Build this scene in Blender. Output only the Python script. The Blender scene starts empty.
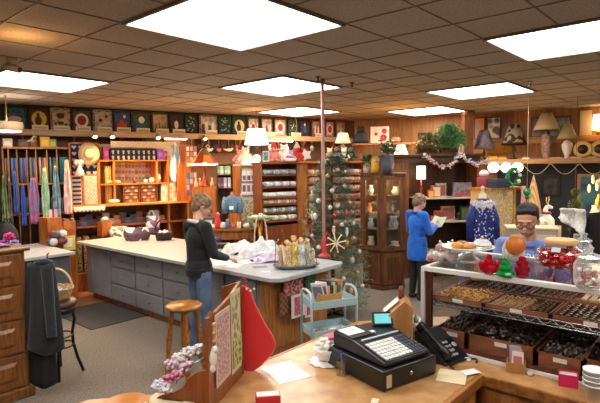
import bpy, bmesh, math, random
from math import sin, cos, pi, radians, sqrt, atan2
from mathutils import Vector, Matrix
C = bpy.context.scene.collection
random.seed(7)
# ------------------------------------------------------------------ camera model (metres, camera above the world origin)
F0, PIT, ROL, H, AZ = 500.0, radians(3.8), radians(-0.7), 2.05, radians(41.48)
def _ray(u, v):
    x, z = (u-300)/F0, -(v-201.5)/F0
    cr, sr = cos(ROL), sin(ROL)
    x1, z1 = cr*x - sr*z, sr*x + cr*z
    cp, sp = cos(PIT), sin(PIT)
    y2, z2 = cp*1 + sp*z1, -sp*1 + cp*z1
    return x1, y2, z2                                   # right, forward, up
def c2w(X, Y, Z=0.0):
    return Vector((X*sin(AZ)+Y*cos(AZ), -X*cos(AZ)+Y*sin(AZ), Z))
def Pd(u, v, d):
    x, y, z = _ray(u, v); return c2w(x*d/y, d, H+z*d/y)
def Pz(u, v, z):
    x, y, zz = _ray(u, v); k = (z-H)/zz; return c2w(x*k, y*k, z)
class FR:
    """a vertical plane of the shop: runs left to right from one spot to another, +y local is away from the viewer"""
    def __init__(s, u0, d0, u1, d1):
        a, b = Pd(u0, 168, d0), Pd(u1, 168, d1)
        s._set(Vector((a.x, a.y, 0)), atan2(b.y-a.y, b.x-a.x))
    def _set(s, o, ang):
        s.o, s.ang = o, ang
        s.t = Vector((cos(ang), sin(ang), 0)); s.n = Vector((-sin(ang), cos(ang), 0))
    def p(s, u, v, off=0.0):                            # off metres in front of the plane -> (s, z)
        x, y, z = _ray(u, v); r = c2w(x, y, 0); o = s.o - s.n*off
        k = o.dot(s.n)/r.dot(s.n); w = r*k - s.o
        return w.dot(s.t), H+z*k
    def w(s, a, off=0.0, z=0.0):
        q = s.o + s.t*a - s.n*off; return Vector((q.x, q.y, z))
    def rect(s, u0, u1, v0, v1, off=0.0):
        um, vm = (u0+u1)/2, (v0+v1)/2
        a, b = s.p(u0, vm, off)[0], s.p(u1, vm, off)[0]
        zt, zb = s.p(um, v0, off)[1], s.p(um, v1, off)[1]
        return (a+b)/2, zb, b-a, zt-zb                  # centre s, bottom z, width, height
def AX(x=None, y=None):
    f = FR.__new__(FR)
    if x is not None: f._set(Vector((x, 0, 0)), -pi/2)
    else: f._set(Vector((0, y, 0)), 0.0)
    return f
# ------------------------------------------------------------------ materials
MT = {}
def lin(c):
    return tuple(((v/255)/12.92 if v/255 <= .04045 else ((v/255+.055)/1.055)**2.4) for v in c)+(1,)
def mat(name, col=(200,200,200), rough=.5, kind='plain', col2=None, scale=8, metal=0, bump=0, emit=0, trans=0, spec=.5, sheen=0, alpha=1, stretch=(1,1,1)):
    if name in MT: return MT[name]
    m = bpy.data.materials.new(name); MT[name] = m; m.use_nodes = True
    nt = m.node_tree; b = nt.nodes['Principled BSDF']; N = nt.nodes.new; L = nt.links.new
    b.inputs['Roughness'].default_value = rough; b.inputs['Metallic'].default_value = metal
    b.inputs['Specular IOR Level'].default_value = spec
    c1 = lin(col); c2 = lin(col2) if col2 else tuple(v*.72 for v in c1[:3])+(1,)
    b.inputs['Base Color'].default_value = c1
    if trans: b.inputs['Transmission Weight'].default_value = trans; b.inputs['IOR'].default_value = 1.3
    if sheen: b.inputs['Sheen Weight'].default_value = sheen
    if alpha < 1: b.inputs['Alpha'].default_value = alpha
    if emit:
        b.inputs['Emission Color'].default_value = c1; b.inputs['Emission Strength'].default_value = emit
    tc = N('ShaderNodeTexCoord'); mp = N('ShaderNodeMapping'); mp.inputs['Scale'].default_value = stretch
    L(tc.outputs['Object'], mp.inputs['Vector'])
    no = N('ShaderNodeTexNoise'); no.inputs['Scale'].default_value = scale; no.inputs['Detail'].default_value = 4
    L(mp.outputs[0], no.inputs['Vector'])
    rp = N('ShaderNodeValToRGB'); fac = no.outputs['Fac']
    rp.color_ramp.elements[0].color = c2; rp.color_ramp.elements[1].color = c1
    rp.color_ramp.elements[0].position = .38; rp.color_ramp.elements[1].position = .62
    if kind == 'wood':
        mp.inputs['Scale'].default_value = stretch if stretch != (1,1,1) else (6, 6, .7)
        wv = N('ShaderNodeTexNoise'); wv.inputs['Scale'].default_value = 3*scale/8; wv.inputs['Detail'].default_value = 8; wv.inputs['Distortion'].default_value = 1.2
        L(mp.outputs[0], wv.inputs['Vector']); fac = wv.outputs['Fac']
    elif kind in ('dots', 'patch'):
        vo = N('ShaderNodeTexVoronoi'); vo.inputs['Scale'].default_value = scale; L(mp.outputs[0], vo.inputs['Vector'])
        if kind == 'dots': fac = vo.outputs['Distance']
        else:
            hs = N('ShaderNodeSeparateColor'); L(vo.outputs['Color'], hs.inputs[0]); fac = hs.outputs[0]
            rp.color_ramp.interpolation = 'CONSTANT'; rp.color_ramp.elements[0].position = 0; rp.color_ramp.elements[1].position = .5
    elif kind == 'check':
        ck = N('ShaderNodeTexChecker'); ck.inputs['Scale'].default_value = scale; L(mp.outputs[0], ck.inputs['Vector']); fac = ck.outputs['Fac']
    elif kind == 'stripe':
        ck = N('ShaderNodeTexWave'); ck.inputs['Scale'].default_value = scale; L(mp.outputs[0], ck.inputs['Vector']); fac = ck.outputs['Fac']
    if kind != 'plain' or bump:
        L(fac, rp.inputs[0])
        if kind != 'plain': L(rp.outputs[0], b.inputs['Base Color'])
    if kind == 'multi':                                  # many-coloured small print
        vo = N('ShaderNodeTexVoronoi'); vo.inputs['Scale'].default_value = scale; L(mp.outputs[0], vo.inputs['Vector'])
        hv = N('ShaderNodeHueSaturation'); hv.inputs['Saturation'].default_value = .9; hv.inputs['Value'].default_value = .9
        mx = N('ShaderNodeMix'); mx.data_type = 'RGBA'; mx.inputs[0].default_value = .5
        L(vo.outputs['Color'], hv.inputs['Color']); L(hv.outputs[0], mx.inputs[6]); mx.inputs[7].default_value = c1; L(mx.outputs[2], b.inputs['Base Color'])
    if bump:
        bp = N('ShaderNodeBump'); bp.inputs['Strength'].default_value = bump; bp.inputs['Distance'].default_value = .01
        L(fac, bp.inputs['Height']); L(bp.outputs[0], b.inputs['Normal'])
    return m
def rgb(c, rough=.55, **k):
    return mat('c%02x%02x%02x_%d%s' % (*c, rough*100, ''.join(str(v) for v in k.values())), c, rough, **k)
def glass_mat():
    if 'glass' in MT: return MT['glass']
    m = bpy.data.materials.new('glass'); MT['glass'] = m; m.use_nodes = True; nt = m.node_tree; nt.nodes.clear(); N = nt.nodes.new
    o = N('ShaderNodeOutputMaterial'); t = N('ShaderNodeBsdfTransparent'); g = N('ShaderNodeBsdfGlossy'); x = N('ShaderNodeMixShader'); lw = N('ShaderNodeLayerWeight'); f = N('ShaderNodeMath'); f.operation = 'MULTIPLY_ADD'; f.inputs[1].default_value = .5; f.inputs[2].default_value = .03
    t.inputs[0].default_value = (.95,.97,.96,1); g.inputs['Roughness'].default_value = .03; lw.inputs[0].default_value = .4; nt.links.new(lw.outputs['Facing'], f.inputs[0])
    nt.links.new(f.outputs[0], x.inputs[0]); nt.links.new(t.outputs[0], x.inputs[1]); nt.links.new(g.outputs[0], x.inputs[2]); nt.links.new(x.outputs[0], o.inputs[0])
    return m
W_OAK = mat('oak', (176,112,52), .42, 'wood', (128,74,28), 8)
W_PINE = mat('pine', (190,128,66), .5, 'wood', (146,88,38), 6)
W_KNOT = mat('knotty_pine', (182,122,62), .5, 'wood', (142,88,40), 9)
W_DARK = mat('dark_wood', (104,62,32), .45, 'wood', (58,32,16), 8)
W_CHER = mat('cherry_wood', (150,82,38), .35, 'wood', (120,60,26), 6)
W_CHEST = mat('chest_wood', (140,88,42), .34, 'wood', (104,62,28), 14, bump=.1)
W_ORNG = mat('orange_wood', (200,116,46), .5, 'wood', (150,80,28), 7)
W_HUT = mat('hutch_wood', (118,72,38), .45, 'wood', (84,48,24), 8)
W_DEEP = mat('deep_brown_wood', (66,40,24), .5, 'wood', (42,24,14), 8)
W_CASE = mat('case_wood', (112,58,36), .45, 'wood', (78,38,24), 8)
GREYC = mat('grey_cabinet_paint', (134,134,137), .5, 'mottle', (124,124,128), 3)
TOPG = mat('grey_counter_laminate', (178,182,186), .35, 'mottle', (162,167,172), 14)
BLACKP = mat('black_plastic', (26,27,30), .35)
BLACKM = mat('black_metal', (22,20,20), .4, metal=.4)
CHROME = mat('chrome', (190,192,196), .25, metal=.9)
WHITE = rgb((235,232,226)); CREAM = rgb((232,214,180)); PAPER = rgb((240,240,238), .7)
GLASS = glass_mat()
def crys_mat():
    m = bpy.data.materials.new('clear_crystal'); m.use_nodes = True; nt = m.node_tree; nt.nodes.clear(); N = nt.nodes.new
    o = N('ShaderNodeOutputMaterial'); t = N('ShaderNodeBsdfTransparent'); g = N('ShaderNodeBsdfPrincipled'); x = N('ShaderNodeMixShader'); f = N('ShaderNodeLayerWeight'); a = N('ShaderNodeMath')
    t.inputs[0].default_value = (.93,.95,.95,1); g.inputs['Base Color'].default_value = (.85,.87,.88,1); g.inputs['Roughness'].default_value = .08; f.inputs[0].default_value = .35
    a.operation = 'MULTIPLY_ADD'; a.inputs[1].default_value = .6; a.inputs[2].default_value = .16
    nt.links.new(f.outputs['Facing'], a.inputs[0]); nt.links.new(a.outputs[0], x.inputs[0]); nt.links.new(t.outputs[0], x.inputs[1]); nt.links.new(g.outputs[0], x.inputs[2]); nt.links.new(x.outputs[0], o.inputs[0]); return m
CRYS = crys_mat()
BRASS = mat('brass', (190,150,70), .3, metal=.8)
LSHADE = mat('lit_shade', (255,226,176), .8, emit=2.2)
BULB = mat('warm_bulb', (255,214,150), .5, emit=14)
# ------------------------------------------------------------------ mesh collector
class S:
    def __init__(s): s.v, s.f, s.m, s.sm = [], [], [], []
    def add(s, vs, fs, m=0, smooth=False, M=None):
        o = len(s.v)
        s.v += [tuple(M @ Vector(p)) for p in vs] if M is not None else [tuple(p) for p in vs]
        for f in fs: s.f.append([i+o for i in f]); s.m.append(m); s.sm.append(smooth)
        return s
    def box(s, x0, x1, y0, y1, z0, z1, m=0, M=None):
        v = [(x,y,z) for z in (z0,z1) for y in (y0,y1) for x in (x0,x1)]
        return s.add(v, [(0,2,3,1),(4,5,7,6),(0,1,5,4),(2,6,7,3),(0,4,6,2),(1,3,7,5)], m, False, M)
    def bx(s, c, d, m=0, rz=0, rx=0, ry=0):
        M = Matrix.Translation(c) @ Matrix.Rotation(rz,4,'Z') @ Matrix.Rotation(rx,4,'X') @ Matrix.Rotation(ry,4,'Y')
        return s.box(-d[0]/2, d[0]/2, -d[1]/2, d[1]/2, -d[2]/2, d[2]/2, m, M)
    def lathe(s, pr, c=(0,0,0), n=16, m=0, sx=1, sy=1, M=None, wav=None):
        vs, fs = [], []; k = len(pr)
        for j in range(n):
            a = 2*pi*j/n; w = 1 if not wav else 1+wav[1]*cos(wav[0]*a)
            for r, z in pr: vs.append((c[0]+r*w*cos(a)*sx, c[1]+r*w*sin(a)*sy, c[2]+z))
        for j in range(n):
            q = (j+1) % n
            for i in range(k-1): fs.append((j*k+i, q*k+i, q*k+i+1, j*k+i+1))
        if pr[0][0] > 1e-5: fs.append([j*k for j in range(n)][::-1])
        if pr[-1][0] > 1e-5: fs.append([j*k+k-1 for j in range(n)])
        return s.add(vs, fs, m, True, M)
    def cyl(s, c, r, h, m=0, n=16, M=None, r2=None):
        return s.lathe([(r,0),(r if r2 is None else r2,h)], c, n, m, M=M)
    def tube(s, P, r, m=0, n=8, closed=False):
        P = [Vector(p) for p in P]; k = len(P); R = r if isinstance(r, (list, tuple)) else [r]*k
        vs, fs = [], []; up = Vector((0,0,1)); last = None
        for i in range(k):
            if closed: t = P[(i+1)%k]-P[i-1]
            else: t = P[min(i+1,k-1)]-P[max(i-1,0)]
            t.normalize()
            a = last if last is not None else (Vector((1,0,0)) if abs(t.z) > .9 else up)
            x = (a - t*a.dot(t)); x = x.normalized() if x.length > 1e-4 else t.orthogonal().normalized()
            last = x; y = t.cross(x)
            for j in range(n):
                b = 2*pi*j/n; vs.append(P[i]+(x*cos(b)+y*sin(b))*R[i])
        for i in range(k if closed else k-1):
            q = (i+1) % k
            for j in range(n):
                e = (j+1) % n; fs.append((i*n+j, i*n+e, q*n+e, q*n+j))
        if not closed: fs.append(list(range(n))[::-1]); fs.append([(k-1)*n+j for j in range(n)])
        return s.add(vs, fs, m, True)
    def ell(s, c, r, m=0, n=12, k=8, M=None, smooth=True):
        if not isinstance(r, (list, tuple)): r = (r,r,r)
        vs = [(0,0,-1)]; fs = []
        for i in range(1, k):
            t = -pi/2+pi*i/k
            for j in range(n):
                a = 2*pi*j/n; vs.append((cos(t)*cos(a), cos(t)*sin(a), sin(t)))
        vs.append((0,0,1)); T = len(vs)-1
        for j in range(n):
            q = (j+1) % n
            fs.append((0, 1+q, 1+j)); fs.append((T, T-n+j, T-n+q))
            for i in range(k-2): fs.append((1+i*n+j, 1+i*n+q, 1+(i+1)*n+q, 1+(i+1)*n+j))
        vs = [(c[0]+v[0]*r[0], c[1]+v[1]*r[1], c[2]+v[2]*r[2]) for v in vs]
        return s.add(vs, fs, m, smooth, M)
    def prism(s, poly, y0, y1, m=0, M=None, ax='y'):       # polygon in (x,z) pushed along y, or ax='z': polygon (x,y) pushed along z
        n = len(poly)
        if ax == 'y': v = [(a,y0,b) for a,b in poly]+[(a,y1,b) for a,b in poly]
        elif ax == 'z': v = [(a,b,y0) for a,b in poly]+[(a,b,y1) for a,b in poly]
        else: v = [(y0,a,b) for a,b in poly]+[(y1,a,b) for a,b in poly]
        fs = [list(range(n)), list(range(n,2*n))[::-1]]+[(i, i+n, (i+1)%n+n, (i+1)%n) for i in range(n)]
        return s.add(v, fs, m, False, M)
    def sheet(s, fn, nu, nv, m=0, th=0.0):
        vs = [fn(i/nu, j/nv) for j in range(nv+1) for i in range(nu+1)]
        fs = [(j*(nu+1)+i, j*(nu+1)+i+1, (j+1)*(nu+1)+i+1, (j+1)*(nu+1)+i) for j in range(nv) for i in range(nu)]
        return s.add(vs, fs, m, True)
    def cap(s, a, b, r0, r1, n=12, k=6):                   # tapered limb
        a, b = Vector(a), Vector(b); d = b-a; L = d.length
        if L < 1e-5: return s.ell(a, r0)
        M = Matrix.Translation(a) @ d.to_track_quat('Z','Y').to_matrix().to_4x4()
        pr = [(max(r0*cos(t),0), r0*sin(t)) for t in [-pi/2+pi/2*i/k for i in range(k+1)]]
        pr[0] = (0, -r0)
        p2 = [(r1*cos(t), L+r1*sin(t)) for t in [pi/2*i/k for i in range(k+1)]]; p2[-1] = (0, L+r1)
        pr = pr+p2; vs, fs = [], []
        q = len(pr)
        vs.append((0,0,pr[0][1]))
        for r, z in pr[1:-1]:
            for j in range(n): vs.append((r*cos(2*pi*j/n), r*sin(2*pi*j/n), z))
        vs.append((0,0,pr[-1][1])); T = len(vs)-1
        for j in range(n):
            e = (j+1) % n; fs.append((0,1+e,1+j)); fs.append((T, T-n+j, T-n+e))
            for i in range(q-3): fs.append((1+i*n+j,1+i*n+e,1+(i+1)*n+e,1+(i+1)*n+j))
        return s.add(vs, fs, 0, True, M)
def ob(name, sh, mats, parent=None, loc=None, rz=0, bevel=0, thick=0, remesh=0, smooth=0, sub=0):
    me = bpy.data.meshes.new(name); me.from_pydata([tuple(v) for v in sh.v], [], sh.f)
    for mm in (mats if isinstance(mats, (list, tuple)) else [mats]): me.materials.append(mm)
    me.polygons.foreach_set('material_index', sh.m); me.polygons.foreach_set('use_smooth', sh.sm); me.update()
    bm = bmesh.new(); bm.from_mesh(me); bmesh.ops.recalc_face_normals(bm, faces=bm.faces); bm.to_mesh(me); bm.free()
    o = bpy.data.objects.new(name, me); C.objects.link(o)
    if parent is not None: o.parent = parent
    if loc is not None: o.location = loc
    if rz: o.rotation_euler = (0,0,rz)
    if remesh:
        r = o.modifiers.new('r','REMESH'); r.mode = 'VOXEL'; r.voxel_size = remesh; r.use_smooth_shade = True
        if smooth: q = o.modifiers.new('s','SMOOTH'); q.iterations = smooth; q.factor = .5
    if thick: t = o.modifiers.new('t','SOLIDIFY'); t.thickness = thick; t.offset = 0
    if bevel:
        b = o.modifiers.new('b','BEVEL'); b.width = bevel; b.segments = 2; b.limit_method = 'ANGLE'
    if sub: q = o.modifiers.new('d','SUBSURF'); q.levels = sub; q.render_levels = sub
    return o
LABELS = {}
def tag(o, label, cat, group=None, kind=None):
    o['label'] = label; o['category'] = cat
    if group: o['group'] = group
    if kind: o['kind'] = kind
    LABELS.setdefault(label, []).append(o); return o
def T(name, label, cat, loc=(0,0,0), rz=0, group=None):
    o = bpy.data.objects.new(name, None); C.objects.link(o); o.location = loc; o.rotation_euler = (0,0,rz); o.empty_display_size = .05
    return tag(o, label, cat, group)
def st(name, sh, m, **k):
    o = ob(name, sh, m, **k); o['kind'] = 'structure'; return o
def single(name, label, cat, sh, m, loc=(0,0,0), rz=0, group=None, **k):
    return tag(ob(name, sh, m, None, loc, rz, **k), label, cat, group)
def dup(root, loc, rz=None, label=None, group=None, scale=None):
    r = root.copy(); C.objects.link(r); r.location = loc
    if rz is not None: r.rotation_euler = (0,0,rz)
    if scale: r.scale = scale
    if label: r['label'] = label; LABELS.setdefault(label, []).append(r)
    if group: r['group'] = group
    for ch in list(root.children):
        c = ch.copy(); C.objects.link(c); c.parent = r
        for g in list(ch.children):
            d = g.copy(); C.objects.link(d); d.parent = c
    return r
def light(name, kind, loc, power, col=(255,214,160), size=.1, rot=None, sy=None, spot=None):
    l = bpy.data.lights.new(name, kind); l.energy = power; l.color = lin(col)[:3]
    if kind == 'AREA': l.size = size; 
    if kind == 'AREA' and sy: l.shape = 'RECTANGLE'; l.size_y = sy
    if kind in ('POINT','SPOT'): l.shadow_soft_size = size
    if spot: l.spot_size = spot; l.spot_blend = .6
    o = bpy.data.objects.new(name, l); C.objects.link(o); o.location = loc
    if rot: o.rotation_euler = rot
    return o
EXPO, LIGHT, ROLSIGN = 1.0, 6.5, 1
# ================================================================== camera and render look
cam = bpy.data.cameras.new('camera'); co = bpy.data.objects.new('camera', cam); C.objects.link(co)
cam.sensor_fit = 'HORIZONTAL'; cam.sensor_width = 36; cam.lens = F0/600*36; cam.clip_start = .05
fw = Vector((cos(AZ)*cos(PIT), sin(AZ)*cos(PIT), -sin(PIT)))
q = fw.to_track_quat('-Z','Y').to_matrix().to_4x4() @ Matrix.Rotation(-ROL*0, 4, 'Z')
Rr = Matrix.Rotation(ROLSIGN*ROL, 4, 'Z')
co.matrix_world = Matrix.Translation((0,0,H)) @ q @ Rr
sc = bpy.context.scene; sc.camera = co
sc.view_settings.view_transform = 'Standard'; sc.view_settings.look = 'None'; sc.view_settings.exposure = EXPO; sc.view_settings.gamma = 1
w = bpy.data.worlds.new('world'); sc.world = w; w.use_nodes = True
w.node_tree.nodes['Background'].inputs[0].default_value = (.9,.85,.8,1); w.node_tree.nodes['Background'].inputs[1].default_value = .28
# ================================================================== setting
CE = 3.17
FL = FR(0, 8.3, 342, 11.9)                      # back-left wall
RW = FR(415, 11.4, 600, 9.7)                    # wall on the right
def line_x(f, g):                               # crossing of two planes, as s on f
    d = g.o - f.o; return d.dot(g.n)/f.t.dot(g.n)
sX = line_x(FL, RW)
# carpet with a strip of wood-look floor by the left wall
cm = mat('carpet', (126,117,107), .95, 'mottle', (98,90,82), 60, bump=.4)
nt = cm.node_tree
for n_ in nt.nodes:
    if n_.type == 'MAPPING': n_.inputs['Scale'].default_value = (2.2,.5,1)
fm = mat('wood_plank_floor', (160,106,74), .45, 'wood', (122,74,48), 8, stretch=(1.2,9,1))
st('floor', S().box(-3, 13, -5, 7.35, -.1, 0), cm)
st('floor_wood', S().box(-3, 13, 7.35, 12, -.1, 0), fm)
# walls
def wall(name, f, s0, s1, m, th=.12, z0=0, z1=CE):
    a, b = f.w(s0), f.w(s1); M = Matrix.Translation(a) @ Matrix.Rotation(f.ang,4,'Z')
    return st(name, S().box(0, s1-s0, 0, th, z0, z1, 0, M), m)
W_WALLP = mat('wall_pine_panel', (176,122,70), .55, 'wood', (146,98,54), 6, stretch=(7,7,.6))
wall('wall_left', FL, -5.5, sX+.12, mat('wall_paint_brown', (120,86,58), .8, 'mottle', (96,66,44), 3))
wall('wall_right', RW, -line_x(RW, FL)*0+line_x(RW, FL), 9, W_WALLP)
wall('wall_back', AX(x=-3), -12, 5, mat('wall_behind', (170,150,125), .8))
o_ = bpy.data.objects['wall_back']; o_.rotation_euler = (0,0,0)
wall('wall_front', AX(y=-5), -3, 13, mat('wall_behind', (170,150,125), .8))
# ceiling: 2 ft tiles in a T-bar grid
tm = mat('ceiling_tile', (182,168,154), .95, 'mottle', (156,142,128), 70, bump=.5)
tile = .6045; gx, gy = 2.01-tile*8, 3.56-tile*16
lights = [(2.0,2.35),(2.05,5.98),(4.40,4.18),(6.55,5.80),(8.82,3.95),(6.84,2.30),(4.50,.52),(2.0,-1.3),(-.4,.52),(-.4,4.1),(6.84,-1.4)]
lights = [(gx+round((a-gx)/tile)*tile, gy+round((b-gy)/tile)*tile) for a, b in lights]
TW = 2*tile
c_ = S()
xs = [gx+tile*i for i in range(-1, 28)]; ys = [gy+tile*i for i in range(-2, 31)]
for i in range(len(xs)-1):
    for j in range(len(ys)-1):
        X, Y = xs[i]+tile/2, ys[j]+tile/2
        if any(a < X < a+TW and b < Y < b+TW for a, b in lights): continue
        c_.add([(xs[i],ys[j],CE),(xs[i+1],ys[j],CE),(xs[i+1],ys[j+1],CE),(xs[i],ys[j+1],CE)], [(0,3,2,1)])
c_.box(xs[0], xs[-1], ys[0], ys[-1], CE+.16, CE+.2)
st('ceiling', c_, tm)
g_ = S()
def inl(x, y): return any(a+.05 < x < a+TW-.05 and b+.05 < y < b+TW-.05 for a, b in lights)
for X in xs:
    for j in range(len(ys)-1):
        if not inl(X, ys[j]+tile/2): g_.box(X-.005, X+.005, ys[j], ys[j+1], CE-.006, CE+.01)
for Y in ys:
    for i in range(len(xs)-1):
        if not inl(xs[i]+tile/2, Y): g_.box(xs[i], xs[i+1], Y-.005, Y+.005, CE-.006, CE+.01)
st('trim_1', g_, mat('ceiling_bars', (112,96,80), .6))
LENS = mat('light_lens', (255,250,242), .6, emit=LIGHT)
where = ['front left, nearest of all, above the stool','far left above the scarf rack','above the grey island','deepest one near the quilt shelf','above the wooden hutch, cut by the post','above the lamp shelf','on the right above the glass case','behind','x','y','z']
for k, (a, b) in enumerate(lights):
    t = T('ceiling_light', 'square white ceiling light panel, %s' % where[k], 'ceiling light', (a+TW/2, b+TW/2, CE-.02), 0, 'square ceiling light panels')
    h = TW/2
    f = S(); f.box(-h,h,-h,-h+.022,-.004,.05).box(-h,h,h-.022,h,-.004,.05).box(-h,-h+.022,-h+.022,h-.022,-.004,.05).box(h-.022,h,-h+.022,h-.022,-.004,.05)
    ob('frame', f, mat('light_frame', (120,112,100), .5), t)
    ob('diffuser', S().box(-h+.022,h-.022,-h+.022,h-.022,.008,.03), LENS, t)
# ceiling fittings
p = Pz(12, 58, CE)
t = T('security_camera', 'small round camera on the ceiling at upper left', 'camera', (p.x, p.y, CE-.11), radians(-60))
ob('mount', S().cyl((0,0,.06), .05, .05), rgb((150,130,110)), t); ob('camera_body', S().tube([(-.08,0,.03),(.08,0,-.01)], .035), rgb((170,150,130)), t)
ob('lens', S().tube([(.08,0,-.01),(.095,0,-.014)], .026), BLACKP, t)
for u, v, L_ in ((530,81,'beside the light over the lamp shelf'),(318,76,'above the striped pole'),(352,82,'beside the striped pole, right of it')):
    p = Pz(u, v, CE)
    single('sprinkler_head', 'small metal ceiling sprinkler %s' % L_, 'sprinkler', S().cyl((0,0,-.05),.012,.05).cyl((0,0,-.012),.035,.01).cyl((0,0,-.055),.022,.006), CHROME if u == 530 else rgb((90,72,56)), (p.x,p.y,CE-.007))
# ------------------------------------------------------------------ island counter
ISL = S(); r = .14; X0, X1, Y0, Y1 = 3.60, 4.80, 3.52, 8.0
pts = [(X1,Y1),(X0,Y1)]+[(X0+r-r*cos(a), Y0+r-r*sin(a)) for a in [pi/2*i/6 for i in range(7)]]+[(X1-r+r*sin(a), Y0+r-r*cos(a)) for a in [pi/2*i/6 for i in range(7)]]
t = T('island_counter', 'long grey drawer island with pale grey laminate top and pine end', 'counter', (0,0,0))
ob('countertop', S().prism(pts, .875, .92, ax='z'), TOPG, t, bevel=.006)
ob('cabinet_body', S().box(3.72, 4.7, 3.9, 7.92, .09, .875), GREYC, t)
ob('toe_kick', S().box(3.78, 4.64, 3.76, 7.86, 0, .09), W_KNOT, t)
ob('end_panel', S().box(3.73, 4.7, 3.74, 3.9, .09, .875), W_KNOT, t)
def panel(par, x, y0, y1, z0, z1, knobs, kind='drawer'):
    d = S().box(x-.02, x, y0+.012, y1-.012, z0+.012, z1-.012)
    if kind == 'door':
        for a in ((y0+.012,y0+.075,z0+.012,z1-.012),(y1-.075,y1-.012,z0+.012,z1-.012),(y0+.075,y1-.075,z0+.012,z0+.08),(y0+.075,y1-.075,z1-.08,z1-.012)): d.box(x-.028,x-.019,*a)
    o = ob(kind, d, GREYC, par, bevel=.004)
    for ky, kz in knobs: ob('knob', S().lathe([(.008,0),(.006,.012),(.018,.018),(.018,.026),(0,.03)], M=Matrix.Translation((x-.02,ky,kz)) @ Matrix.Rotation(-pi/2,4,'Y')), rgb((120,120,124),.35), o)
panel(t, 3.72, 7.12, 7.75, .1, .86, [(7.68,.62)], 'door')
for y0, y1 in ((6.42,7.10),(5.73,6.40),(5.04,5.71)):
    for z0, z1 in ((.1,.345),(.355,.60),(.61,.86)): panel(t, 3.72, y0, y1, z0, z1, [((y0+y1)/2, (z0+z1)/2)])
panel(t, 3.72, 4.45, 5.02, .1, .86, [(4.52,.62)], 'door'); panel(t, 3.72, 3.92, 4.43, .1, .86, [(4.36,.62)], 'door')
# ------------------------------------------------------------------ second grey counter by the scarf rack
t = T('counter', 'lower-left grey counter with two-piece pale top beside the scarf rack', 'counter', (0,0,0))
ob('countertop', S().box(2.45,3.12,6.98,7.55,.88,.92).box(2.45,3.12,7.555,8.3,.88,.92), TOPG, t, bevel=.005)
ob('cabinet_body', S().box(2.5,3.06,7.03,8.25,0,.88), mat('blue_grey_paint', (84,90,96), .5, 'mottle', (72,78,84), 3), t)
# ------------------------------------------------------------------ floor mat
single('floor_mat', 'black rubber floor mat lying along the grey drawer island', 'mat', S().box(-.42,.42,-.6,.6,0,.012), rgb((52,50,50),.8), (3.36,6.82,0), 0, bevel=.01)
# ------------------------------------------------------------------ chest of drawers far left
t = T('drawer_chest', 'tall oak chest of raised-panel drawers at the left edge', 'chest of drawers', (1.08,4.83,0))
ob('carcass', S().box(-.62,.62,0,.55,0,1.34), W_CHEST, t, bevel=.006)
ob('top', S().box(-.66,.66,-.04,.57,1.34,1.375), W_CHEST, t, bevel=.012)
ob('plinth', S().box(-.65,.65,-.035,.55,0,.10), W_CHEST, t, bevel=.012)
for k, (z0, z1) in enumerate(((.12,.41),(.43,.72),(.74,1.03),(1.05,1.32))):
    for x0, x1 in ((-.58,-.02),(.02,.58)):
        d = S().box(x0,x1,-.022,0,z0,z1)
        n_ = [(x0+.07,-.022,z0+.06),(x1-.07,-.022,z0+.06),(x1-.07,-.022,z1-.06),(x0+.07,-.022,z1-.06),(x0+.1,-.04,z0+.09),(x1-.1,-.04,z0+.09),(x1-.1,-.04,z1-.09),(x0+.1,-.04,z1-.09)]
        d.add(n_, [(0,1,5,4),(1,2,6,5),(2,3,7,6),(3,0,4,7),(4,5,6,7)])
        o = ob('drawer', d, W_CHEST, t, bevel=.004)
        ob('pull', S().tube([((x0+x1)/2-.04,-.04,(z0+z1)/2),((x0+x1)/2-.03,-.06,(z0+z1)/2-.01),((x0+x1)/2+.03,-.06,(z0+z1)/2-.01),((x0+x1)/2+.04,-.04,(z0+z1)/2)], .005), BRASS, o)
# ------------------------------------------------------------------ checkout counter and its right wing
W_CTR = mat('counter_laminate', (196,152,102), .3, 'mottle', (172,124,76), 9)
W_EDGE = mat('counter_edge', (170,112,56), .35, 'wood', (132,82,38), 7, stretch=(1,6,6))
t = T('checkout_counter', 'L-shaped wooden checkout counter with oak edges in the foreground', 'counter', (0,0,0))
ob('countertop', S().prism([(.5,1.06),(2.68,1.06),(2.68,-2.2),(3.62,-2.2),(3.62,1.62),(3.06,2.10),(1.52,2.10),(1.12,2.43),(.5,2.43)], .865, .9, ax='z'), W_CTR, t)
ob('edge_band', S().box(.5,2.68,1.03,1.06,.84,.902).box(2.665,2.68,-2.2,1.03,.84,.902).box(1.55,3.06,2.10,2.125,.84,.902), W_EDGE, t, bevel=.006)
ob('counter_base', S().box(.6,2.72,1.09,2.02,0,.865).box(2.72,3.55,-2.2,2.0,0,.865), W_KNOT, t)
for y0, y1 in ((.55,1.08),(0,.53),(-.55,-.02),(-1.1,-.57)):
    o = ob('door', S().box(2.70,2.72,y0+.01,y1-.01,.1,.835), W_PINE, t, bevel=.004)
    ob('handle', S().tube([(2.70,y0+.2,.77),(2.675,y0+.22,.77),(2.675,y0+.3,.77),(2.70,y0+.32,.77)], .006), BLACKM, o)
for x0, x1 in ((2.15,2.68),(1.6,2.13),(1.05,1.58)):
    o = ob('door', S().box(x0,x1,1.07,1.09,.1,.835), W_PINE, t, bevel=.004)
    ob('handle', S().tube([(x0+.2,1.07,.77),(x0+.22,1.045,.77),(x0+.3,1.045,.77),(x0+.32,1.07,.77)], .006), BLACKM, o)
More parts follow.
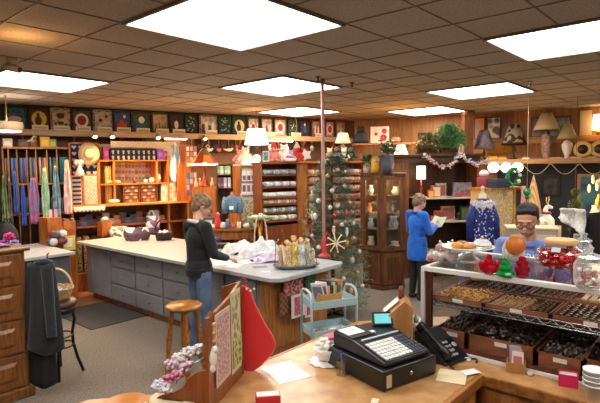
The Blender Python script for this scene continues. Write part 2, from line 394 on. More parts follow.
# ================================================================== cash register
RZ = radians(-14)
t = T('cash_register', 'black cash register with drawer, keypad and small teal screen', 'cash register', (2.13,1.33,.9), RZ)
ob('cash_drawer', S().box(0,.40,0,.47,.006,.11), BLACKP, t, bevel=.006)
ob('label_plate', S().box(.02,.055,-.003,0,.02,.085), rgb((196,178,140),.4), t)
ob('lock', S().lathe([(.011,0),(.011,.006),(0,.007)], M=Matrix.Translation((.2,0,.06)) @ Matrix.Rotation(pi/2,4,'X')), CHROME, t)
bd = S().prism([(.02,.118),(.02,.138),(.27,.192),(.45,.20),(.45,.118)], .03, .375, ax='x')
ob('housing', bd, BLACKP, t, bevel=.008)
sl = atan2(.054,.25)
def onslope(x, y, lift=0): return (x, y, .15+y*tan_(sl)+lift)
tan_ = math.tan
kb = ob('keypad', S().bx((.205,.12,.134+.12*tan_(sl)+.003), (.31,.19,.006), rx=sl), rgb((70,72,76),.5), t)
for i in range(12):
    for j in range(6):
        x, y = .064+i*.0255, .047+j*.028
        c = rgb((225,226,224),.5) if i < 8 else rgb((60,66,78),.5)
        ob('key', S().bx((x,y,.134+y*tan_(sl)+.009), (.020,.022,.006), rx=sl), c, kb)
ob('display_strip', S().bx((.21,.245,.134+.245*tan_(sl)+.004), (.28,.012,.006), rx=sl), rgb((190,200,210),.3), t)
ob('printer_cover', S().bx((.12,.36,.200), (.17,.16,.012), rx=.05), rgb((40,41,44),.4), t, bevel=.004)
ob('receipt_paper', S().bx((.10,.37,.208), (.12,.10,.003), rx=.05), PAPER, t)
ob('switch', S().bx((.2,.30,.200), (.03,.03,.012)), rgb((220,220,222),.4), t)
s_ = ob('screen_housing', S().bx((.345,.37,.232), (.125,.03,.085), rz=-.55, rx=-.5), BLACKP, t, bevel=.006)
ob('screen', S().bx((.345-.0156*math.sin(.55)*math.cos(.5), .37-.0156*math.cos(.55)*math.cos(.5), .232+.0156*math.sin(.5)), (.098,.002,.058), rz=-.55, rx=-.5), mat('teal_screen', (96,176,180), .3, emit=.5), s_)
ob('screen_neck', S().tube([(.34,.41,.185),(.345,.385,.225)], .018), BLACKP, t)
# glass pen holder with blue pen
p = Pz(343,375,.9)
t = T('pen_holder', 'small glass pen holder with a blue pen beside the cash register', 'pen holder', p, .2)
ob('glass', S().box(-.028,.028,-.028,.028,0,.004).box(-.028,.028,-.028,-.025,.004,.085).box(-.028,.028,.025,.028,.004,.085).box(-.028,-.025,-.025,.025,.004,.085).box(.025,.028,-.025,.025,.004,.085), GLASS, t)
single('pen', 'blue ballpoint pen standing in the glass holder', 'pen', S().tube([(0,0,.006),(-.012,.004,.13)], .004).tube([(-.012,.004,.13),(-.0125,.004,.14)], .0045), rgb((40,80,170),.3), p+Vector((0,0,0)))
# flowers on a doily behind the register
p = Pz(326,362,.9)
dm = S().lathe([(0,.0),(.085,.002),(.10,.004),(.098,.007),(.04,.012),(0,.012)], n=48, wav=(12,.08))
single('doily', 'white lace doily under the small flower bowl', 'doily', dm, rgb((240,238,234),.8), p)
t = T('flower_vase', 'white ruffled flower bowl with pink blossoms beside the cash register', 'vase', p+Vector((0,0,.013)))
ob('bowl', S().lathe([(.03,0),(.05,.012),(.06,.045),(.075,.075),(.07,.077),(.05,.045),(.03,.01)], n=32, wav=(9,.07)), rgb((236,236,232),.4), t)
fl_ = S()
for k in range(16): fl_.ell((random.uniform(-.04,.04),random.uniform(-.04,.04),.09+random.uniform(0,.035)), (.02,.02,.015), 0, 8, 5)
ob('white_blossoms', fl_, rgb((238,236,226),.8), t)
fl_ = S()
for k in range(14):
    a = k*2.4; fl_.ell((.035+.032*cos(a)*(k/14)**.5, -.01+.032*sin(a)*(k/14)**.5,.125+.012*cos(k)), (.015,.015,.009), 0, 7, 5)
ob('pink_blossoms', fl_, rgb((222,120,176),.7), t)
# phone
t = T('desk_phone', 'black office desk phone with handset to the right of the register', 'phone', Pz(441,357,.9), radians(-14)); t.scale = (1.2,1.2,1.2)
ob('phone_base', S().prism([(-.10,.0),(-.10,.015),(.08,.125),(.10,.125),(.10,.0)], -.085, .09, ax='x'), BLACKP, t, bevel=.006)
PS = atan2(.11,.18)
def pz_(y): return .015+(y+.10)*tan_(PS)
ob('display', S().bx((.03,.035,pz_(.035)+.003), (.10,.08,.006), rx=PS), rgb((44,48,50),.15), t)
for i in range(3):
    for j in range(4): ob('key', S().bx((-.018+i*.022, -.075+j*.022, pz_(-.075+j*.022)+.004), (.015,.013,.006), rx=PS), rgb((150,152,152),.5), t)
ob('dial_ring', S().lathe([(.014,0),(.014,.004),(.006,.004)], M=Matrix.Translation((.062,-.03,pz_(-.03)+.003)) @ Matrix.Rotation(PS,4,'X')), rgb((170,172,172),.5), t)
hs = S().tube([(-.062,-.09,.03),(-.062,-.09,.055),(-.062,-.03,.095),(-.062,.04,.14),(-.062,.075,.155),(-.062,.09,.135)], [.02,.022,.014,.014,.022,.02])
ob('handset', hs, BLACKP, t)
ob('cord', S().tube([(.0+.09*cos(a), -.14+.035*sin(a), .012) for a in [i*pi/8-.9 for i in range(12)]], .005), BLACKP, t)
# papers
single('paper_sheet', 'white printed sheet lying alone on the counter by the red stocking', 'paper', S().bx((0,0,.001), (.2,.26,.0015)), PAPER, Pz(285,372,.9), radians(-20))
single('paper_sheet', 'folded tan paper sheet lying in front of the desk phone', 'paper', S().prism([(-.09,.002),(-.01,.009),(.09,.002),(.09,.004),(-.01,.011),(-.09,.004)], -.075,.075), rgb((222,204,168),.8), Pz(452,377,.9), radians(18))
single('paper_sheet', 'white envelope slip on the tan paper near the counter corner', 'paper', S().bx((0,0,.0125), (.10,.06,.0015)), PAPER, Pz(470,374,.9), radians(-28))
single('paper_slip', 'small cream slip at the bottom edge below the register', 'paper', S().bx((0,0,.001), (.05,.035,.0015)), rgb((226,216,196)), Pz(375,401,.9), .4)
for u, v, L_ in ((468,361,'in front of the desk phone'),(530,375,'between the wooden card box and the pink box')):
    single('ribbon_disc', 'small round pale disc on the counter %s' % L_, 'disc', S().cyl((0,0,0),.018,.018).cyl((0,0,.018),.012,.002), rgb((226,196,190) if u > 500 else (226,214,206),.6), Pz(u,v,.9))
single('cream_box', 'small red and white box beside the wooden rack at the bottom edge', 'box', S().bx((0,0,.02), (.12,.06,.04)).bx((0,0,.042),(.11,.05,.004),1), [rgb((196,40,44)),rgb((235,220,216))], Pz(268,402,.9), -.7)
# wooden card box, pink box
p = Pz(516,371,.9)
t = T('card_box', 'small open wooden box holding upright cards on the counter', 'box', p, radians(-75))
ob('box_body', S().box(-.05,.05,-.035,.035,0,.004).box(-.05,.05,-.035,-.03,0,.055).box(-.05,.05,.03,.035,0,.06).box(-.05,-.045,-.03,.03,0,.055).box(.045,.05,-.03,.03,0,.055), rgb((178,128,74),.5), t)
for k, (x, y, c, L_, rx) in enumerate(((-.012,-.012,(232,214,206),'white card with pink print leaning at the front of the card box',-.25),(.0,.0,(214,150,150),'pink printed card in the middle of the card box',-.12),(.018,.012,(170,196,224),'pale blue card standing tallest in the card box',.05))):
    q = p+Vector((x,y,.005)); c_ = S().bx((0,0,.055+.012*k), (.06,.003,.11), rx=rx).bx((0,-.0022,.06+.012*k),(.044,.001,.05),1,rx=rx)
    single('card', L_, 'card', c_, [rgb(c), rgb((190,110,110) if k < 2 else (205,222,236))], q, radians(-75))
p = Pz(568,385,.9)
t = T('pink_box', 'open bright pink cardboard box of slips near the foam cups', 'box', p, radians(-75))
ob('box_body', S().box(-.045,.045,-.035,.035,0,.004).box(-.045,.045,-.035,-.032,0,.065).box(-.045,.045,.032,.035,0,.065).box(-.045,-.042,-.032,.032,0,.065).box(.042,.045,-.032,.032,0,.065), rgb((214,36,92),.5), t)
ob('slips', S().box(-.04,.04,-.03,.03,.03,.058), rgb((206,200,196),.8), t)
# foam cup stack
p = Pz(594,400,.9)
for k in range(4):
    single('foam_cup', ['white foam cup, lowest of the stack at the right edge','white foam cup, second from the bottom of the stack','white foam cup, third from the bottom of the stack','white foam cup topmost of the stack at the right edge'][k], 'cup',
        S().lathe([(.035,.0),(.05,.075),(.054,.075),(.054,.082),(.048,.082),(.034,.006),(0,.006)]), rgb((238,236,234),.7), p+Vector((0,0,.001+.024*k)), 0, 'stacked foam cups')
# ================================================================== chocolate display case
CX0, CX1, CY0, CY1, CZ = 2.87, 3.62, -1.6, 1.50, 1.42
t = T('display_case', 'long glass chocolate display case with white top rim on the counter', 'display case', (0,0,0))
ob('top_frame', S().box(CX0-.01,CX0+.03,CY0,CY1+.01,CZ-.028,CZ).box(CX1-.03,CX1,CY0,CY1+.01,CZ-.028,CZ).box(CX0,CX1,CY1-.02,CY1+.01,CZ-.028,CZ), rgb((232,232,232),.3), t, bevel=.003)
ob('glass_top', S().box(CX0+.03,CX1-.03,CY0,CY1-.02,CZ-.012,CZ-.004), GLASS, t)
ob('post', S().box(CX0-.01,CX0+.012,CY1-.012,CY1+.01,.905,CZ-.028), rgb((210,210,212),.3), t)
ob('post', S().box(CX1-.04,CX1,CY1-.04,CY1,.905,CZ-.028), W_CASE, t)
ob('inner_post', S().box(CX0+.012,CX0+.04,CY1-.05,CY1-.012,.905,CZ-.028), W_CASE, t)
ob('end_glass', S().box(CX0+.04,CX1-.04,CY1-.008,CY1-.002,.92,CZ-.03), GLASS, t)
ob('bottom_rail', S().box(CX0-.012,CX0+.012,CY0,CY1+.01,.902,.918), rgb((226,222,218),.4), t)
ob('floor_panel', S().box(CX0+.015,CX1,CY0,CY1-.05,.903,.925), W_CASE, t)
ws = S()
for i in range(16): ws.tube([(CX0+.03+i*.045,CY0,1.19),(CX0+.03+i*.045,CY1-.06,1.19)], .0025, n=5)
ws.tube([(CX0+.025,CY0,1.213),(CX0+.025,CY1-.06,1.213)], .004, n=6).tube([(CX0+.025,CY0,1.178),(CX0+.025,CY1-.06,1.178)], .004, n=6)
zz = []
n_ = 74
for i in range(n_+1): zz.append((CX0+.025, CY0+(CY1-.06-CY0)*i/n_, 1.213 if i % 2 else 1.178))
ws.tube(zz, .003, n=5)
ob('wire_shelf', ws, CHROME, t)
TRW = mat('tray_wood', (148,92,62), .5, 'wood', (112,64,42), 8, stretch=(6,1,6))
def tray(label, y0, y1, x0, x1, z, h=.06, rise=.0):
    t = T('candy_tray', label, 'tray', ((x0+x1)/2,(y0+y1)/2,z), 0)
    a, b = (x1-x0)/2, (y1-y0)/2
    ob('tray_body', S().box(-a,a,-b,b,0,.006).box(-a,-a+.008,-b,b,0,h).box(a-.008,a,-b,b,0,h).box(-a,a,-b,-b+.008,0,h).box(-a,a,b-.008,b,0,h), TRW, t)
    ob('price_label', S().box(-a-.002,-a,-.035,.03,.018,.04), rgb((232,226,214),.7), t)
    return t
DK, MILK, COCO = rgb((52,32,24),.35), rgb((96,58,36),.35), rgb((206,168,120),.6)
ORD = ['first','second','third','fourth','fifth','sixth','seventh','eighth','ninth','tenth','eleventh','twelfth','thirteenth','fourteenth']
def pieces(name, label, group, y0, y1, x0, x1, z, ny, nx, mk, mats, jit=.004, hx=0):
    proto = None
    for i in range(nx):
        for j in range(ny):
            x = x0+.02+(x1-x0-.04)*(i+.5)/nx + random.uniform(-jit,jit); y = y0+.02+(y1-y0-.04)*(j+.5)/ny + random.uniform(-jit,jit)
            rz = random.uniform(-.5,.5); zz = z+hx*i
            if proto is None: proto = single(name, label, 'chocolate', mk(), mats, (x,y,zz), rz, group)
            else: dup(proto, (x,y,zz), rz)
def sq(h=.016, w_=.022): return lambda: S().prism([(-w_/2,0),(w_/2,0),(w_/2-.002,h*.8),(w_/2-.006,h),(-w_/2+.006,h),(-w_/2+.002,h*.8)], -w_/2, w_/2).tube([(-w_/3,-w_/4,h),(0,w_/4,h+.001),(w_/3,-w_/4,h)], .0018, 1, 4)
def dome(r=.013): return lambda: S().lathe([(r,0),(r*1.05,.004),(r*.8,.012),(r*.3,.016),(0,.017)], n=9).ell((0,0,.017), (.004,.004,.002), 1, 5, 4)
ZT = 1.196
tray('wooden tray of golden nut pieces at the left end of the wire shelf', 1.13, 1.44, 2.90, 3.22, ZT, .045)
sf = S()
for k in range(330): sf.ell((random.uniform(2.92,3.20), random.uniform(1.15,1.42), ZT+.03+random.uniform(0,.022)), (random.uniform(.006,.012),random.uniform(.006,.012),.007), random.randint(0,1), 6, 4)
tag(ob('candy_pieces', sf, [rgb((206,160,88),.6), rgb((178,124,60),.6)]), 'golden nut brittle pieces heaped in the left shelf tray', 'candy', kind='stuff')
tray('wooden tray of dark chocolates behind the golden nut tray', 1.0, 1.44, 3.24, 3.52, ZT, .05)
pieces('chocolate', 'dark square chocolate in the tray behind the golden nuts', 'dark squares behind the nut tray', 1.0,1.44,3.24,3.52, ZT+.035, 9, 6, sq(), [DK, MILK])
tray('long wooden tray of beige and dark clusters, second on the wire shelf', .76, 1.12, 2.90, 3.22, ZT, .045)
pieces('chocolate', 'light brown nut cluster in the second shelf tray', 'nut clusters in the second shelf tray', .88,1.12,2.90,3.22, ZT+.03, 6, 7, dome(.015), [rgb((150,112,72),.6), rgb((180,140,96),.6)])
pieces('chocolate', 'dark square chocolate at the right side of the second shelf tray', 'dark squares in the second tray', .76,.88,2.90,3.22, ZT+.03, 3, 7, sq(), [DK, rgb((160,120,80),.5)])
tray('large wooden tray of chocolates, third on the wire shelf', .38, .75, 2.90, 3.25, ZT, .045)
pieces('chocolate', 'dark drizzled chocolate in the third shelf tray', 'drizzled chocolates in the third tray', .38,.75,2.90,3.25, ZT+.03, 9, 8, sq(), [DK, rgb((206,186,160),.5)])
tray('wooden tray of mixed dark chocolates at the back of the wire shelf', .45, .98, 3.27, 3.55, ZT, .05)
pieces('chocolate', 'milk chocolate drop in the tray at the back of the wire shelf', 'milk drops at the back of the wire shelf', .72,.98,3.27,3.55, ZT+.035, 6, 6, dome(), [MILK, DK])
pieces('chocolate', 'cream topped chocolate dome behind the third shelf tray', 'cream topped domes', .44,.72,3.27,3.5, ZT+.05, 6, 4, dome(.017), [rgb((210,176,140),.6), rgb((236,214,186),.6)])
tray('wooden tray of many-coloured small candies at the right end of the shelf', .0, .36, 2.90, 3.3, ZT, .05)
sf = S(); cs = [(226,178,40),(200,60,40),(90,150,60),(230,120,40),(120,70,40),(236,220,170)]
for k in range(520): sf.ell((random.uniform(2.92,3.28), random.uniform(.02,.34), ZT+.035+random.uniform(0,.02)), (.009,.009,.006), random.randint(0,5), 6, 4)
tag(ob('candy_pieces', sf, [rgb(c,.3) for c in cs]), 'yellow, red and green small candies filling the right shelf tray', 'candy', kind='stuff')
# lower level
ZB = .926
def low(y0, y1, x0, x1, h, lab): 
    t = T('candy_tray', lab, 'tray', ((x0+x1)/2,(y0+y1)/2,ZB), 0); a, b = (x1-x0)/2, (y1-y0)/2
    pr = [(-a,0),(-a,h),(-a+.01,h),(-a+.01,.01),(a-.01,.01),(a-.01,h+.02),(a,h+.02),(a,0)]
    ob('tray_body', S().prism(pr,-b,b).box(-a,a,-b,-b+.01,0,h+.01).box(-a,a,b-.01,b,0,h+.01), TRW, t)
    ob('price_label', S().box(-a-.002,-a,-.04,.03,h-.04,h-.015), rgb((232,226,214),.7), t); return t
def heap(y0, y1, x0, x1, z, n, cols, lab, r=.012, long=1.0):
    sf = S()
    for k in range(n):
        x = random.uniform(x0+.015,x1-.015); y = random.uniform(y0+.015,y1-.015)
        a = random.uniform(0,pi); M = Matrix.Translation((x,y,z+random.uniform(0,.03)+(x-x0)*.06)) @ Matrix.Rotation(a,4,'Z') @ Matrix.Rotation(random.uniform(-.5,.5),4,'Y')
        sf.ell((0,0,0), (r*long,r,r*.7), random.randint(0,len(cols)-1), 7, 4, M=M)
    tag(ob('candy_pieces', sf, [rgb(c,.35) for c in cols]), lab, 'candy', kind='stuff')
low(1.24, 1.43, 2.93, 3.5, .10, 'wooden tray of dark clusters at the left end of the lower level')
heap(1.24,1.43,2.93,3.5, ZB+.09, 260, [(44,28,24),(66,44,36),(84,60,48)], 'dark chocolate clusters in the lower left tray')
low(.84, 1.23, 2.93, 3.5, .10, 'wooden tray of black and white dragees on the lower level')
heap(.84,1.23,2.93,3.2, ZB+.09, 330, [(40,30,30),(170,162,156),(96,84,78),(46,34,32),(36,26,26)], 'black and white sugared drops in the second lower tray', .009)
heap(.84,1.23,3.2,3.5, ZB+.09, 200, [(40,26,24),(60,40,34)], 'dark round chocolates behind the black and white drops')
low(.60, .83, 2.93, 3.5, .085, 'wooden tray of white and pale drops in the middle of the lower level')
heap(.60,.83,2.93,3.15, ZB+.06, 170, [(170,160,152),(130,116,108),(90,76,70),(60,46,40)], 'pale sugared drops in the middle lower tray', .009)
heap(.60,.83,3.15,3.5, ZB+.06, 150, [(38,26,22),(58,38,32)], 'dark chocolates behind the pale sugared drops')
low(.10, .59, 2.93, 3.5, .10, 'large wooden tray of dark chocolate pretzels on the lower level')
heap(.10,.59,2.93,3.5, ZB+.10, 460, [(36,22,18),(52,32,24),(30,20,18)], 'dark chocolate covered nuts heaped in the large lower tray', .013)
single('red_price_sheet', 'white and red price sheet lying at the right of the lower tray', 'paper', S().bx((0,0,.002),(.10,.08,.003)).bx((-.03,0,.005),(.02,.07,.002),1), [PAPER, rgb((206,70,70))], Pz(592,318,1.13)*1.0, .2)
# items beyond the case glass: teal tubs, yellow platter, handle
for k, (y, L_) in enumerate(((1.13,'left of the two'),(.97,'right of the two'))):
    t = T('candy_tub', 'small round tub with teal lid behind the glass, %s' % L_, 'tub', (3.42,y-.02,1.07), 0)
    ob('tub', S().lathe([(.05,0),(.06,.05),(.06,.055)]), rgb((130,190,186),.4), t); ob('lid', S().cyl((0,0,.055),.064,.014), rgb((44,148,150),.35), t)
ob_ = single('tub_stand', 'dark wooden riser under the two teal tubs', 'riser', S().box(-.08,.08,-.28,.2,0,.005).box(-.08,-.07,-.28,.2,-.0,-.002), W_CASE, (3.42,1.06,1.06))
t = T('candy_bowl', 'oval clear bowl of yellow wrapped candy behind the case glass', 'bowl', (3.40,1.36,1.062), 0)
ob('bowl', S().lathe([(.05,0),(.09,.03),(.11,.06),(.105,.06),(.085,.03),(.05,.006),(0,.006)], sx=.7), GLASS, t)
yy = S()
for k in range(46): a = random.uniform(0,2*pi); r_ = random.uniform(0,.08); yy.ell((.7*r_*cos(a), r_*sin(a), .03+random.uniform(0,.045)), (.016,.012,.008), random.randint(0,2), 6, 4)
o = ob('wrapped_candy', yy, [rgb((232,196,40),.3), rgb((206,172,30),.3), rgb((150,170,60),.3)], t); o['kind'] = 'stuff'
t = T('wicker_handle_basket', 'pale wicker basket with arched handle inside the case at left', 'basket', (3.43,1.36,ZT+.055), .4)
ob('basket_body', S().lathe([(.05,0),(.07,.03),(.068,.03),(.048,.003)]), rgb((206,180,140),.7), t)
ob('handle', S().tube([(.06*cos(a),0,.03+.07*sin(a)) for a in [pi*i/10 for i in range(11)]], .006), rgb((214,190,150),.6), t)
# lotion bottle and green jar left of the case
t = T('lotion_bottle', 'white bottle with pale blue cap beside the case post', 'bottle', Pz(416,352,.9), 0)
ob('bottle', S().lathe([(.028,0),(.03,.01),(.03,.17),(.018,.185),(.012,.19)]), rgb((226,228,218),.4), t); ob('cap', S().lathe([(.016,.19),(.016,.212),(.006,.235),(0,.238)]), rgb((120,186,216),.4), t)
t = T('glass_jar', 'pale green glass jar standing beside the case post', 'jar', Pz(417,347,.9)+Vector((.13,.02,0)), 0)
ob('jar', S().lathe([(.05,0),(.055,.01),(.055,.10),(.045,.12),(.04,.13)]), mat('green_glass', (196,224,206), .1, trans=.6), t); ob('lid', S().cyl((0,0,.13),.048,.012), rgb((206,214,206),.4), t)
# ================================================================== things on top of the case
def on_top(u, v): return Pz(u, v, CZ)
p = on_top(468,262)
t = T('cake_stand', 'white crystal pedestal cake stand on the display case', 'cake stand', p)
ob('pedestal', S().lathe([(.075,0),(.07,.02),(.035,.05),(.028,.07),(.05,.085)], n=24, wav=(12,.08)), CRYS, t)
ob('plate', S().lathe([(0,.085),(.12,.088),(.165,.10),(.168,.107),(.12,.097),(0,.094)], n=32), rgb((238,236,232),.25), t)
q = p+Vector((-.05,.06,.098))
for k, (dx, dy, c, L_) in enumerate(((-.055,.05,(226,150,50),'golden iced pastry at the left of the cake stand'),(.03,.055,(140,96,72),'brown pastry in the middle of the cake stand'),(-.035,-.02,(206,140,64),'flat caramel pastry at the front of the cake stand'))):
    single('pastry', L_, 'pastry', S().lathe([(.03,0),(.042,.008),(.04,.022),(.025,.032),(0,.034)], n=14, wav=(5,.1)), rgb(c,.5), p+Vector((dx,dy,.099)))
single('glass_dome', 'clear glass dome with knob at the right of the cake stand', 'dome', S().lathe([(.06,0),(.062,.01),(.055,.035),(.035,.055),(.008,.064),(.01,.074),(0,.082)], n=20), mat('clear_glass_dome', (225,230,230), .05, trans=.75), p+Vector((.02,-.085,.1)))
def crystal(name, label, u, v, parts, col, sc_=1.0):
    p = on_top(u, v); m = mat('crystal_'+name, col, .08, trans=.35, spec=.8); s = S()
    for c, r in parts:
        s.ell(tuple(x*sc_ for x in c), tuple(x*sc_ for x in r), 0, 9, 6, smooth=False)
    return single(name, label, 'crystal dish', s, m, p)
crystal('crystal_heart_dish', 'red faceted crystal dish with knob lid beside the cake stand', 489, 274, [((0,0,.03),(.055,.055,.03)),((-.03,.03,.055),(.025,.025,.025)),((.03,-.03,.055),(.025,.025,.025)),((0,0,.065),(.03,.03,.03)),((0,0,.10),(.018,.018,.02))], (196,20,40))
crystal('crystal_tree_dish', 'green faceted crystal tree dish between two red ones', 505, 277, [((0,0,.02),(.052,.052,.022)),((0,0,.05),(.038,.038,.025)),((0,0,.078),(.024,.024,.022)),((0,0,.10),(.012,.012,.016))], (20,160,70))
crystal('crystal_goblet', 'red faceted crystal goblet in front of the orange lidded jar', 522, 278, [((0,0,.02),(.035,.035,.022)),((0,0,.05),(.042,.042,.03)),((0,0,.085),(.034,.034,.025)),((0,0,.11),(.02,.02,.016))], (170,20,46))
p = on_top(513,262)
t = T('glass_jar', 'clear glass jar with orange-lidded mouth tilted toward the front', 'jar', p)
ob('jar', S().lathe([(.05,0),(.065,.02),(.07,.09),(.055,.125),(.05,.135)], n=20), CRYS, t)
M = Matrix.Translation((-.05,-.03,.12)) @ Matrix.Rotation(radians(-72),4,'Z') @ Matrix.Rotation(radians(80),4,'X')
ob('lid', S().lathe([(.0,-.012),(.058,-.012),(.062,0),(.058,.012),(0,.012)], n=24, M=M), rgb((204,112,36),.4), t)
ob('sweets', S().lathe([(.0,.01),(.05,.012),(.06,.05),(.05,.08),(0,.085)], n=14), mat('pastel_sweets', (232,206,196), .6, 'multi', scale=60), t)
p = on_top(560,268)
t = T('candy_jar', 'large round glass jar full of red candies with a wooden lid', 'jar', p)
ob('jar', S().lathe([(.06,0),(.12,.02),(.15,.07),(.13,.115),(.09,.14),(.085,.15)], n=28), GLASS, t)
ob('lid', S().lathe([(0,.15),(.09,.15),(.092,.155),(.092,.175),(.085,.18),(0,.18)], n=24), rgb((214,164,100),.5), t)
rc = S()
for k in range(560):
    a = random.uniform(0,2*pi); zz_ = random.uniform(.012,.11); R_ = .118*sqrt(max(0,1-((zz_-.065)/.075)**2)); r_ = R_*sqrt(random.random())
    rc.ell((r_*cos(a), r_*sin(a), zz_), (.014,.011,.009), 0 if random.random() < .85 else 1, 6, 4)
o = ob('red_candies', rc, [rgb((206,26,32),.2), rgb((230,130,120),.3)], t); o['kind'] = 'stuff'
ob('paper_tag', S().bx((-.10,-.0,.125), (.002,.05,.03), ry=.6), PAPER, t)
for u, v, r_, h_, L_, fill in ((588,287,.07,.12,'clear glass jar of red wrapped sweets at the right end of the case',(200,70,60)),(583,262,.055,.10,'smaller clear glass jar behind the red sweets jar',(214,206,196))):
    p = on_top(u, v); t = T('glass_jar', L_, 'jar', p)
    ob('jar', S().lathe([(r_*.8,0),(r_,.02),(r_,h_),(r_*.75,h_+.025),(r_*.75,h_+.035)], n=20), CRYS, t)
    ob('lid', S().lathe([(r_*.9,h_+.036),(r_*.9,h_+.045),(.02,h_+.06),(.018,h_+.075),(.026,h_+.085),(0,h_+.095)], n=20), CRYS, t)
    f_ = S()
    for k in range(50):
        a = random.uniform(0,2*pi); q_ = r_*.75*sqrt(random.random()); f_.ell((q_*cos(a), q_*sin(a), random.uniform(.02,h_*.75)), (.016,.013,.011), k % 2, 6, 4)
    o = ob('sweets', f_, [rgb(fill,.3), rgb((232,226,220),.4)], t); o['kind'] = 'stuff'
p = on_top(576,249); single('sign_card', 'white framed info card standing behind the candy jars', 'sign', S().bx((0,0,.055),(.06,.008,.11)).bx((0,-.0045,.055),(.045,.002,.085),1), [rgb((206,204,200)), rgb((150,146,142),.6)], p+Vector((.05,0,0)), radians(-60))
# cellophane-wrapped packets, left end of case top
cel = mat('cellophane', (214,200,196), .12, trans=.35, spec=.9)
k = 0
for u, v, c, L_ in ((432,262,(176,60,56),'red ribbon cellophane candy packet at the left corner of the case'),(441,262,(190,150,120),'tan filled cellophane packet on the case, left of the cake stand'),(449,263,(120,84,74),'brown filled cellophane packet nearest the cake stand foot'),(440,252,(200,120,110),'pink filled cellophane packet lying at the back left of the case'),(452,251,(186,170,150),'twisted clear cellophane packet behind the cake stand')):
    p = on_top(u, v); s = S(); s.sheet(lambda a, b: (.055*cos(2*pi*a)*sin(pi*b)*(1+.25*sin(9*a+k)), .045*sin(2*pi*a)*sin(pi*b)*(1+.3*cos(7*a+k)), .06*(1-cos(pi*b))/2+.012*sin(14*a)*sin(pi*b)), 18, 7)
    t = T('candy_packet', L_, 'packet', p+Vector((0,0,.006)), k); ob('wrapper', s, cel, t)
    ob('contents', S().ell((-.02,0,.02),(.02,.025,.015)).ell((.02,.01,.022),(.02,.02,.016)).ell((0,-.02,.02),(.018,.018,.012)), rgb(c,.4), t)
    ob('twist', S().tube([(0,0,.05),(.008,.004,.062),(-.004,0,.075)], [.004,.006,.010], n=7), cel, t); k += 1
# ================================================================== wooden house-shaped box with price tag
p = Pz(401,350,.9); t = T('wooden_box', 'tall plywood box with sloped top standing behind the register', 'box', p, radians(-55)); t.scale = (1.1,1.1,1.12)
PLY = mat('plywood', (196,142,92), .5, 'wood', (172,118,70), 5, stretch=(3,3,.6))
ob('box_body', S().prism([(-.10,0),(-.10,.21),(.01,.305),(.055,.27),(.055,0)], -.11,.09), PLY, t, bevel=.003)
ob('finial', S().lathe([(.014,.295),(.02,.31),(.014,.325),(.02,.34),(.012,.36),(0,.365)], n=10), rgb((110,72,46),.5), t)
ob('price_tag', S().bx((-.058,-.02,.262), (.10,.075,.003), ry=-.71), PAPER, t)
# ================================================================== foreground letter rack
A, B = Vector((1.42,1.84,.9)), Vector((1.83,2.06,.9)); ang = atan2(B.y-A.y, B.x-A.x)
t = T('pattern_rack', 'cherry wood rack with scrolled sides displaying embroidery pattern sheets', 'rack', A, ang)
ob('back_board', S().prism([(0,0),(.465,0),(.465,.53),(.40,.515),(.32,.49),(.10,.46),(.06,.475),(.03,.455),(0,.46)], .0, .018), W_CHER, t, bevel=.003)
ob('end_panel', S().prism([(0,0),(0,.50),(.03,.52),(.12,.49),(.12,0)], .465, .485, ax='x'), W_CHER, t, bevel=.003)
sp = [(.02,0),(.02,.20),(.07,.185),(.12,.15),(.15,.10),(.20,.07),(.27,.05),(.30,.03),(.30,0)]
ob('side_panel', S().prism(sp, -.02, 0, ax='x', M=Matrix.Translation((.05,0,0))), W_CHER, t, bevel=.003)
ob('rack_floor', S().box(.05,.465,.018,.11,0,.02), W_CHER, t); ob('front_lip', S().box(.05,.465,.11,.125,0,.07), W_CHER, t)
ob('pegs', S().tube([(.03,-.018,.43),(.032,-.018,.30)], .006).ell((.03,-.02,.42),.012).ell((.03,-.02,.38),.012).ell((.03,-.02,.34),.012), rgb((196,140,84),.5), t)
def sheet_on(label, x0, x1, z0, z1, m, m2, y=-.004):
    q = Vector((A.x,A.y,A.z)); s = S().bx(((x0+x1)/2,y,(z0+z1)/2), (x1-x0,.004,z1-z0)).bx(((x0+x1)/2,y-.0026,(z0+z1)/2), ((x1-x0)*.8,.0015,(z1-z0)*.88), 1)
    single('pattern_sheet', label, 'pattern sheet', s, [m, m2], q, ang)
sheet_on('pink embroidery pattern sheet on the cherry rack', .075, .265, .09, .45, rgb((214,186,176),.7), mat('pink_lace_print', (206,176,170), .7, 'dots', (176,134,128), 60), y=-.006)
sheet_on('tall cream floral pattern strip on the cherry rack', .285, .425, .07, .505, rgb((206,198,160),.7), mat('cream_floral_print', (206,198,158), .7, 'dots', (140,140,96), 30))
sheet_on('small green floral pattern strip low on the cherry rack', .30, .42, .10, .25, rgb((190,186,130),.7), mat('green_floral_print', (196,190,124), .7, 'dots', (110,120,60), 40), y=-.012)
bk = single('bow_ornament', 'white gathered fabric bow on the near edge of the cherry rack', 'bow', S().ell((0,0,0),(.018,.016,.045)).ell((.008,-.004,.04),(.016,.014,.02)).ell((-.006,-.004,-.045),(.014,.012,.02)), rgb((222,214,206),.8), A+Vector((.012,-.022,.27)))
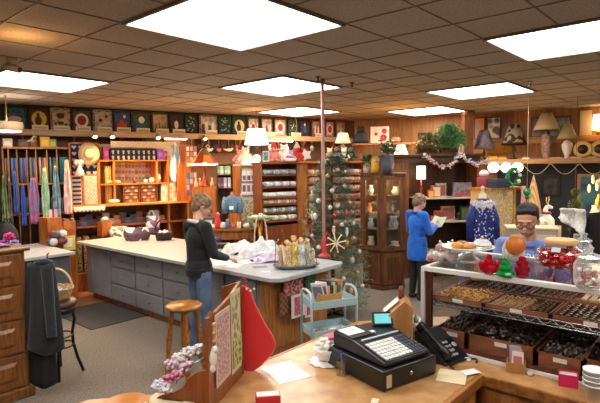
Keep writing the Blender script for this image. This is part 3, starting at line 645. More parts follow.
# red stocking hanging from the far end panel
s = S(); prof = [(0,0),(.045,-.02),(.075,-.10),(.12,-.19),(.165,-.26),(.185,-.31),(.16,-.36),(.10,-.42),(.04,-.455),(.005,-.44),(-.01,-.30),(-.01,-.12)]
t = T('christmas_stocking', 'bright red felt stocking hanging from the cherry rack', 'stocking', (1.865,2.10,1.40), radians(-48)); t.scale = (1.05,1,1.13)
ob('stocking', S().prism([(a,b) for a,b in prof], -.014, .014), rgb((206,26,30),.9,sheen=.5), t, bevel=.012)
ob('loop', S().tube([(.01+.02*cos(a),0,.01+.02*sin(a)) for a in [2*pi*i/10 for i in range(10)]], .003, closed=True), rgb((206,26,30),.9), t)
ob('cuff_beads', S().ell((.03,-.018,-.02),.006).ell((.05,-.018,-.03),.006).ell((.07,-.018,-.02),.006), rgb((230,226,220),.4), t)
# artificial flowers along the scroll side
k = 0
for u, v, c, d_ in ((196,349,(226,222,226),'white'),(188,352,(220,216,222),'white'),(180,358,(228,224,226),'white'),(172,364,(216,196,214),'pale lilac'),(178,374,(214,140,170),'pink'),(168,378,(212,130,164),'pink'),(186,366,(222,190,206),'pale pink'),(158,385,(206,208,224),'pale blue'),(165,388,(224,220,228),'white')):
    p = Pd(u, v, 2.35+.004*(390-v)); s = S()
    for j in range(17):
        a = j*2.4; r_ = .034*sqrt(j/17+.05); s.ell((r_*cos(a), r_*sin(a)*.8, .014*cos(j*1.9)), (.012,.012,.009), 0, 6, 4)
    t = T('silk_flower', '%s silk blossom, number %s down the spray beside the cherry rack' % (d_, ORD[k]), 'flower', p, k, 'silk blossom spray')
    ob('petals', s, rgb(c,.7), t); ob('stem', S().tube([(0,0,-.005),(.01,-.008,-.045)], .003, n=5), rgb((120,140,100),.7), t); k += 1
# bottom-left odds and ends
t = T('wooden_bowl', 'shallow tan wooden bowl cut by the bottom edge of the photo', 'bowl', Pz(126,413,.9), 0)
ob('bowl', S().lathe([(.04,0),(.09,.02),(.11,.05),(.104,.05),(.085,.024),(0,.01)], n=28), rgb((204,132,64),.4), t)
t = T('order_book', 'cream order book with a dark pen slot at the bottom edge', 'book', Pz(172,407,.9), radians(-62))
ob('pages', S().box(-.12,.12,-.06,.06,0,.035), rgb((228,210,176),.7), t, bevel=.003); ob('slot', S().box(-.05,.06,-.006,.006,.035,.037), BLACKP, t)
# ================================================================== left foreground: coat, bar stools, basket, plush flowers
t = T('winter_coat', 'long dark charcoal coat hanging against the oak drawer chest', 'coat', (1.83,4.74,0), radians(-50))
def coat_fn(off, zt, zb, w0, w1):
    def f(a, b):
        z = zt+(zb-zt)*b; wd = w0+(w1-w0)*b**.6; ang = (a-.5)*2.6
        r_ = 1+.10*sin(11*a+3*b)+.04*sin(23*a)
        return (off+wd*sin(ang)*.55*r_-.03*b, -wd*.28*cos(ang)*r_, z+.03*sin(7*a)*b)
    return f
COAT = mat('charcoal_cloth', (36,39,47), .95, 'mottle', (26,29,36), 60, bump=.3, sheen=.3)
ob('shell', S().sheet(coat_fn(.0,1.22,.42,.20,.35), 40, 16), COAT, t, thick=.02)
ob('lining', S().sheet(coat_fn(-.03,.62,.10,.22,.26), 34, 10), rgb((26,26,29),.9), t, thick=.015)
slv = S().sheet(lambda a, b: (.06+.03*b+.05*cos(2*pi*a)*(1-.15*b), -.07-.02*b+.045*sin(2*pi*a), 1.18-.62*b+.01*sin(9*b)), 18, 14)
ob('sleeve', slv, COAT, t)
ob('collar', S().tube([(-.07,-.01,1.215),(-.02,-.04,1.23),(.04,-.04,1.23),(.08,-.01,1.215)], [.025,.035,.035,.025]), COAT, t)
ob('hanger_hook', S().tube([(.02,.02,1.25),(.02,.02,1.29),(.02,.05,1.30)], .006), BLACKM, t)
# metal bar stool
p = Pz(60,374,0); SZ = .76
t = T('bar_stool', 'black metal bar stool with round brown padded seat', 'stool', (p.x,p.y,0), radians(20))
ob('seat', S().lathe([(.0,SZ-.06),(.175,SZ-.06),(.19,SZ-.045),(.192,SZ-.02),(.17,SZ),(.10,SZ+.008),(0,SZ+.01)], n=32), mat('brown_leather', (66,44,36), .4), t)
ob('seat_base', S().lathe([(.0,SZ-.12),(.17,SZ-.12),(.175,SZ-.065),(0,SZ-.065)], n=32), BLACKM, t)
for k in range(4):
    a = pi/4+pi/2*k; P_ = [(r_*cos(a), r_*sin(a), z) for r_, z in ((.145,SZ-.12),(.155,.55),(.13,.42),(.135,.3),(.17,.15),(.22,.0))]
    ob('leg', S().tube(P_, .015), BLACKM, t)
for r_, z in ((.142,.30),(.135,.40)): ob('foot_ring', S().tube([(r_*cos(a), r_*sin(a), z) for a in [2*pi*i/24 for i in range(24)]], .008, closed=True), BLACKM, t)
ob('stretcher', S().tube([(-.095,-.095,.33),(.095,.095,.33)], .007).tube([(-.095,.095,.33),(.095,-.095,.33)], .007), BLACKM, t)
q = Vector((p.x,p.y,SZ+.01))
t = T('wicker_basket', 'pale wicker basket with tall arched handle on the black bar stool', 'basket', q+Vector((.0,-.01,0)), radians(-40))
WICK = mat('wicker', (216,184,130), .7, 'check', (178,140,86), 60, bump=.6)
ob('basket_body', S().lathe([(.0,0),(.11,0),(.13,.03),(.15,.10),(.16,.115),(.15,.115),(.14,.10),(.12,.03),(.10,.01),(0,.01)], n=40, wav=(20,.012)), WICK, t)
ob('rim', S().tube([(.155*cos(a), .155*sin(a), .115+.005*sin(12*a)) for a in [2*pi*i/48 for i in range(48)]], .009, closed=True), WICK, t)
ob('handle', S().tube([(.15*cos(a), 0, .10+.21*sin(a)) for a in [pi*i/16 for i in range(17)]], .011), rgb((222,192,144),.6), t)
cl = S().sheet(lambda a, b: ((a-.5)*.2, (b-.5)*.19, .085+.018*sin(9*a+2*b)+.015*cos(8*b)), 14, 14)
single('folded_cloth', 'blue and white printed cloth lying inside the wicker basket', 'cloth', cl, mat('blue_print_cloth', (214,216,226), .8, 'dots', (120,130,170), 40), q+Vector((0,0,.0)), .3, thick=.006)
# wooden stool
p = Pz(184,304,.75)
t = T('wooden_stool', 'round honey pine stool with turned legs and metal footring', 'stool', (p.x,p.y,0), radians(15))
HON = mat('honey_pine', (172,112,44), .3, 'wood', (128,76,28), 8, stretch=(1,5,5))
ob('seat', S().lathe([(0,.705),(.155,.705),(.178,.72),(.182,.735),(.165,.75),(0,.752)], n=36), HON, t)
for k in range(4):
    a = pi/4+pi/2*k
    def lp(f): return (.115+.075*(1-f))*cos(a), (.115+.075*(1-f))*sin(a), .705*f
    fr_ = [0,.1,.3,.33,.36,.39,.42,.6,.68,.7,.73,.76,.9,1]; rr = [.016,.022,.025,.018,.027,.018,.025,.028,.025,.018,.028,.018,.024,.019]
    ob('leg', S().tube([lp(f) for f in fr_], rr), HON, t)
ob('foot_ring', S().tube([(.178*cos(a), .178*sin(a), .22) for a in [2*pi*i/30 for i in range(30)]], .008, closed=True), CHROME, t)
# plush flowers on the chest and black bag
for k, (u, v, c, L_) in enumerate(((9,236,(214,60,130),'bright pink silk flower on top of the oak chest'),(4,243,(170,60,150),'magenta silk flower at the left edge on the oak chest'),(14,243,(150,130,196),'lilac silk flower at the right side of the oak chest top'),(8,247,(196,180,214),'pale violet silk flower lowest on the oak chest'),(17,250,(120,70,110),'dark plum silk flower near the chest corner'))):
    p = Pd(u, v, 4.75); s = S()
    for j in range(16):
        a = j*2.4; r_ = .045*sqrt(j/16+.03); s.ell((r_*cos(a), r_*.6*sin(a), .02*cos(j*1.7)), (.02,.018,.014), 0, 7, 5)
    z0 = 1.376-p.z
    t = T('silk_flower', L_, 'flower', p); ob('petals', s, rgb(c,.7), t); ob('stem', S().tube([(0,0,-.01),(.005,.0,min(z0,-.03))], .006), rgb((80,110,70),.8), t)
single('flower_cloth', 'lilac printed cloth spread on the oak chest under the flowers', 'cloth', S().sheet(lambda a, b: ((a-.5)*.5, (b-.5)*.3, .004+.006*sin(9*a)*cos(7*b)), 12, 8), mat('lilac_print', (176,150,180), .8, 'dots', (110,60,110), 50), (1.38,5.08,1.382), 0, thick=.004)
t = T('black_bag', 'black fabric bag slumped at the left edge behind the oak chest', 'bag', (2.62,8.1,.922), .3)
ob('bag_body', S().lathe([(.12,0),(.17,.05),(.16,.22),(.10,.34),(.04,.38),(0,.385)], n=20, wav=(5,.08)), rgb((34,34,38),.9), t); ob('strap', S().tube([(.05,0,.36),(.08,0,.43),(-.02,0,.44),(-.04,0,.36)], .012), rgb((34,34,38),.9), t)
# ================================================================== LEFT WALL
def zl(u, v, off): return FL.p(u, v, off)[1]
LEDZ = zl(150,133,.32)                      # top of the quilt ledge
sA, sB = FL.p(-6,130,.3)[0], FL.p(352,138,.3)[0]
def FM(f, s_, off=0, z=0): return Matrix.Translation(f.w(s_, off, z)) @ Matrix.Rotation(f.ang,4,'Z')
t = T('wall_shelf', 'long high oak ledge carrying the row of quilted squares', 'shelf', FL.w((sA+sB)/2, 0, LEDZ), FL.ang)
L2 = (sB-sA)/2
ob('board', S().box(-L2,L2,-.32,-.0,-.035,0), W_PINE, t)
ob('front_rail', S().box(-L2,L2,-.335,-.32,-.09,.012), mat('ledge_front', (186,150,110), .5, 'wood', (160,122,82), 6, stretch=(.6,7,7)), t)
for k in range(9): ob('bracket', S().prism([(0,-.035),(-.28,-.035),(-.0,-.26)], -.015,.015, ax='x', M=Matrix.Translation((-L2+.4+k*(2*L2-.8)/8,0,0))), W_PINE, t)
# quilted squares: (u0,u1, border, field, motif, motif colour, label)
Q = [(2,27,(44,64,66),(70,110,112),'bowl',(206,160,140),'teal and black quilted square with a pale bowl shape'),
(28,50,(66,42,30),(92,60,34),'sun',(222,180,70),'dark brown quilted square with a golden disc and white figure'),
(50.5,70,(190,160,124),(206,176,140),'cart',(74,50,40),'beige quilted square with dark cart motif'),
(71,92,(74,58,46),(110,88,66),'wreath',(150,60,40),'brown quilted square with white ring and rust centre'),
(93,112,(176,158,134),(204,190,166),'leaf',(150,34,30),'cream quilted square with two red birds'),
(113,130,(60,74,110),(84,96,130),'truck',(206,84,40),'blue quilted square with an orange truck shape'),
(131,150,(110,62,34),(70,100,90),'pond',(70,100,140),'brown bordered quilted square with a green and blue scene'),
(151.5,168,(96,92,50),(206,176,140),'trees',(104,110,50),'quilted square with cream sky and green trees'),
(169,183,(52,36,36),(66,54,52),'spot',(220,200,190),'very dark quilted square with a small white figure'),
(184.5,197,(34,40,36),(44,56,46),'dots',(190,190,170),'dark green quilted square sprinkled with pale dots, left of the house square'),
(199,217,(150,120,100),(206,196,184),'houses',(90,66,80),'white quilted square with a row of houses'),
(218,231,(30,42,40),(46,60,52),'dots',(150,190,140),'dark green quilted square sprinkled with green dots, left of the moon square'),
(232,246,(44,62,48),(56,76,56),'sun',(222,206,140),'dark green quilted square with a pale yellow moon'),
(247.5,258.5,(120,90,72),(214,200,186),'spot',(170,50,44),'small white quilted square with a red figure above the hanging lamp'),
(261,272,(110,80,66),(206,192,178),'cone',(170,34,36),'white quilted square with a red bell dress'),
(274,286,(120,84,66),(206,180,156),'wreath',(170,40,40),'beige quilted square with a red wreath'),
(287.5,297,(36,46,40),(50,66,54),'dots',(206,206,186),'dark green quilted square behind the hanging cord'),
(299,310,(36,38,54),(52,54,76),'spot',(80,84,110),'plain navy quilted square near the striped pole'),
(311.5,320,(120,50,50),(196,166,156),'houses',(150,40,44),'red and white quilted square just left of the striped pole'),
(325,334,(110,50,46),(206,180,170),'wreath',(190,50,46),'red and white quilted square just right of the striped pole'),
(336,345,(150,116,80),(200,166,124),'cone',(230,210,180),'tan quilted square with a pale cone')]
for i, (u0,u1,c1,c2,mo,c3,L_) in enumerate(Q):
    s_, zb, wd, _ = FL.rect(u0, u1, 108, 128, .10); zt = CE-.03; h = zt-LEDZ-.002
    t = T('quilted_square', L_, 'wall quilt', FL.w(s_, .09, LEDZ+.001), FL.ang, 'quilted squares on the high ledge')
    ob('border', S().box(-wd/2,wd/2,-.015,.015,0,h), mat('quilt_border_%d' % i, c1, .85, 'dots', tuple(int(v*.55) for v in c1), 30), t)
    w2, h2, y = wd*.40, h*.40, -.017; cz = h/2
    ob('field', S().box(-w2,w2,-.019,-.015,cz-h2,cz+h2), mat('quilt_field_%d' % i, c2, .85, 'mottle', tuple(int(v*.7) for v in c2), 14), t)
    g = S(); m1, m2 = rgb(c3,.8), rgb((232,222,206) if sum(c3) < 420 else (70,50,44),.8)
    def disc(x, z, rx, rz_, m=0, dy=0): g.add([(x+rx*cos(2*pi*k/20), -.021-dy, z+rz_*sin(2*pi*k/20)) for k in range(20)]+[(x+rx*cos(2*pi*k/20), -.018, z+rz_*sin(2*pi*k/20)) for k in range(20)], [list(range(20))]+[(k,(k+1)%20,20+(k+1)%20,20+k) for k in range(20)], m)
    def bar(x0,x1,z0,z1,m=0,dy=0): g.box(x0*w2,x1*w2,-.021-dy,-.018,cz+z0*h2,cz+z1*h2,m)
    if mo == 'bowl': disc(0,cz-.1*h2,w2*.7,h2*.3); [disc(w2*x,cz+h2*z,w2*.16,h2*.12,1) for x,z in ((-.6,.6),(-.1,.75),(.5,.6),(.7,.2),(-.7,-.7))]
    elif mo == 'sun': disc(0,cz,w2*.85,h2*.8); disc(-w2*.1,cz-.2*h2,w2*.4,h2*.5,1,.002); disc(-w2*.1,cz+.4*h2,w2*.2,h2*.22,1,.002)
    elif mo == 'cart': bar(-.4,.4,-.5,-.2); disc(0,cz+.4*h2,w2*.5,h2*.3); bar(-.7,-.5,-.8,-.3); bar(.5,.8,-.9,-.4)
    elif mo == 'wreath': disc(0,cz,w2*.8,h2*.75,1); disc(0,cz,w2*.55,h2*.52,0,.002)
    elif mo == 'leaf': disc(-w2*.3,cz+.1*h2,w2*.28,h2*.2); disc(w2*.5,cz+.5*h2,w2*.2,h2*.15); bar(-.9,.9,-.95,-.8)
    elif mo == 'truck': bar(-.7,.7,-.8,-.2); bar(-.3,.3,-.2,.15); disc(w2*.4,cz+.6*h2,w2*.2,h2*.2,1)
    elif mo == 'pond': disc(0,cz-.5*h2,w2*.8,h2*.35); disc(.1*w2,cz+.3*h2,w2*.4,h2*.4,1)
    elif mo == 'trees': [g.add([(w2*(x-.22),-.022,cz-.8*h2),(w2*(x+.22),-.022,cz-.8*h2),(w2*x,-.022,cz+z*h2)],[(0,1,2)]) for x,z in ((-.6,.2),(-.1,.45),(.35,.1),(.75,.3))]; bar(-.95,.95,-.95,-.75)
    elif mo == 'dots': [disc(w2*random.uniform(-.9,.9),cz+h2*random.uniform(-.9,.9),w2*.11,w2*.11) for _ in range(14)]
    elif mo == 'houses': [bar(x,x+.35,-.7,z,k%2) for k,(x,z) in enumerate(((-.9,.1),(-.45,.4),(0,-.05),(.45,.3)))]; bar(-.95,.95,-.95,-.7)
    elif mo == 'cone': g.add([(-w2*.5,-.022,cz-.8*h2),(w2*.5,-.022,cz-.8*h2),(0,-.022,cz+.6*h2)],[(0,1,2)]); disc(0,cz+.6*h2,w2*.15,h2*.15)
    else: disc(0,cz-.1*h2,w2*.35,h2*.5); disc(0,cz+.5*h2,w2*.2,h2*.2,1)
    ob('print_pattern', g, [m1,m2], t)
    if i % 2 == 0 or i < 9:
        cw = S().bx((0,0,.045),(.24,.006,.09),rx=.12).bx((0,-.0042,.045),(.20,.001,.03),1,rx=.12)
        single('price_card', 'cream price card under the %s' % L_.replace(' quilted square',' square').replace(' sprinkled',' ').replace('  ',' '), 'card', cw, [rgb((220,196,160),.7), rgb((180,150,110),.7)], FL.w(s_, .26, LEDZ+.002), FL.ang, 'price cards on the ledge')
# small spotlights clipped to the ledge and strip lights beneath it
for k, (u, v) in enumerate(((112,128),(158,133),(205,136),(95,137))):
    s_, z = FL.p(u, v, .38); t = T('clip_spotlight', 'small clip-on spotlight at the ledge, %s from the left' % ('third','fourth','last','second')[k] if k != 3 else 'small clip-on spotlight below the ledge above the straw hat', 'light', FL.w(s_, .36, LEDZ-.03), FL.ang)
    ob('lamp_head', S().lathe([(.02,0),(.05,-.07),(.052,-.08),(.045,-.08),(.012,-.01)], M=Matrix.Rotation(-.5,4,'X')), rgb((206,180,140),.4), t); ob('bulb', S().ell((0,-.035,-.062),.025), BULB, t)
    ob('arm', S().tube([(0,.03,-.02),(0,0,0)], .008), BRASS, t)
for u0, u1, v, L_ in ((164,188,139,'under the ledge above the sewing shelves'),(262,294,137,'under the ledge above the stuffed toys')):
    s_, zb, wd, _ = FL.rect(u0,u1,v-1,v+1,.25)
    t = T('strip_light', 'glowing white strip light %s' % L_, 'light', FL.w(s_, .22, LEDZ-.095), FL.ang)
    ob('fixture', S().box(-wd/2,wd/2,-.04,.04,.03,.06), rgb((200,180,150)), t); ob('tube', S().tube([(-wd/2+.02,0,.01),(wd/2-.02,0,.01)], .02), mat('strip_glow', (255,236,204), .5, emit=9), t)
# dark framed cloth squares hanging below the ledge, mid wall
for k in range(9):
    u0 = 196+k*8.2; s_, zb, wd, h = FL.rect(u0, u0+7.2, 140, 153, .04)
    c = [(54,40,42),(60,46,52),(46,36,44),(72,44,40),(50,44,50),(60,40,38),(44,40,50),(64,48,44),(50,36,36)][k]
    t = T('quilt_block', 'dark purple-brown quilt block hanging in the mid wall row, %s from the left' % ORD[k], 'quilt block', FL.w(s_, .02, zb), FL.ang, 'dark quilt blocks in a row')
    ob('block', S().box(-wd/2,wd/2,-.012,.012,0,h), rgb(c,.9), t)
    a = wd*.32; ob('diamond', S().add([(0,-.0145,h/2-a),(a,-.0145,h/2),(0,-.0145,h/2+a),(-a,-.0145,h/2)],[(0,1,2,3)]).add([(0,-.0165,h/2-a*.5),(a*.5,-.0165,h/2),(0,-.0165,h/2+a*.5),(-a*.5,-.0165,h/2)],[(0,1,2,3)],1), [rgb((206,200,200) if k == 1 else (100,84,90),.8), rgb(c,.9)], t)
for u0,u1,v0,v1,c,L_ in ((146,162,139,145,(110,106,112),'grey fabric panel hanging above the white shelf backdrop'),(163,180,140,145,(150,100,86),'dusty red fabric panel hanging under the strip light'),(126,142,136,143,(84,46,34),'dark rust fabric panel hanging below the ledge'),(108,122,136,143,(60,44,36),'dark brown fabric panel below the ledge left of the rust one'),(262,280,140,150,(66,42,34),'dark brown fabric panel above the pink stuffed toy'),(281,300,140,150,(56,36,32),'very dark fabric panel above the snowman')):
    s_, zb, wd, h = FL.rect(u0,u1,v0,v1,.04); single('hanging_fabric', L_, 'fabric', S().box(-wd/2,wd/2,-.008,.008,0,h), rgb(c,.9), FL.w(s_, .03, zb), FL.ang)
# ------------------------------------------------------------------ scarf rack
SC = FR(3, 7.75, 70, 8.22)
a0, zt = SC.p(3,150,0); a1, _ = SC.p(68.5,143.5,0); zt = SC.p(40,147,0)[1]
t = T('scarf_rack', 'tall oak pigeonhole rack of hanging scarves at the far left', 'rack', SC.w(0,0,0), SC.ang)
fr_ = S().box(a0-.02,a1+.02,-.02,.36,zt-.03,zt).box(a0-.02,a0,0,.36,0,zt).box(a1,a1+.02,0,.36,0,zt)
ob('frame', fr_, W_OAK, t)
ob('back', S().box(a0,a1,.34,.36,0,zt), W_DARK, t)
us = [3,8.5,17,27,36,47,57,68.5]; ss = [SC.p(u,160,0)[0] for u in us]
zs = [zt-.03, SC.p(40,184,0)[1], SC.p(40,214,0)[1], .45]
for s_ in ss[1:-1]: ob('divider', S().box(s_-.008,s_+.008,0,.34,.3,zt-.03), W_OAK, t)
for z in zs[1:]: ob('shelf', S().box(a0,a1,.0,.34,z-.012,z+.012), W_OAK, t)
# rolled bolts standing in the cubbies
BC = [((206,180,160),(120,80,90)),((120,150,206),(70,90,170)),((140,150,206),(90,100,170)),((180,190,196),(90,100,140)),((214,200,190),(170,90,80)),((120,170,160),(60,80,110)),((60,150,190),(90,180,140))]
CN = ['blush','mid blue','periwinkle','pale grey','cream striped','sage green','turquoise']
RN = ['top','middle','bottom']
for r_ in range(3):
    for k in range(7):
        c1, c2 = BC[(k+r_*3)%7]; x0, x1 = ss[k], ss[k+1]; zb = zs[r_+1]+.013
        zh = [.30,.24,.34][r_]*(.95+.1*((k*7)%3)/2)
        if r_ == 0: zh = SC.p(30,158-.2*us[k]*.1,0)[1]-zb
        w_ = (x1-x0)*.36; xc = (x0+x1)/2+.12*(x1-x0)
        s = S()
        for j in range(3): s.lathe([(w_/3,0),(w_/3,zh-.02),(w_/4,zh)], (xc-w_*.66+j*w_*.66,.16,0), 10, j % 2)
        q_ = SC.w(0,0,zb)
        single('fabric_bundle', 'upright %s fabric bundle in the %s row of the scarf rack, %s cubby' % (CN[(k+r_*3)%7], RN[r_], ORD[k]), 'fabric', s, [rgb(c1,.85), rgb(c2,.85)], q_, SC.ang, 'fabric bundles in the scarf rack')
# draped scarves: (u0,u1,v0,v1,colours,label)
SCF = [(2,8,176,232,(130,160,90),(70,90,60),'green and gold patterned'),(8,12,178,226,(60,50,50),(150,120,110),'black flecked'),(13,18,172,214,(60,110,180),(40,70,140),'royal blue'),(21,26,186,226,(70,100,190),(60,80,170),'bright blue'),
 (29,39,178,224,(70,140,200),(200,70,90),'blue to red tie-dyed'),(42,49,168,224,(120,180,150),(190,210,180),'mint green'),(53,60,166,218,(150,180,190),(90,110,120),'silver grey'),(64,71,160,214,(220,150,170),(236,226,206),'pink and cream floral')]
for k, (u0,u1,v0,v1,c1,c2,L_) in enumerate(SCF):
    s_, zb, wd, h = SC.rect(u0,u1,v0,v1,.06)
    fn = lambda a, b, wd=wd, h=h, k=k: ((a-.5)*wd*(.45+.55*min(1,(1-b)*2.4+.0))*(1+.1*sin(5*b+k)), .018*sin(a*13+k)+.01*sin(6*b), h*b)
    t = T('scarf', '%s scarf hanging on the front of the scarf rack' % L_, 'scarf', SC.w(s_, .07, zb), SC.ang, 'scarves on the rack')
    ob('cloth', S().sheet(fn, 16, 14), mat('scarf_%d' % k, c1, .7, 'mottle', c2, 9, stretch=(2,1,1)), t, thick=.006)
    ob('hanging_ring', S().tube([(.012*cos(a),.0,h+.008+.012*sin(a)) for a in [2*pi*i/10 for i in range(10)]], .003, closed=True), BRASS, t)
# things on top of the scarf rack
for k, (u, v, dims, c, L_, cat_) in enumerate(((8,150,(.13,.06,.13),(214,206,196),'small white card box at the left end on the scarf rack','box'),(45,146,(.14,.05,.17),(206,160,40),'yellow packaged craft kit on the scarf rack','packet'),(53,145,(.10,.05,.13),(150,150,70),'green packaged craft kit beside the yellow one','packet'),(24,148,(.16,.08,.12),(74,50,36),'dark brown box on the scarf rack','box'))):
    s_, _ = SC.p(u, v, -.12); single('craft_packet', L_, cat_, S().bx((0,0,dims[2]/2), dims).bx((0,-dims[1]/2-.001,dims[2]*.45),(dims[0]*.7,.002,dims[2]*.5),1), [rgb(c,.6), rgb(tuple(min(255,v_+30) for v_ in c),.6)], SC.w(s_, -.12, zt+.001), SC.ang)
for k, u in enumerate((29,34)):
    s_, _ = SC.p(u, 148, -.1); t = T('deer_figurine', 'slim %s deer figurine standing on the scarf rack' % ('cream','tan')[k], 'figurine', SC.w(s_, -.1, zt+.001), SC.ang+k)
    ob('body', S().tube([(-.05,0,.09),(.0,0,.095),(.04,0,.10),(.06,0,.15),(.07,0,.17)], [.018,.024,.024,.012,.014]).tube([(.07,0,.17),(.1,0,.165)], [.014,.007]).tube([(.07,.008,.18),(.06,.02,.22)], .004).tube([(.07,-.008,.18),(.06,-.02,.22)], .004), rgb(((216,196,160),(180,140,96))[k],.6), t)
    for x, y in ((-.045,.012),(-.045,-.012),(.035,.012),(.035,-.012)): ob('leg', S().tube([(x,y,0),(x,y,.09)], .006), rgb(((216,196,160),(180,140,96))[k],.6), t)
# drum lamp hanging at the left edge
p = Pd(7,127,7.4)
t = T('drum_lamp', 'white drum ceiling lamp glowing at the left edge below the quilts', 'lamp', p, 0)
ob('lamp_shade', S().lathe([(.20,-.06),(.21,.07),(.2,.07),(.19,-.06)], n=28), rgb((226,196,156),.7), t)
ob('diffuser', S().lathe([(0,-.075),(.16,-.07),(.198,-.055),(0,-.05)], n=28), mat('drum_glow', (255,240,220), .5, emit=8), t)
ob('stem', S().tube([(0,0,.07),(0,0,CE-p.z)], .008), BRASS, t)
# ------------------------------------------------------------------ pegboard panel with jewellery cards, straw hat, doll
OFF = .45
s_, zb, wd, h = FL.rect(71,98,144,176,OFF)
SH_Z = FL.p(130,203,OFF)[1]                  # long counter shelf of the sewing unit
t = T('jewellery_board', 'black display board of pale heart cards beside the scarves', 'display board', FL.w(s_, OFF-.04, zb), FL.ang)
ob('board', S().box(-wd/2,wd/2,-.01,.01,0,h), rgb((34,32,34),.8), t); ob('frame', S().box(-wd/2-.03,-wd/2,-.02,.02,-.02,h+.02).box(wd/2,wd/2+.03,-.02,.02,-.02,h+.02).box(-wd/2,wd/2,-.02,.02,h,h+.03), W_ORNG, t)
for i in range(4):
    for j in range(5):
        x, z = -wd/2+wd*(i+.5)/4, h*(j+.5)/5; r_ = wd*.085
        heart = [(r_*(16*sin(a)**3)/16, r_*(13*cos(a)-5*cos(2*a)-2*cos(3*a)-cos(4*a))/16) for a in [2*pi*k/16 for k in range(16)]]
        single('jewellery_card', 'pale heart-shaped jewellery card pinned to the black board', 'card', S().prism([(a_, b_+0) for a_, b_ in heart], -.004, .0), rgb((186,176,190),.4), FL.w(s_+x, OFF-.028+.006, zb+z), FL.ang, 'heart jewellery cards')
s2, z2 = FL.p(89,154,OFF+.06)
t = T('straw_hat', 'large woven straw hat hanging over the jewellery board', 'hat', FL.w(s2, OFF+.05, z2), FL.ang)
MH = Matrix.Rotation(pi/2,4,'X')
ob('brim', S().lathe([(.0,.0),(.09,.005),(.165,.0),(.17,.008),(.09,.016),(0,.016)], n=32, M=MH, sy=1.15), mat('straw', (228,200,150), .8, 'check', (206,172,120), 50), t)
ob('crown', S().lathe([(.09,.01),(.085,.04),(.06,.06),(0,.062)], n=24, M=MH), mat('straw', ()), t)
s2, z2 = FL.p(79,163,OFF+.05); single('fabric_flower', 'pale blue-grey fabric bloom on the jewellery board left of the hat', 'flower', S().ell((0,0,0),(.09,.03,.06)).ell((.03,-.02,.02),(.05,.03,.04)).ell((-.03,-.02,-.01),(.05,.03,.04)), rgb((196,196,206),.8), FL.w(s2,OFF+.03,z2), FL.ang)
s2, z2 = FL.p(80,176,OFF+.08)
t = T('angel_doll', 'white cloth angel doll below the straw hat', 'doll', FL.w(s2,OFF+.08,z2), FL.ang)
ob('dress', S().lathe([(.08,0),(.06,.08),(.025,.16),(.02,.18),(0,.18)]), rgb((236,226,212),.8), t); ob('head', S().ell((0,0,.2),.028), rgb((226,190,160),.7), t); ob('hair', S().ell((0,.008,.212),(.032,.03,.025)), rgb((206,160,90),.8), t)
# ------------------------------------------------------------------ sewing shelf unit
sL, _ = FL.p(73.5,200,OFF); sR, _ = FL.p(187,200,OFF)
ztop = FL.p(110,143,OFF)[1]
t = T('sewing_shelf_unit', 'wide orange-oak shelf unit of sewing notions along the left wall', 'shelf unit', FL.w(0,0,0), FL.ang)
D_ = OFF
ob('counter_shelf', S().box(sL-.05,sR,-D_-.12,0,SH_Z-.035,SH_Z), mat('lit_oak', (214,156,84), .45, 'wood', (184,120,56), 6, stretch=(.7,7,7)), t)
for u in (98.5,187): x = FL.p(u,170,D_)[0]; ob('upright', S().box(x-.02,x+.02,-D_,0,SH_Z,ztop), W_ORNG, t)
x1, x2, x3, x4 = [FL.p(u,170,D_)[0] for u in (98.5,114,157,166)]
zA, zB_, zC = FL.p(130,160,D_)[1], FL.p(130,183.5,D_)[1], FL.p(107,183,D_)[1]
xR = FL.p(169,170,D_)[0]
ob('top_shelf', S().box(x1,xR,-D_,0,zA-.02,zA), W_ORNG, t)
ob('middle_shelf', S().box(x1,xR,-D_,0,zB_-.02,zB_), W_ORNG, t)
ob('divider', S().box(x2-.015,x2+.015,-D_,0,SH_Z,zA), W_ORNG, t); ob('divider', S().box(x3-.015,x3+.015,-D_,0,zB_,zA), W_ORNG, t); ob('divider', S().box(xR-.03,xR,-D_,0,SH_Z,zA+.08), W_ORNG, t)
ob('back_panel', S().box(sL,sR,-.03,-.01,SH_Z,ztop), mat('cream_board', (226,200,160), .8), t)
ob('base_back', S().box(sL-.05,sR,-.03,-.01,0,SH_Z), W_OAK, t)
ob('base_end', S().box(sL-.05,sL-.02,-D_-.1,0,0,SH_Z-.035), W_OAK, t); ob('base_end', S().box(sR-.03,sR,-D_-.1,0,0,SH_Z-.035), W_OAK, t)
zM = FL.p(85,226,D_)[1]
ob('lower_shelf', S().box(sL-.02,sR-.03,-D_-.05,0,zM-.03,zM), W_OAK, t); ob('plinth', S().box(sL-.02,sR-.03,-D_-.08,0,0,.30), W_OAK, t)
xm = FL.p(168,215,D_)[0]; ob('base_divider', S().box(xm-.015,xm+.015,-D_-.08,0,.3,SH_Z-.035), W_OAK, t)
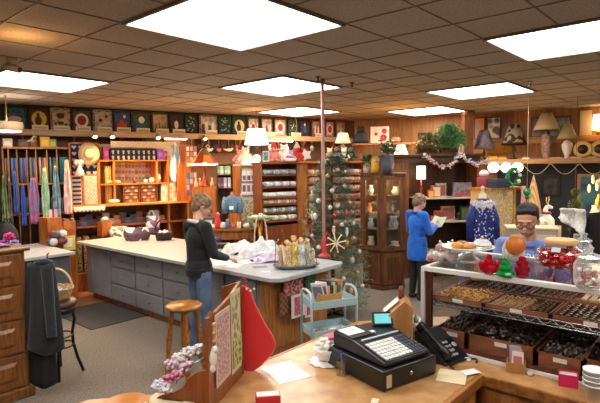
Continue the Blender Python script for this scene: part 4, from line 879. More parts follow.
# thread cards: black boxes with white hearts in two rows on the top shelf
xa, xb = FL.p(111,155,D_)[0], FL.p(157,155,D_)[0]; n_ = 9
zr = (FL.p(130,148.5,D_)[1]-zA)
for i in range(n_):
    x = xa+(xb-xa)*(i+.5)/n_; w_ = (xb-xa)/n_*.9
    t2 = T('thread_box', 'black thread box with pale spool print on the top shelf, %s from the left' % ORD[i], 'box', FL.w(x, .30, zA+.001), FL.ang, 'black thread boxes')
    ob('box', S().box(-w_/2,w_/2,-.1,.1,0,zr), rgb((36,32,36),.6), t2)
    for z in (.25,.72): ob('print', S().add([(w_*.3*cos(a)*(1 if sin(a) > 0 else .7),-.102,zr*z+zr*.13*sin(a)) for a in [2*pi*k/10 for k in range(10)]], [list(range(10))]).box(-w_*.16,w_*.16,-.103,-.1,zr*(z-.2),zr*(z-.08)), rgb((206,190,196),.6), t2)
for u0,u1,v0,v1,c,L_ in ((103.5,109,147,160,(206,80,150),'bright pink box at the left end of the top shelf'),(157,163.5,149,160,(176,96,196),'purple box at the right end of the thread boxes'),(163.5,167.5,151,160,(190,110,170),'mauve box next to the purple one')):
    s_, zb, wd, h = FL.rect(u0,u1,v0,v1,D_-.1); single('notions_box', L_, 'box', S().box(-wd/2,wd/2,-.08,.08,0,h).box(-wd*.3,wd*.3,-.082,-.08,h*.3,h*.7,1), [rgb(c,.5), rgb(tuple(min(255,v_+40) for v_ in c),.5)], FL.w(s_, D_-.18, zA+.001), FL.ang)
s_, zb, wd, h = FL.rect(111,176,141.5,147.5,D_-.05)
single('pattern_banner', 'long cream printed header card above the thread boxes', 'sign', S().box(-wd/2,wd/2,-.01,.01,0,h), mat('cream_print', (236,214,180), .8, 'dots', (214,180,140), 60), FL.w(s_, D_-.08, zb), FL.ang)
# peg-hung packets on the cream board
kk = 0
for j in range(3):
    for i in range(12):
        u = 116.5+i*3.4; v = 165.5+j*6
        s_, z = FL.p(u, v, .1); c = [(232,206,170),(226,180,160),(214,196,150),(206,150,140),(236,226,206),(196,206,180)][(i*5+j*3)%6]
        cn_ = ['cream','peach','straw','rose','white','pale green'][(i*5+j*3)%6]
        single('notion_packet', '%s notion packet on the cream pegboard, %s row' % (cn_, ORD[j]), 'packet', S().bx((0,0,0),(.075,.008,.10)).bx((0,-.005,-.01),(.05,.003,.05),1), [rgb(c,.6), rgb(tuple(int(v_*.7) for v_ in c),.6)], FL.w(s_, .06, z), FL.ang, 'notion packets on the pegboard')
# items standing on the middle shelf
for u,v,w_,h_,c,L_ in ((152,178,.10,.10,(240,226,206),'cream yarn ball at the right of the middle shelf'),(158,176,.12,.16,(236,216,196),'tall cream yarn cone on the middle shelf'),(146,180,.08,.07,(236,230,220),'white yarn ball on the middle shelf'),(118,181,.10,.06,(214,206,130),'yellow-green yarn skein on the middle shelf'),(110,181,.12,.06,(236,200,190),'pink and white yarn skein at the left of the middle shelf')):
    s_, z = FL.p(u,v,D_-.1); single('yarn_ball', L_, 'yarn', S().lathe([(0,0),(w_*.35,.005),(w_/2,h_*.45),(w_*.36,h_*.9),(0,h_)], n=14), mat('yarn%d' % u, c, .9, 'stripe', tuple(int(q_*.85) for q_ in c), 40), FL.w(s_, D_-.12, zB_+.001), FL.ang)
s_, z = FL.p(134.5,176,D_-.05); t = T('small_figurine', 'tiny dark figurine standing on the middle shelf', 'figurine', FL.w(s_,D_-.08,zB_+.001), FL.ang); ob('body', S().lathe([(.02,0),(.022,.04),(.012,.09),(0,.095)]), rgb((60,40,40),.6), t); ob('head', S().ell((0,0,.105),.018), rgb((150,100,80),.6), t)
# spool rack: wooden chest of thread rows
for (u0, u1, L_) in ((124,140.5,'left'),(141.5,158,'right')):
    s_, zb, wd, h = FL.rect(u0,u1,185,203,D_+.02)
    t = T('thread_cabinet', 'low wooden thread cabinet on the sewing counter, the %s of the pair' % L_, 'cabinet', FL.w(s_, D_-.12, SH_Z+.001), FL.ang)
    h = zB_-.03-SH_Z
    ob('cabinet_frame', S().box(-wd/2,wd/2,.08,.1,0,h).box(-wd/2,-wd/2+.015,-.1,.08,0,h).box(wd/2-.015,wd/2,-.1,.08,0,h).box(-wd/2+.015,wd/2-.015,-.1,.08,h-.012,h).box(-wd/2+.015,wd/2-.015,-.1,.08,0,.012), rgb((110,60,30),.5), t)
    pr = None
    for j in range(5):
        ob('row_shelf', S().box(-wd/2+.015,wd/2-.015,-.1,.08,h*(j+.1)/5.2+.002,h*(j+.1)/5.2+.010), rgb((110,60,30),.5), t)
        for i in range(11):
            x = -wd/2+.03+(wd-.06)*(i+.5)/11; z = h*(j+.1)/5.2+.010
            c, cn_ = [((206,70,60),'red'),((226,190,90),'yellow'),((200,180,160),'beige'),((120,150,90),'green'),((196,110,70),'orange'),((230,216,200),'white'),((150,90,110),'plum')][(i*3+j*2)%7]
            q_ = FL.w(s_+x, D_-.12+.07, SH_Z+.001+z)
            single('thread_spool', '%s thread spool in the %s row up of the %s thread cabinet' % (cn_, ORD[j], L_), 'spool', S().lathe([(.017,0),(.017,.004),(.013,.006),(.013,.036),(.017,.038),(.017,.042)], n=8), rgb(c,.6), q_, FL.ang, 'thread spools, %s thread cabinet' % L_)
s_, zb, wd, h = FL.rect(162,177,184,202,D_)
t = T('drawer_organizer', 'small white organizer with rows of little drawers on the sewing counter', 'organizer', FL.w(s_, D_-.12, SH_Z+.001), FL.ang)
ob('organizer_body', S().box(-wd/2,wd/2,-.1,.1,0,h), rgb((230,214,194),.6), t)
for i in range(4):
    for j in range(5):
        o = ob('drawer', S().box(-wd/2+wd*i/4+.006,-wd/2+wd*(i+1)/4-.006,-.106,-.1,h*j/5+.006,h*(j+1)/5-.006), [rgb((238,226,214),.5),rgb((214,180,160),.5),rgb((196,170,170),.5)][(i+j)%3], t)
        ob('pull', S().ell((-wd/2+wd*(i+.5)/4,-.11,h*(j+.4)/5),.006), rgb((150,110,80),.5), o)
# button-card tower & lit card grid
s_, zb, wd, h = FL.rect(72,82,177,207,D_+.05)
t = T('card_spinner', 'tall narrow stand of black-and-white button cards beside the orange rack', 'stand', FL.w(s_, D_-.02, SH_Z+.001), FL.ang)
ob('stand_body', S().box(-wd/2,wd/2,-.05,.05,0,h), rgb((206,190,176),.6), t)
for j in range(7): ob('card_row', S().box(-wd*.42,wd*.42,-.062,-.05,h*j/7+.01,h*(j+.62)/7), rgb((50,48,56),.5), t)
s_, zb, wd, h = FL.rect(83,99,176,207,D_+.02)
t = T('card_rack', 'orange wooden rack filled with cream button cards', 'rack', FL.w(s_, D_-.06, SH_Z+.001), FL.ang)
ob('rack_body', S().box(-wd/2,wd/2,-.04,.06,0,h), W_ORNG, t)
for j in range(7):
    for i in range(5):
        x = -wd*.40+wd*.8*(i+.5)/5; z = h*(j+.15)/7.6
        single('button_card', 'cream and rose button card in the orange rack, %s row from the bottom' % ORD[j], 'card', S().bx((0,0,.03),(wd*.13,.006,.06)).bx((0,-.004,.03),(wd*.08,.003,.035),1), [rgb((240,220,200),.6), rgb([(206,110,90),(190,150,110),(206,170,160),(150,130,140)][(i*3+j)%4],.6)], FL.w(s_+x, D_-.008, SH_Z+z+.004), FL.ang, 'button cards in the orange rack')
s_, zb, wd, h = FL.rect(106,112,165,203,D_-.05)
single('trim_bundle', 'bundle of gold and cream braid trims hanging in the narrow shelf bay', 'trim', S().sheet(lambda a, b: ((a-.5)*wd, .02*sin(20*a), h*b), 20, 4), mat('gold_trim', (226,180,110), .6, 'stripe', (190,130,60), 12, stretch=(6,1,1)), FL.w(s_, D_-.1, SH_Z+.003), FL.ang, thick=.01)
t = T('gingham_pouch', 'cream gingham pouch lying on the edge of the sewing counter', 'pouch', FL.w(FL.p(114,200,D_)[0], D_-.02, SH_Z+.001), FL.ang); ob('pouch', S().ell((0,0,.04),(.10,.07,.04)), mat('gingham', (236,216,190), .8, 'check', (206,150,120), 40), t); ob('tie', S().tube([(0,0,.08),(.02,0,.12)], .012), rgb((206,110,90)), t)
# scalloped lace edging the counter at left
single('lace_edging', 'white scalloped lace edging hanging from the left end of the sewing counter', 'lace', S().sheet(lambda a, b: ((a)*.5, 0, -.02-.06*b*(1+.5*abs(sin(a*25)))), 50, 3), rgb((240,226,206),.8), FL.w(sL-.02, D_+.125, SH_Z), FL.ang, thick=.003)
# fabric bolts under the lower shelf
bx0 = FL.p(75,245,D_)[0]; n_ = 10
for i in range(n_):
    c, cn_ = [((150,150,90),'olive'),((206,150,110),'peach floral'),((90,60,50),'dark brown'),((196,170,140),'tan'),((160,80,70),'brick'),((110,120,80),'moss'),((220,196,170),'cream'),((80,80,90),'slate'),((190,110,90),'coral'),((140,130,120),'grey')][i]
    single('fabric_bolt', '%s fabric bolt standing under the sewing counter' % cn_, 'fabric bolt', S().box(-.045,.045,-.22,.15,0,.62), mat('bolt%d' % i, c, .85, 'dots', tuple(int(v_*.6) for v_ in c), 30), FL.w(bx0+.06+i*.125, D_-.22, .301), FL.ang, 'fabric bolts')
# folded goods on the lower shelf
for i in range(16):
    u = 78+i*5.6
    c, cn_ = [((70,60,70),'dark'),((120,70,60),'rust'),((206,200,196),'white'),((110,90,110),'plum'),((90,70,50),'brown'),((196,120,80),'orange'),((60,70,90),'navy'),((214,180,150),'tan')][(i*3)%8]
    s_, _ = FL.p(u,222,D_); hh = .10+.05*((i*7)%3)
    if abs(s_-xm) < .08: continue
    single('folded_fabric', '%s folded fabric pile on the shelf below the sewing counter, %s from the left' % (cn_, ORD[i] if i < 14 else ('fifteenth','sixteenth')[i-14]), 'folded fabric', S().box(-.06,.06,-.12,.12,0,hh*.48).box(-.055,.06,-.115,.12,hh*.5,hh,1), [rgb(c,.85), rgb(tuple(int(v_*.75) for v_ in c),.85)], FL.w(s_, D_-.14, zM+.001), FL.ang, 'folded fabric below the sewing counter')
# white scarf and cord by the right end of the unit
s_, zb, wd, h = FL.rect(170,181,145,182,D_+.08)
t = T('scarf', 'long white and pale blue scarf hanging at the right end of the sewing shelves', 'scarf', FL.w(s_, D_+.08, zb), FL.ang)
ob('cloth', S().sheet(lambda a, b: ((a-.5)*wd*(.5+.5*sin(pi*min(1,b+.15))), .03*sin(a*11), h*b+.06*(a-.5)*(1-b)), 14, 12), mat('white_blue_scarf', (240,236,226), .8, 'mottle', (170,196,226), 3), t, thick=.008)
ob('hanging_knot', S().ell((0,0,h),(.03,.025,.03)), rgb((240,236,226),.8), t)
s_, zb, wd, h = FL.rect(181,187,150,206,D_+.1)
single('end_post', 'tall orange wooden end board right of the sewing shelves', 'board', S().prism([(-.13,0),(.13,0),(.13,h),(-.0,h),(-.13,h*.45)], -.015,.015), W_ORNG, FL.w(s_, D_+.1, SH_Z+.001), FL.ang)
# wooden craft bin in front of the scarf rack
p = FR(46, 7.55, 76, 7.9)
s_, zb, wd, h = p.rect(48,76,212,262,0)
t = T('craft_bin', 'stepped orange wooden bin of craft goods behind the second grey counter', 'bin', p.w(s_,0,0), p.ang)
zt_ = p.p(60,216,0)[1]; z2_ = p.p(60,228,0)[1]
ob('bin_body', S().box(-wd/2,wd/2,0,.3,0,z2_).box(-wd/2,0,.0,.3,z2_,zt_-.02), W_ORNG, t)
ob('drawer_front', S().box(.02,wd/2-.01,-.02,0,z2_-.03,z2_+.10), W_ORNG, t)
for k in range(14):
    u = 50+k*1.7; s2, z2 = p.p(u, 208+3*sin(k*2), -.1); c, cn_ = [((206,196,200),'silver'),((150,60,60),'red'),((60,50,60),'black'),((190,160,170),'pink'),((120,110,130),'lilac')][k%5]
    single('craft_packet', '%s glitter packet standing in the top of the orange craft bin' % cn_, 'packet', S().bx((0,0,.06),(.05,.02,.12+.02*sin(k))), rgb(c,.3), p.w(s2, -.1-.02*(k%3), zt_-.02 if s2 < s_ else z2_), p.ang+.2*sin(k*3), 'glitter packets in the craft bin')
for k in range(9):
    u = 50+k*1.6; s2, z2 = p.p(u, 238, .05); c, cn_ = [((90,90,96),'grey'),((206,196,200),'white'),((120,60,60),'maroon')][k%3]
    single('yarn_ball', '%s yarn ball heaped in front of the orange craft bin' % cn_, 'yarn', S().ell((0,0,0),.06), rgb(c,.8), p.w(s2, .07+.04*(k%2), .985+.11*((k//2)%2)), 0, 'yarn balls before the craft bin')
s2, zb, wd, h = p.rect(63,75,236,250,.05); single('pattern_book', 'yellow-bordered pattern book with white cover leaning on the craft bin', 'book', S().bx((0,0,h/2),(wd,.02,h)).bx((-.02,-.012,h*.55),(wd*.7,.004,h*.6),1), [rgb((206,190,80),.6), rgb((226,220,210),.7)], p.w(s2,.05,zb), p.ang)
# ================================================================== BACK CENTRE
SCOL = [((226,206,196),'cream'),((206,90,80),'red'),((226,226,220),'white'),((196,150,90),'gold'),((120,150,120),'green'),((150,150,190),'lavender'),((214,150,120),'peach'),((110,110,120),'grey')]
def spool_mesh(r, L_): return S().tube([(0,0,r),(0,L_*.12,r)], r, 0, 10).tube([(0,L_*.12,r),(0,L_*.88,r)], r*.86, 1, 10).tube([(0,L_*.88,r),(0,L_,r)], r, 0, 10)
def ribbon_row(f, u0, u1, v, off, z, n, r, cols, where, group, back=.12):
    sa, sb = f.p(u0,v,off)[0], f.p(u1,v,off)[0]; protos = {}
    for i in range(n):
        c, cn_ = SCOL[cols[(i*5+i//3)%len(cols)]]; rr = min(r, (sb-sa)/n*.5)
        single('ribbon_spool', '%s ribbon spool %s' % (cn_, where), 'ribbon spool', spool_mesh(r, .04), [rgb(tuple((v_*2+220)//3 for v_ in c),.6), rgb(c,.5)], f.w(sa+(sb-sa)*(i+.5)/n, off-.03, z+.001), f.ang-1.0, group)
# ribbon bookcase
BC_ = FR(261, 8.3, 307, 8.75)
s0, zt = BC_.p(261,165,0); s1, _ = BC_.p(297,165,0); s2, _ = BC_.p(307,165,0)
zt = BC_.p(280,164,0)[1]
t = T('ribbon_bookcase', 'tall dark-wood bookcase full of ribbon spools left of the striped pole', 'bookcase', BC_.w(0,0,0), BC_.ang)
ob('side_board', S().box(s0,s0+.02,0,.32,0,zt), W_CHER, t); ob('side_board', S().box(s1,s1+.02,0,.32,0,zt), W_CHER, t)
ob('end_board', S().box(s1+.02,s2,0,.05,0,zt), W_OAK, t); ob('top_board', S().box(s0-.03,s2,-.03,.34,zt,zt+.03), W_CHER, t, bevel=.006)
ob('back_board', S().box(s0,s2,.31,.33,0,zt), W_CHER, t)
rows = [(175,170,11,[4,5,7,2],.03),(187,181,12,[5,2,0,7],.035),(197.5,191,12,[2,0,2,7],.035),(204.5,199,12,[3,6,0,3],.03),(213,208,11,[2,4,5,2],.035),(220.5,215,12,[0,2,4,0],.035)]
for k, (vs, vi, n_, cols, r_) in enumerate(rows):
    z = BC_.p(279,vs,0)[1]
    ob('shelf', S().box(s0+.02,s1,-.0 if k < 5 else -.10,.31,z-.015,z), W_CHER, t)
    zi = (z-BC_.p(279,vi,0)[1]); r_ = .046
    ribbon_row(BC_, 263, 296, vs, -.03 if k < 5 else .03, z, n_, r_, cols, 'on the %s shelf of the tall ribbon bookcase' % ORD[k], 'ribbon spools in the bookcase')
zd = BC_.p(279,222,0)[1]
for k in range(3): 
    o = ob('drawer', S().box(s0+.03,s1-.01,-.05,.2,zd-.04-.2*(k+1),zd-.05-.2*k), W_CHER, t, bevel=.004); ob('pull', S().ell(((s0+s1)/2,-.06,zd-.15-.2*k),.014), BRASS, o)
# ribbon shelves behind the tree
RS = FR(305, 10.0, 363, 10.6)
s0, s1 = RS.p(306,180,0)[0], RS.p(363,180,0)[0]; zt = RS.p(345,163,0)[1]
t = T('ribbon_shelves', 'open orange-wood shelves of ribbon behind the christmas tree', 'shelves', RS.w(0,0,0), RS.ang)
ob('side_board', S().box(s0-.02,s0,0,.3,0,zt), W_ORNG, t); ob('side_board', S().box(s1,s1+.03,0,.3,0,zt), W_ORNG, t); ob('top_board', S().box(s0-.02,s1+.03,-.02,.32,zt,zt+.04), W_ORNG, t); ob('back_board', S().box(s0,s1,.28,.3,0,zt), W_OAK, t)
for k, vs in enumerate((174,181.5,190,198,206.5,215,224)):
    z = RS.p(345,vs,0)[1]; ob('shelf', S().box(s0,s1,0,.28,z-.025,z), W_ORNG, t)
    ribbon_row(RS, 308, 319, vs, -.02, z, 4, .05, [3,0,6,5], 'on the %s open shelf left of the striped pole' % ORD[k], 'ribbon behind the tree, left part')
    ribbon_row(RS, 332, 361, vs, -.02, z, 11, .05, [[2,5,7],[6,0,2],[0,2,5],[1,6,0],[3,3,6],[1,0,3],[2,3,0]][k], 'on the %s open shelf right of the tree top' % ORD[k], 'ribbon behind the tree, right part')
# stuffed toys and decorations above the bookcase
CTB = FR(236, 8.75, 261, 8.78)
zc = BC_.p(285,163.5,0)[1]
def plush(label, u, v, d, col, hgt, hat=None, z=None, grp=None):
    p = Pd(u, v, d); z = p.z if z is None else z
    t = T('stuffed_toy', label, 'toy', (p.x,p.y,z), AZ-pi/2, grp); k = hgt/.25
    ob('body', S().ell((0,0,.07*k),(.06*k,.05*k,.075*k)).ell((-.04*k,-.03*k,.02*k),(.03*k,.03*k,.025*k)).ell((.04*k,-.03*k,.02*k),(.03*k,.03*k,.025*k)), rgb(col,.9,sheen=.3), t)
    hd = ob('head', S().ell((0,-.01*k,.17*k),(.048*k,.045*k,.045*k)).ell((0,-.05*k,.16*k),(.02*k,.02*k,.016*k)), rgb(tuple(min(255,c+14) for c in col),.9), t)
    ob('arm', S().cap((-.05*k,-.01*k,.12*k),(-.085*k,-.04*k,.06*k),.02*k,.022*k), rgb(col,.9), t); ob('arm', S().cap((.05*k,-.01*k,.12*k),(.085*k,-.04*k,.06*k),.02*k,.022*k), rgb(col,.9), t)
    ob('eyes', S().ell((-.018*k,-.052*k,.18*k),.005*k).ell((.018*k,-.052*k,.18*k),.005*k), BLACKP, hd)
    if hat: ob('hat', S().lathe([(.05*k,.195*k),(.045*k,.215*k),(.02*k,.26*k),(0,.29*k)]), rgb(hat,.9), t)
    else: ob('ear', S().ell((-.035*k,0,.215*k),(.016*k,.01*k,.018*k)), rgb(col,.9), t); ob('ear', S().ell((.035*k,0,.215*k),(.016*k,.01*k,.018*k)), rgb(col,.9), t)
    return t
def shade_lamp(label, u, v_base, v_mid, v_top, d, wtop, wbot, base_col, shade, z0=None, lit=False, sq=False):
    p = Pd(u, v_base, d); zm, zt = Pd(u, v_mid, d).z, Pd(u, v_top, d).z; z0 = p.z if z0 is None else z0
    t = T('table_lamp', label, 'lamp', (p.x,p.y,z0), 0); a, b = zm-z0, zt-z0
    ob('lamp_base', S().lathe([(.05,0),(.06,.012),(.025,.03),(.05 if a > .12 else .03,a*.4),(.045,a*.6),(.014,a*.9),(.012,a+.03)], n=18), base_col if not isinstance(base_col, tuple) else rgb(base_col,.35), t)
    ob('lamp_shade', S().lathe([(wbot,a),((wbot*.45+wtop*.55),a+(b-a)*.5),(wtop,b),(wtop-.004,b),((wbot*.45+wtop*.55)-.006,a+(b-a)*.5),(wbot-.006,a)], n=24), shade, t)
    if lit: ob('bulb', S().ell((0,0,(a+b)/2),.03), BULB, t)
    return t
t = T('rear_counter', 'white-topped shelf ledge carrying stuffed toys left of the ribbon bookcase', 'ledge', CTB.w(0,0,0), CTB.ang)
s0, s1 = CTB.p(233,165,0)[0], CTB.p(261,165,0)[0]
ob('board', S().box(s0,s1,0,.30,zc-.03,zc), rgb((206,190,170),.6), t); ob('end_board', S().box(s0,s0+.13,-.01,.3,0,zc-.03), W_ORNG, t); ob('end_board', S().box(s1-.02,s1,0,.3,0,zc-.03), W_CHER, t); ob('back_board', S().box(s0,s1,.28,.3,0,zc-.03), rgb((196,186,170),.8), t)
plush('pink stuffed bear sitting on the ledge under the pendant lamp', 240,162, 8.9,(226,150,140), .30, z=zc+.001)
plush('white stuffed rabbit beside the pink bear on the ledge', 246,161, 8.9,(240,228,214), .34, z=zc+.001)
plush('salmon stuffed toy with hat above the ribbon bookcase', 274,158, 8.55,(226,140,130), .30, (206,60,60), zc+.035)
plush('white snowman toy with black buttons above the ribbon bookcase', 284,150, 8.65,(244,238,228), .33, z=zc+.035)
plush('red-dressed doll toy at the right on the ribbon bookcase', 297,158, 8.8,(206,50,50), .30, (226,210,200), zc+.035)
plush('lavender stuffed toy between the snowman and the red doll', 291,158, 8.62,(190,160,196), .22, z=zc+.035)
p = Pd(256.5,158,8.9); t = T('glass_globe', 'white globe lamp on the ledge beside the photo frame', 'lamp', (p.x,p.y,zc+.001)); ob('globe', S().ell((0,0,.09),.075), mat('globe_glow', (255,238,206), .4, emit=1.6), t); ob('globe_base', S().cyl((0,0,0),.04,.03), BRASS, t)
p = Pd(249,163,8.85); single('shell_lamp', 'small glowing cream dome at the front of the ledge', 'lamp', S().lathe([(.13,0),(.12,.04),(.07,.08),(0,.09)]), mat('dome_glow', (255,232,190), .5, emit=1.5), (p.x,p.y,zc+.001))
p = Pd(266,158,8.45); t = T('photo_frame', 'blue-grey photo frame standing at the left end of the bookcase top', 'frame', (p.x,p.y,zc+.035), AZ-pi/2); ob('frame', S().box(-.055,.055,-.01,.01,0,.18), rgb((200,206,206),.5), t); ob('photo', S().box(-.04,.04,-.012,-.01,.02,.16), mat('photo_teal', (120,150,156), .5, 'mottle', (70,90,96), 20), t)
p = Pd(306,160,8.9); single('star_decoration', 'bright white boxy star decoration at the right end of the bookcase top', 'decoration', S().add([(.11*(1 if k%2 else .62)*cos(k*pi/5), y, .12+.11*(1 if k%2 else .62)*sin(k*pi/5)) for y in (-.03,.03) for k in range(10)], [list(range(10)),list(range(10,20))[::-1]]+[(k,(k+1)%10,10+(k+1)%10,10+k) for k in range(10)]), rgb((240,240,238),.5), (p.x,p.y,zc+.032), AZ-pi/2)
p = Pd(290,163,8.5); t = T('gift_basket', 'small white basket of pink and blue trinkets at the front of the bookcase top', 'basket', (p.x,p.y,zc+.035)); ob('basket_body', S().lathe([(.09,0),(.12,.05),(.11,.05),(.08,.01)]), rgb((240,230,216),.6), t); o = ob('trinkets', S().ell((-.04,0,.06),.035,0).ell((.03,.02,.065),.035,1).ell((0,-.03,.06),.03,2), [rgb((206,90,130)),rgb((110,130,196)),rgb((196,60,60))], t)
# pendant lamp and hanging cord
p = Pd(256.5,136,9.6); t = T('pendant_lamp', 'white bell-shaped pendant lampshade hanging on a long cord', 'lamp', (p.x,p.y,p.z))
ob('lamp_shade', S().lathe([(.23,-.16),(.17,.13),(.165,.13),(.225,-.16)], n=28), LSHADE, t); ob('cord', S().tube([(0,0,.12),(0,0,CE-p.z)], .006), BLACKM, t); ob('spider', S().tube([(-.16,0,.12),(.16,0,.12)], .004), BRASS, t); ob('bulb', S().ell((0,0,-.02),.04), BULB, t)
p = Pd(296,135,9.2); t = T('power_cord', 'pale curly cord hanging from the ceiling beside the deepest light panel', 'cord', (p.x,p.y,p.z)); ob('cord', S().tube([(.02*sin(z*14),.02*cos(z*14),z) for z in [-.35+(CE-p.z+.35)*i/30 for i in range(31)]], .006), rgb((206,190,150)), t); ob('plug', S().tube([(0,0,-.42),(0,0,-.35)],.018), rgb((190,60,56)), t)
# wire card rack, two tiers
WRK = FR(240, 8.62, 261, 8.66)
t = T('card_stand', 'grey wire stand with two rows of white and violet cards left of the bookcase', 'stand', WRK.w(0,0,0), WRK.ang)
s0, s1 = WRK.p(241,180,0)[0], WRK.p(261,180,0)[0]; z0 = WRK.p(250,230,0)[1]; z1 = WRK.p(250,168,0)[1]
wr = S()
for s_ in (s0,s1): wr.tube([(s_,0,0),(s_,0,z1)], .008)
for z in (z1,.5,1.0,WRK.p(250,196,0)[1],WRK.p(250,182,0)[1]): wr.tube([(s0,0,z),(s1,0,z)], .006)
ob('wire_frame', wr, CHROME, t); ob('back_mesh', S().box(s0,s1,.01,.015,z0,z1), rgb((196,184,166),.7), t)
for r_, (v0, v1) in enumerate(((171,181),(184,195))):
    for i in range(4):
        u0 = 242+i*4.7; s_, zb, wd, h = WRK.rect(u0,u0+4.2,v0,v1,.02)
        single('greeting_card', 'white and violet greeting card, %s in the %s wire stand row' % (ORD[i], ('upper','lower')[r_]), 'card', S().box(-wd/2,wd/2,-.004,.004,0,h).box(-wd*.38,wd*.38,-.006,-.004,h*(.1 if r_ == 0 else .3),h*(.55 if r_ == 0 else .9),1), [rgb((230,222,226),.6), rgb([(130,90,130),(90,80,100),(150,90,110),(110,110,120)][(i+r_)%4],.6)], WRK.w(s_,.025,zb), WRK.ang)
s_, zb, wd, h = WRK.rect(241,258,200,222,-.05); single('lace_cloth', 'pale lace and trim panel hanging below the card rows', 'lace', S().box(-wd/2,wd/2,-.01,.01,0,h), mat('lace_trim', (196,188,160), .8, 'dots', (140,126,100), 30), WRK.w(s_,.03,zb), WRK.ang)
# tiffany lamp group, d 8.6
TF = FR(188, 8.75, 232, 8.85)
zs_ = TF.p(205,187,0)[1]
t = T('display_crate', 'stepped orange wooden display stand under the stained glass lamp', 'stand', TF.w(0,0,0), TF.ang)
s0, s1, s2 = [TF.p(u,187,0)[0] for u in (192,216,233)]
ob('stand_body', S().box(s0,s1,0,.4,0,zs_), W_ORNG, t)
zq = [TF.p(224,v,0)[1] for v in (164,174.5,188)]
ob('side_shelves', S().box(s1+.01,s1+.03,0,.25,0,zq[0]).box(s2-.02,s2,0,.25,0,zq[0]).box(s1+.03,s2-.02,0,.25,zq[0]-.015,zq[0]).box(s1+.03,s2-.02,0,.25,zq[1]-.015,zq[1]).box(s1+.03,s2-.02,0,.25,zq[2]-.015,zq[2]).box(s1+.01,s2,.25,.26,0,zq[0]), W_DARK, t)
for i, (u, r_, c, cn_) in enumerate(((219,0,(120,150,120),'green'),(222,0,(206,206,196),'white'),(226,0,(140,190,170),'mint'),(229,0,(206,190,150),'tan'),(219,1,(110,60,90),'plum'),(222,1,(90,60,80),'aubergine'),(225,1,(190,180,206),'lilac'),(229,1,(206,196,206),'pale violet'))):
    s_ = TF.p(u,170,-.04)[0]; single('craft_book', '%s spined craft book on the %s little shelf beside the glass lamp' % (cn_, ('middle','lower')[r_]), 'book', S().box(-.026,.026,-.09,.09,0,(.15,.18)[r_]).box(-.02,.02,-.092,-.09,.03,.08,1), [rgb(c,.6), rgb(tuple(min(255,q_+40) for q_ in c),.6)], TF.w(s_,-.11,zq[r_+1]+.001), TF.ang, 'craft books by the lamp')
sl_, _ = TF.p(204.5,175,-.15); q = TF.w(sl_,-.15,zs_+.001); za = TF.p(204,163,-.15)[1]-zs_; zb = TF.p(204,148,-.15)[1]-zs_
t = T('stained_glass_lamp', 'stained glass table lamp with red and amber roof-shaped shade', 'lamp', q, TF.ang)
ob('lamp_base', S().lathe([(.11,0),(.12,.02),(.05,.05),(.07,.09),(.03,.14),(.022,za*.7),(.04,za*.8),(.015,za)], n=20), mat('red_brass', (150,60,40), .35, metal=.3), t)
sh_ = S(); n_ = 8
for k in range(n_):
    a0_, a1_ = 2*pi*k/n_, 2*pi*(k+1)/n_
    for (ra, z_a), (rb, z_b), m_ in (((.24,za),(.13,(za+zb)/2),k%2),((.13,(za+zb)/2),(.03,zb),2+(k%2))):
        sh_.add([(ra*cos(a0_),ra*sin(a0_),z_a),(ra*cos(a1_),ra*sin(a1_),z_a),(rb*cos(a1_),rb*sin(a1_),z_b),(rb*cos(a0_),rb*sin(a0_),z_b)],[(0,1,2,3)],m_)
ob('lamp_shade', sh_, [mat('amber_glass',(190,104,44),.3,emit=.35), mat('red_glass',(130,40,30),.3,emit=.2), mat('green_glass_lit',(96,90,44),.3,emit=.15), mat('dark_amber',(110,50,24),.3,emit=.3)], t, thick=.006)
ob('bead_fringe', S().tube([(.24*cos(a),.24*sin(a),za-.03) for a in [2*pi*i/24 for i in range(24)]], .014, closed=True), mat('bead_glow',(220,226,170),.4,emit=2.0), t); ob('bulb', S().ell((0,0,za+.02),.04), BULB, t)
for k, (u, v, col, L_) in enumerate(((196,182,(226,180,130),'tan figurine with arms raised left of the glass lamp'),(200,183,(210,120,90),'coral figurine beside the glass lamp stem'),(212,181,(206,160,120),'tan figurine right of the glass lamp'))):
    s_, _ = TF.p(u,v,-.03); t = T('angel_figurine', L_, 'figurine', TF.w(s_,-.045,zs_+.001), TF.ang); ob('gown', S().lathe([(.04,0),(.035,.05),(.015,.12),(0,.125)]), rgb(col,.6), t); ob('head', S().ell((0,0,.14),.02), rgb((226,190,160),.6), t)
s_, _ = TF.p(206,186,-.0); single('red_bowl', 'small red bowl at the front edge of the orange display stand', 'bowl', S().lathe([(.04,0),(.07,.03),(.085,.06),(.075,.06),(.05,.02),(0,.015)]), rgb((190,40,36),.3), TF.w(s_,-.26,zs_+.001) if False else TF.w(s_,-.32,zs_+.001), 0)
# greeting-card racks beside the white scarf
for (u0,u1,v0,v1,cc,L_) in ((186,197,146,167,[(236,226,216),(206,190,180),(190,120,100)],'upper hanging rack of white and pink cards right of the white scarf'),(186,197,172,196,[(120,90,150),(96,170,190),(206,180,206)],'lower rack of purple and teal cards right of the sewing unit')):
    f = FR(186, 8.95, 197, 9.0); s_, zb, wd, h = f.rect(u0,u1,v0,v1,0)
    t = T('card_display', L_, 'card rack', f.w(s_,0,zb), f.ang); ob('board', S().box(-wd/2,wd/2,0,.02,0,h), W_ORNG, t)
    for i in range(3):
        for j in range(4): ob('card', S().box(-wd/2+wd*i/3+.01,-wd/2+wd*(i+1)/3-.01,-.008,0,h*j/4+.01,h*(j+.85)/4), rgb(cc[(i+j*2)%3],.6), t)
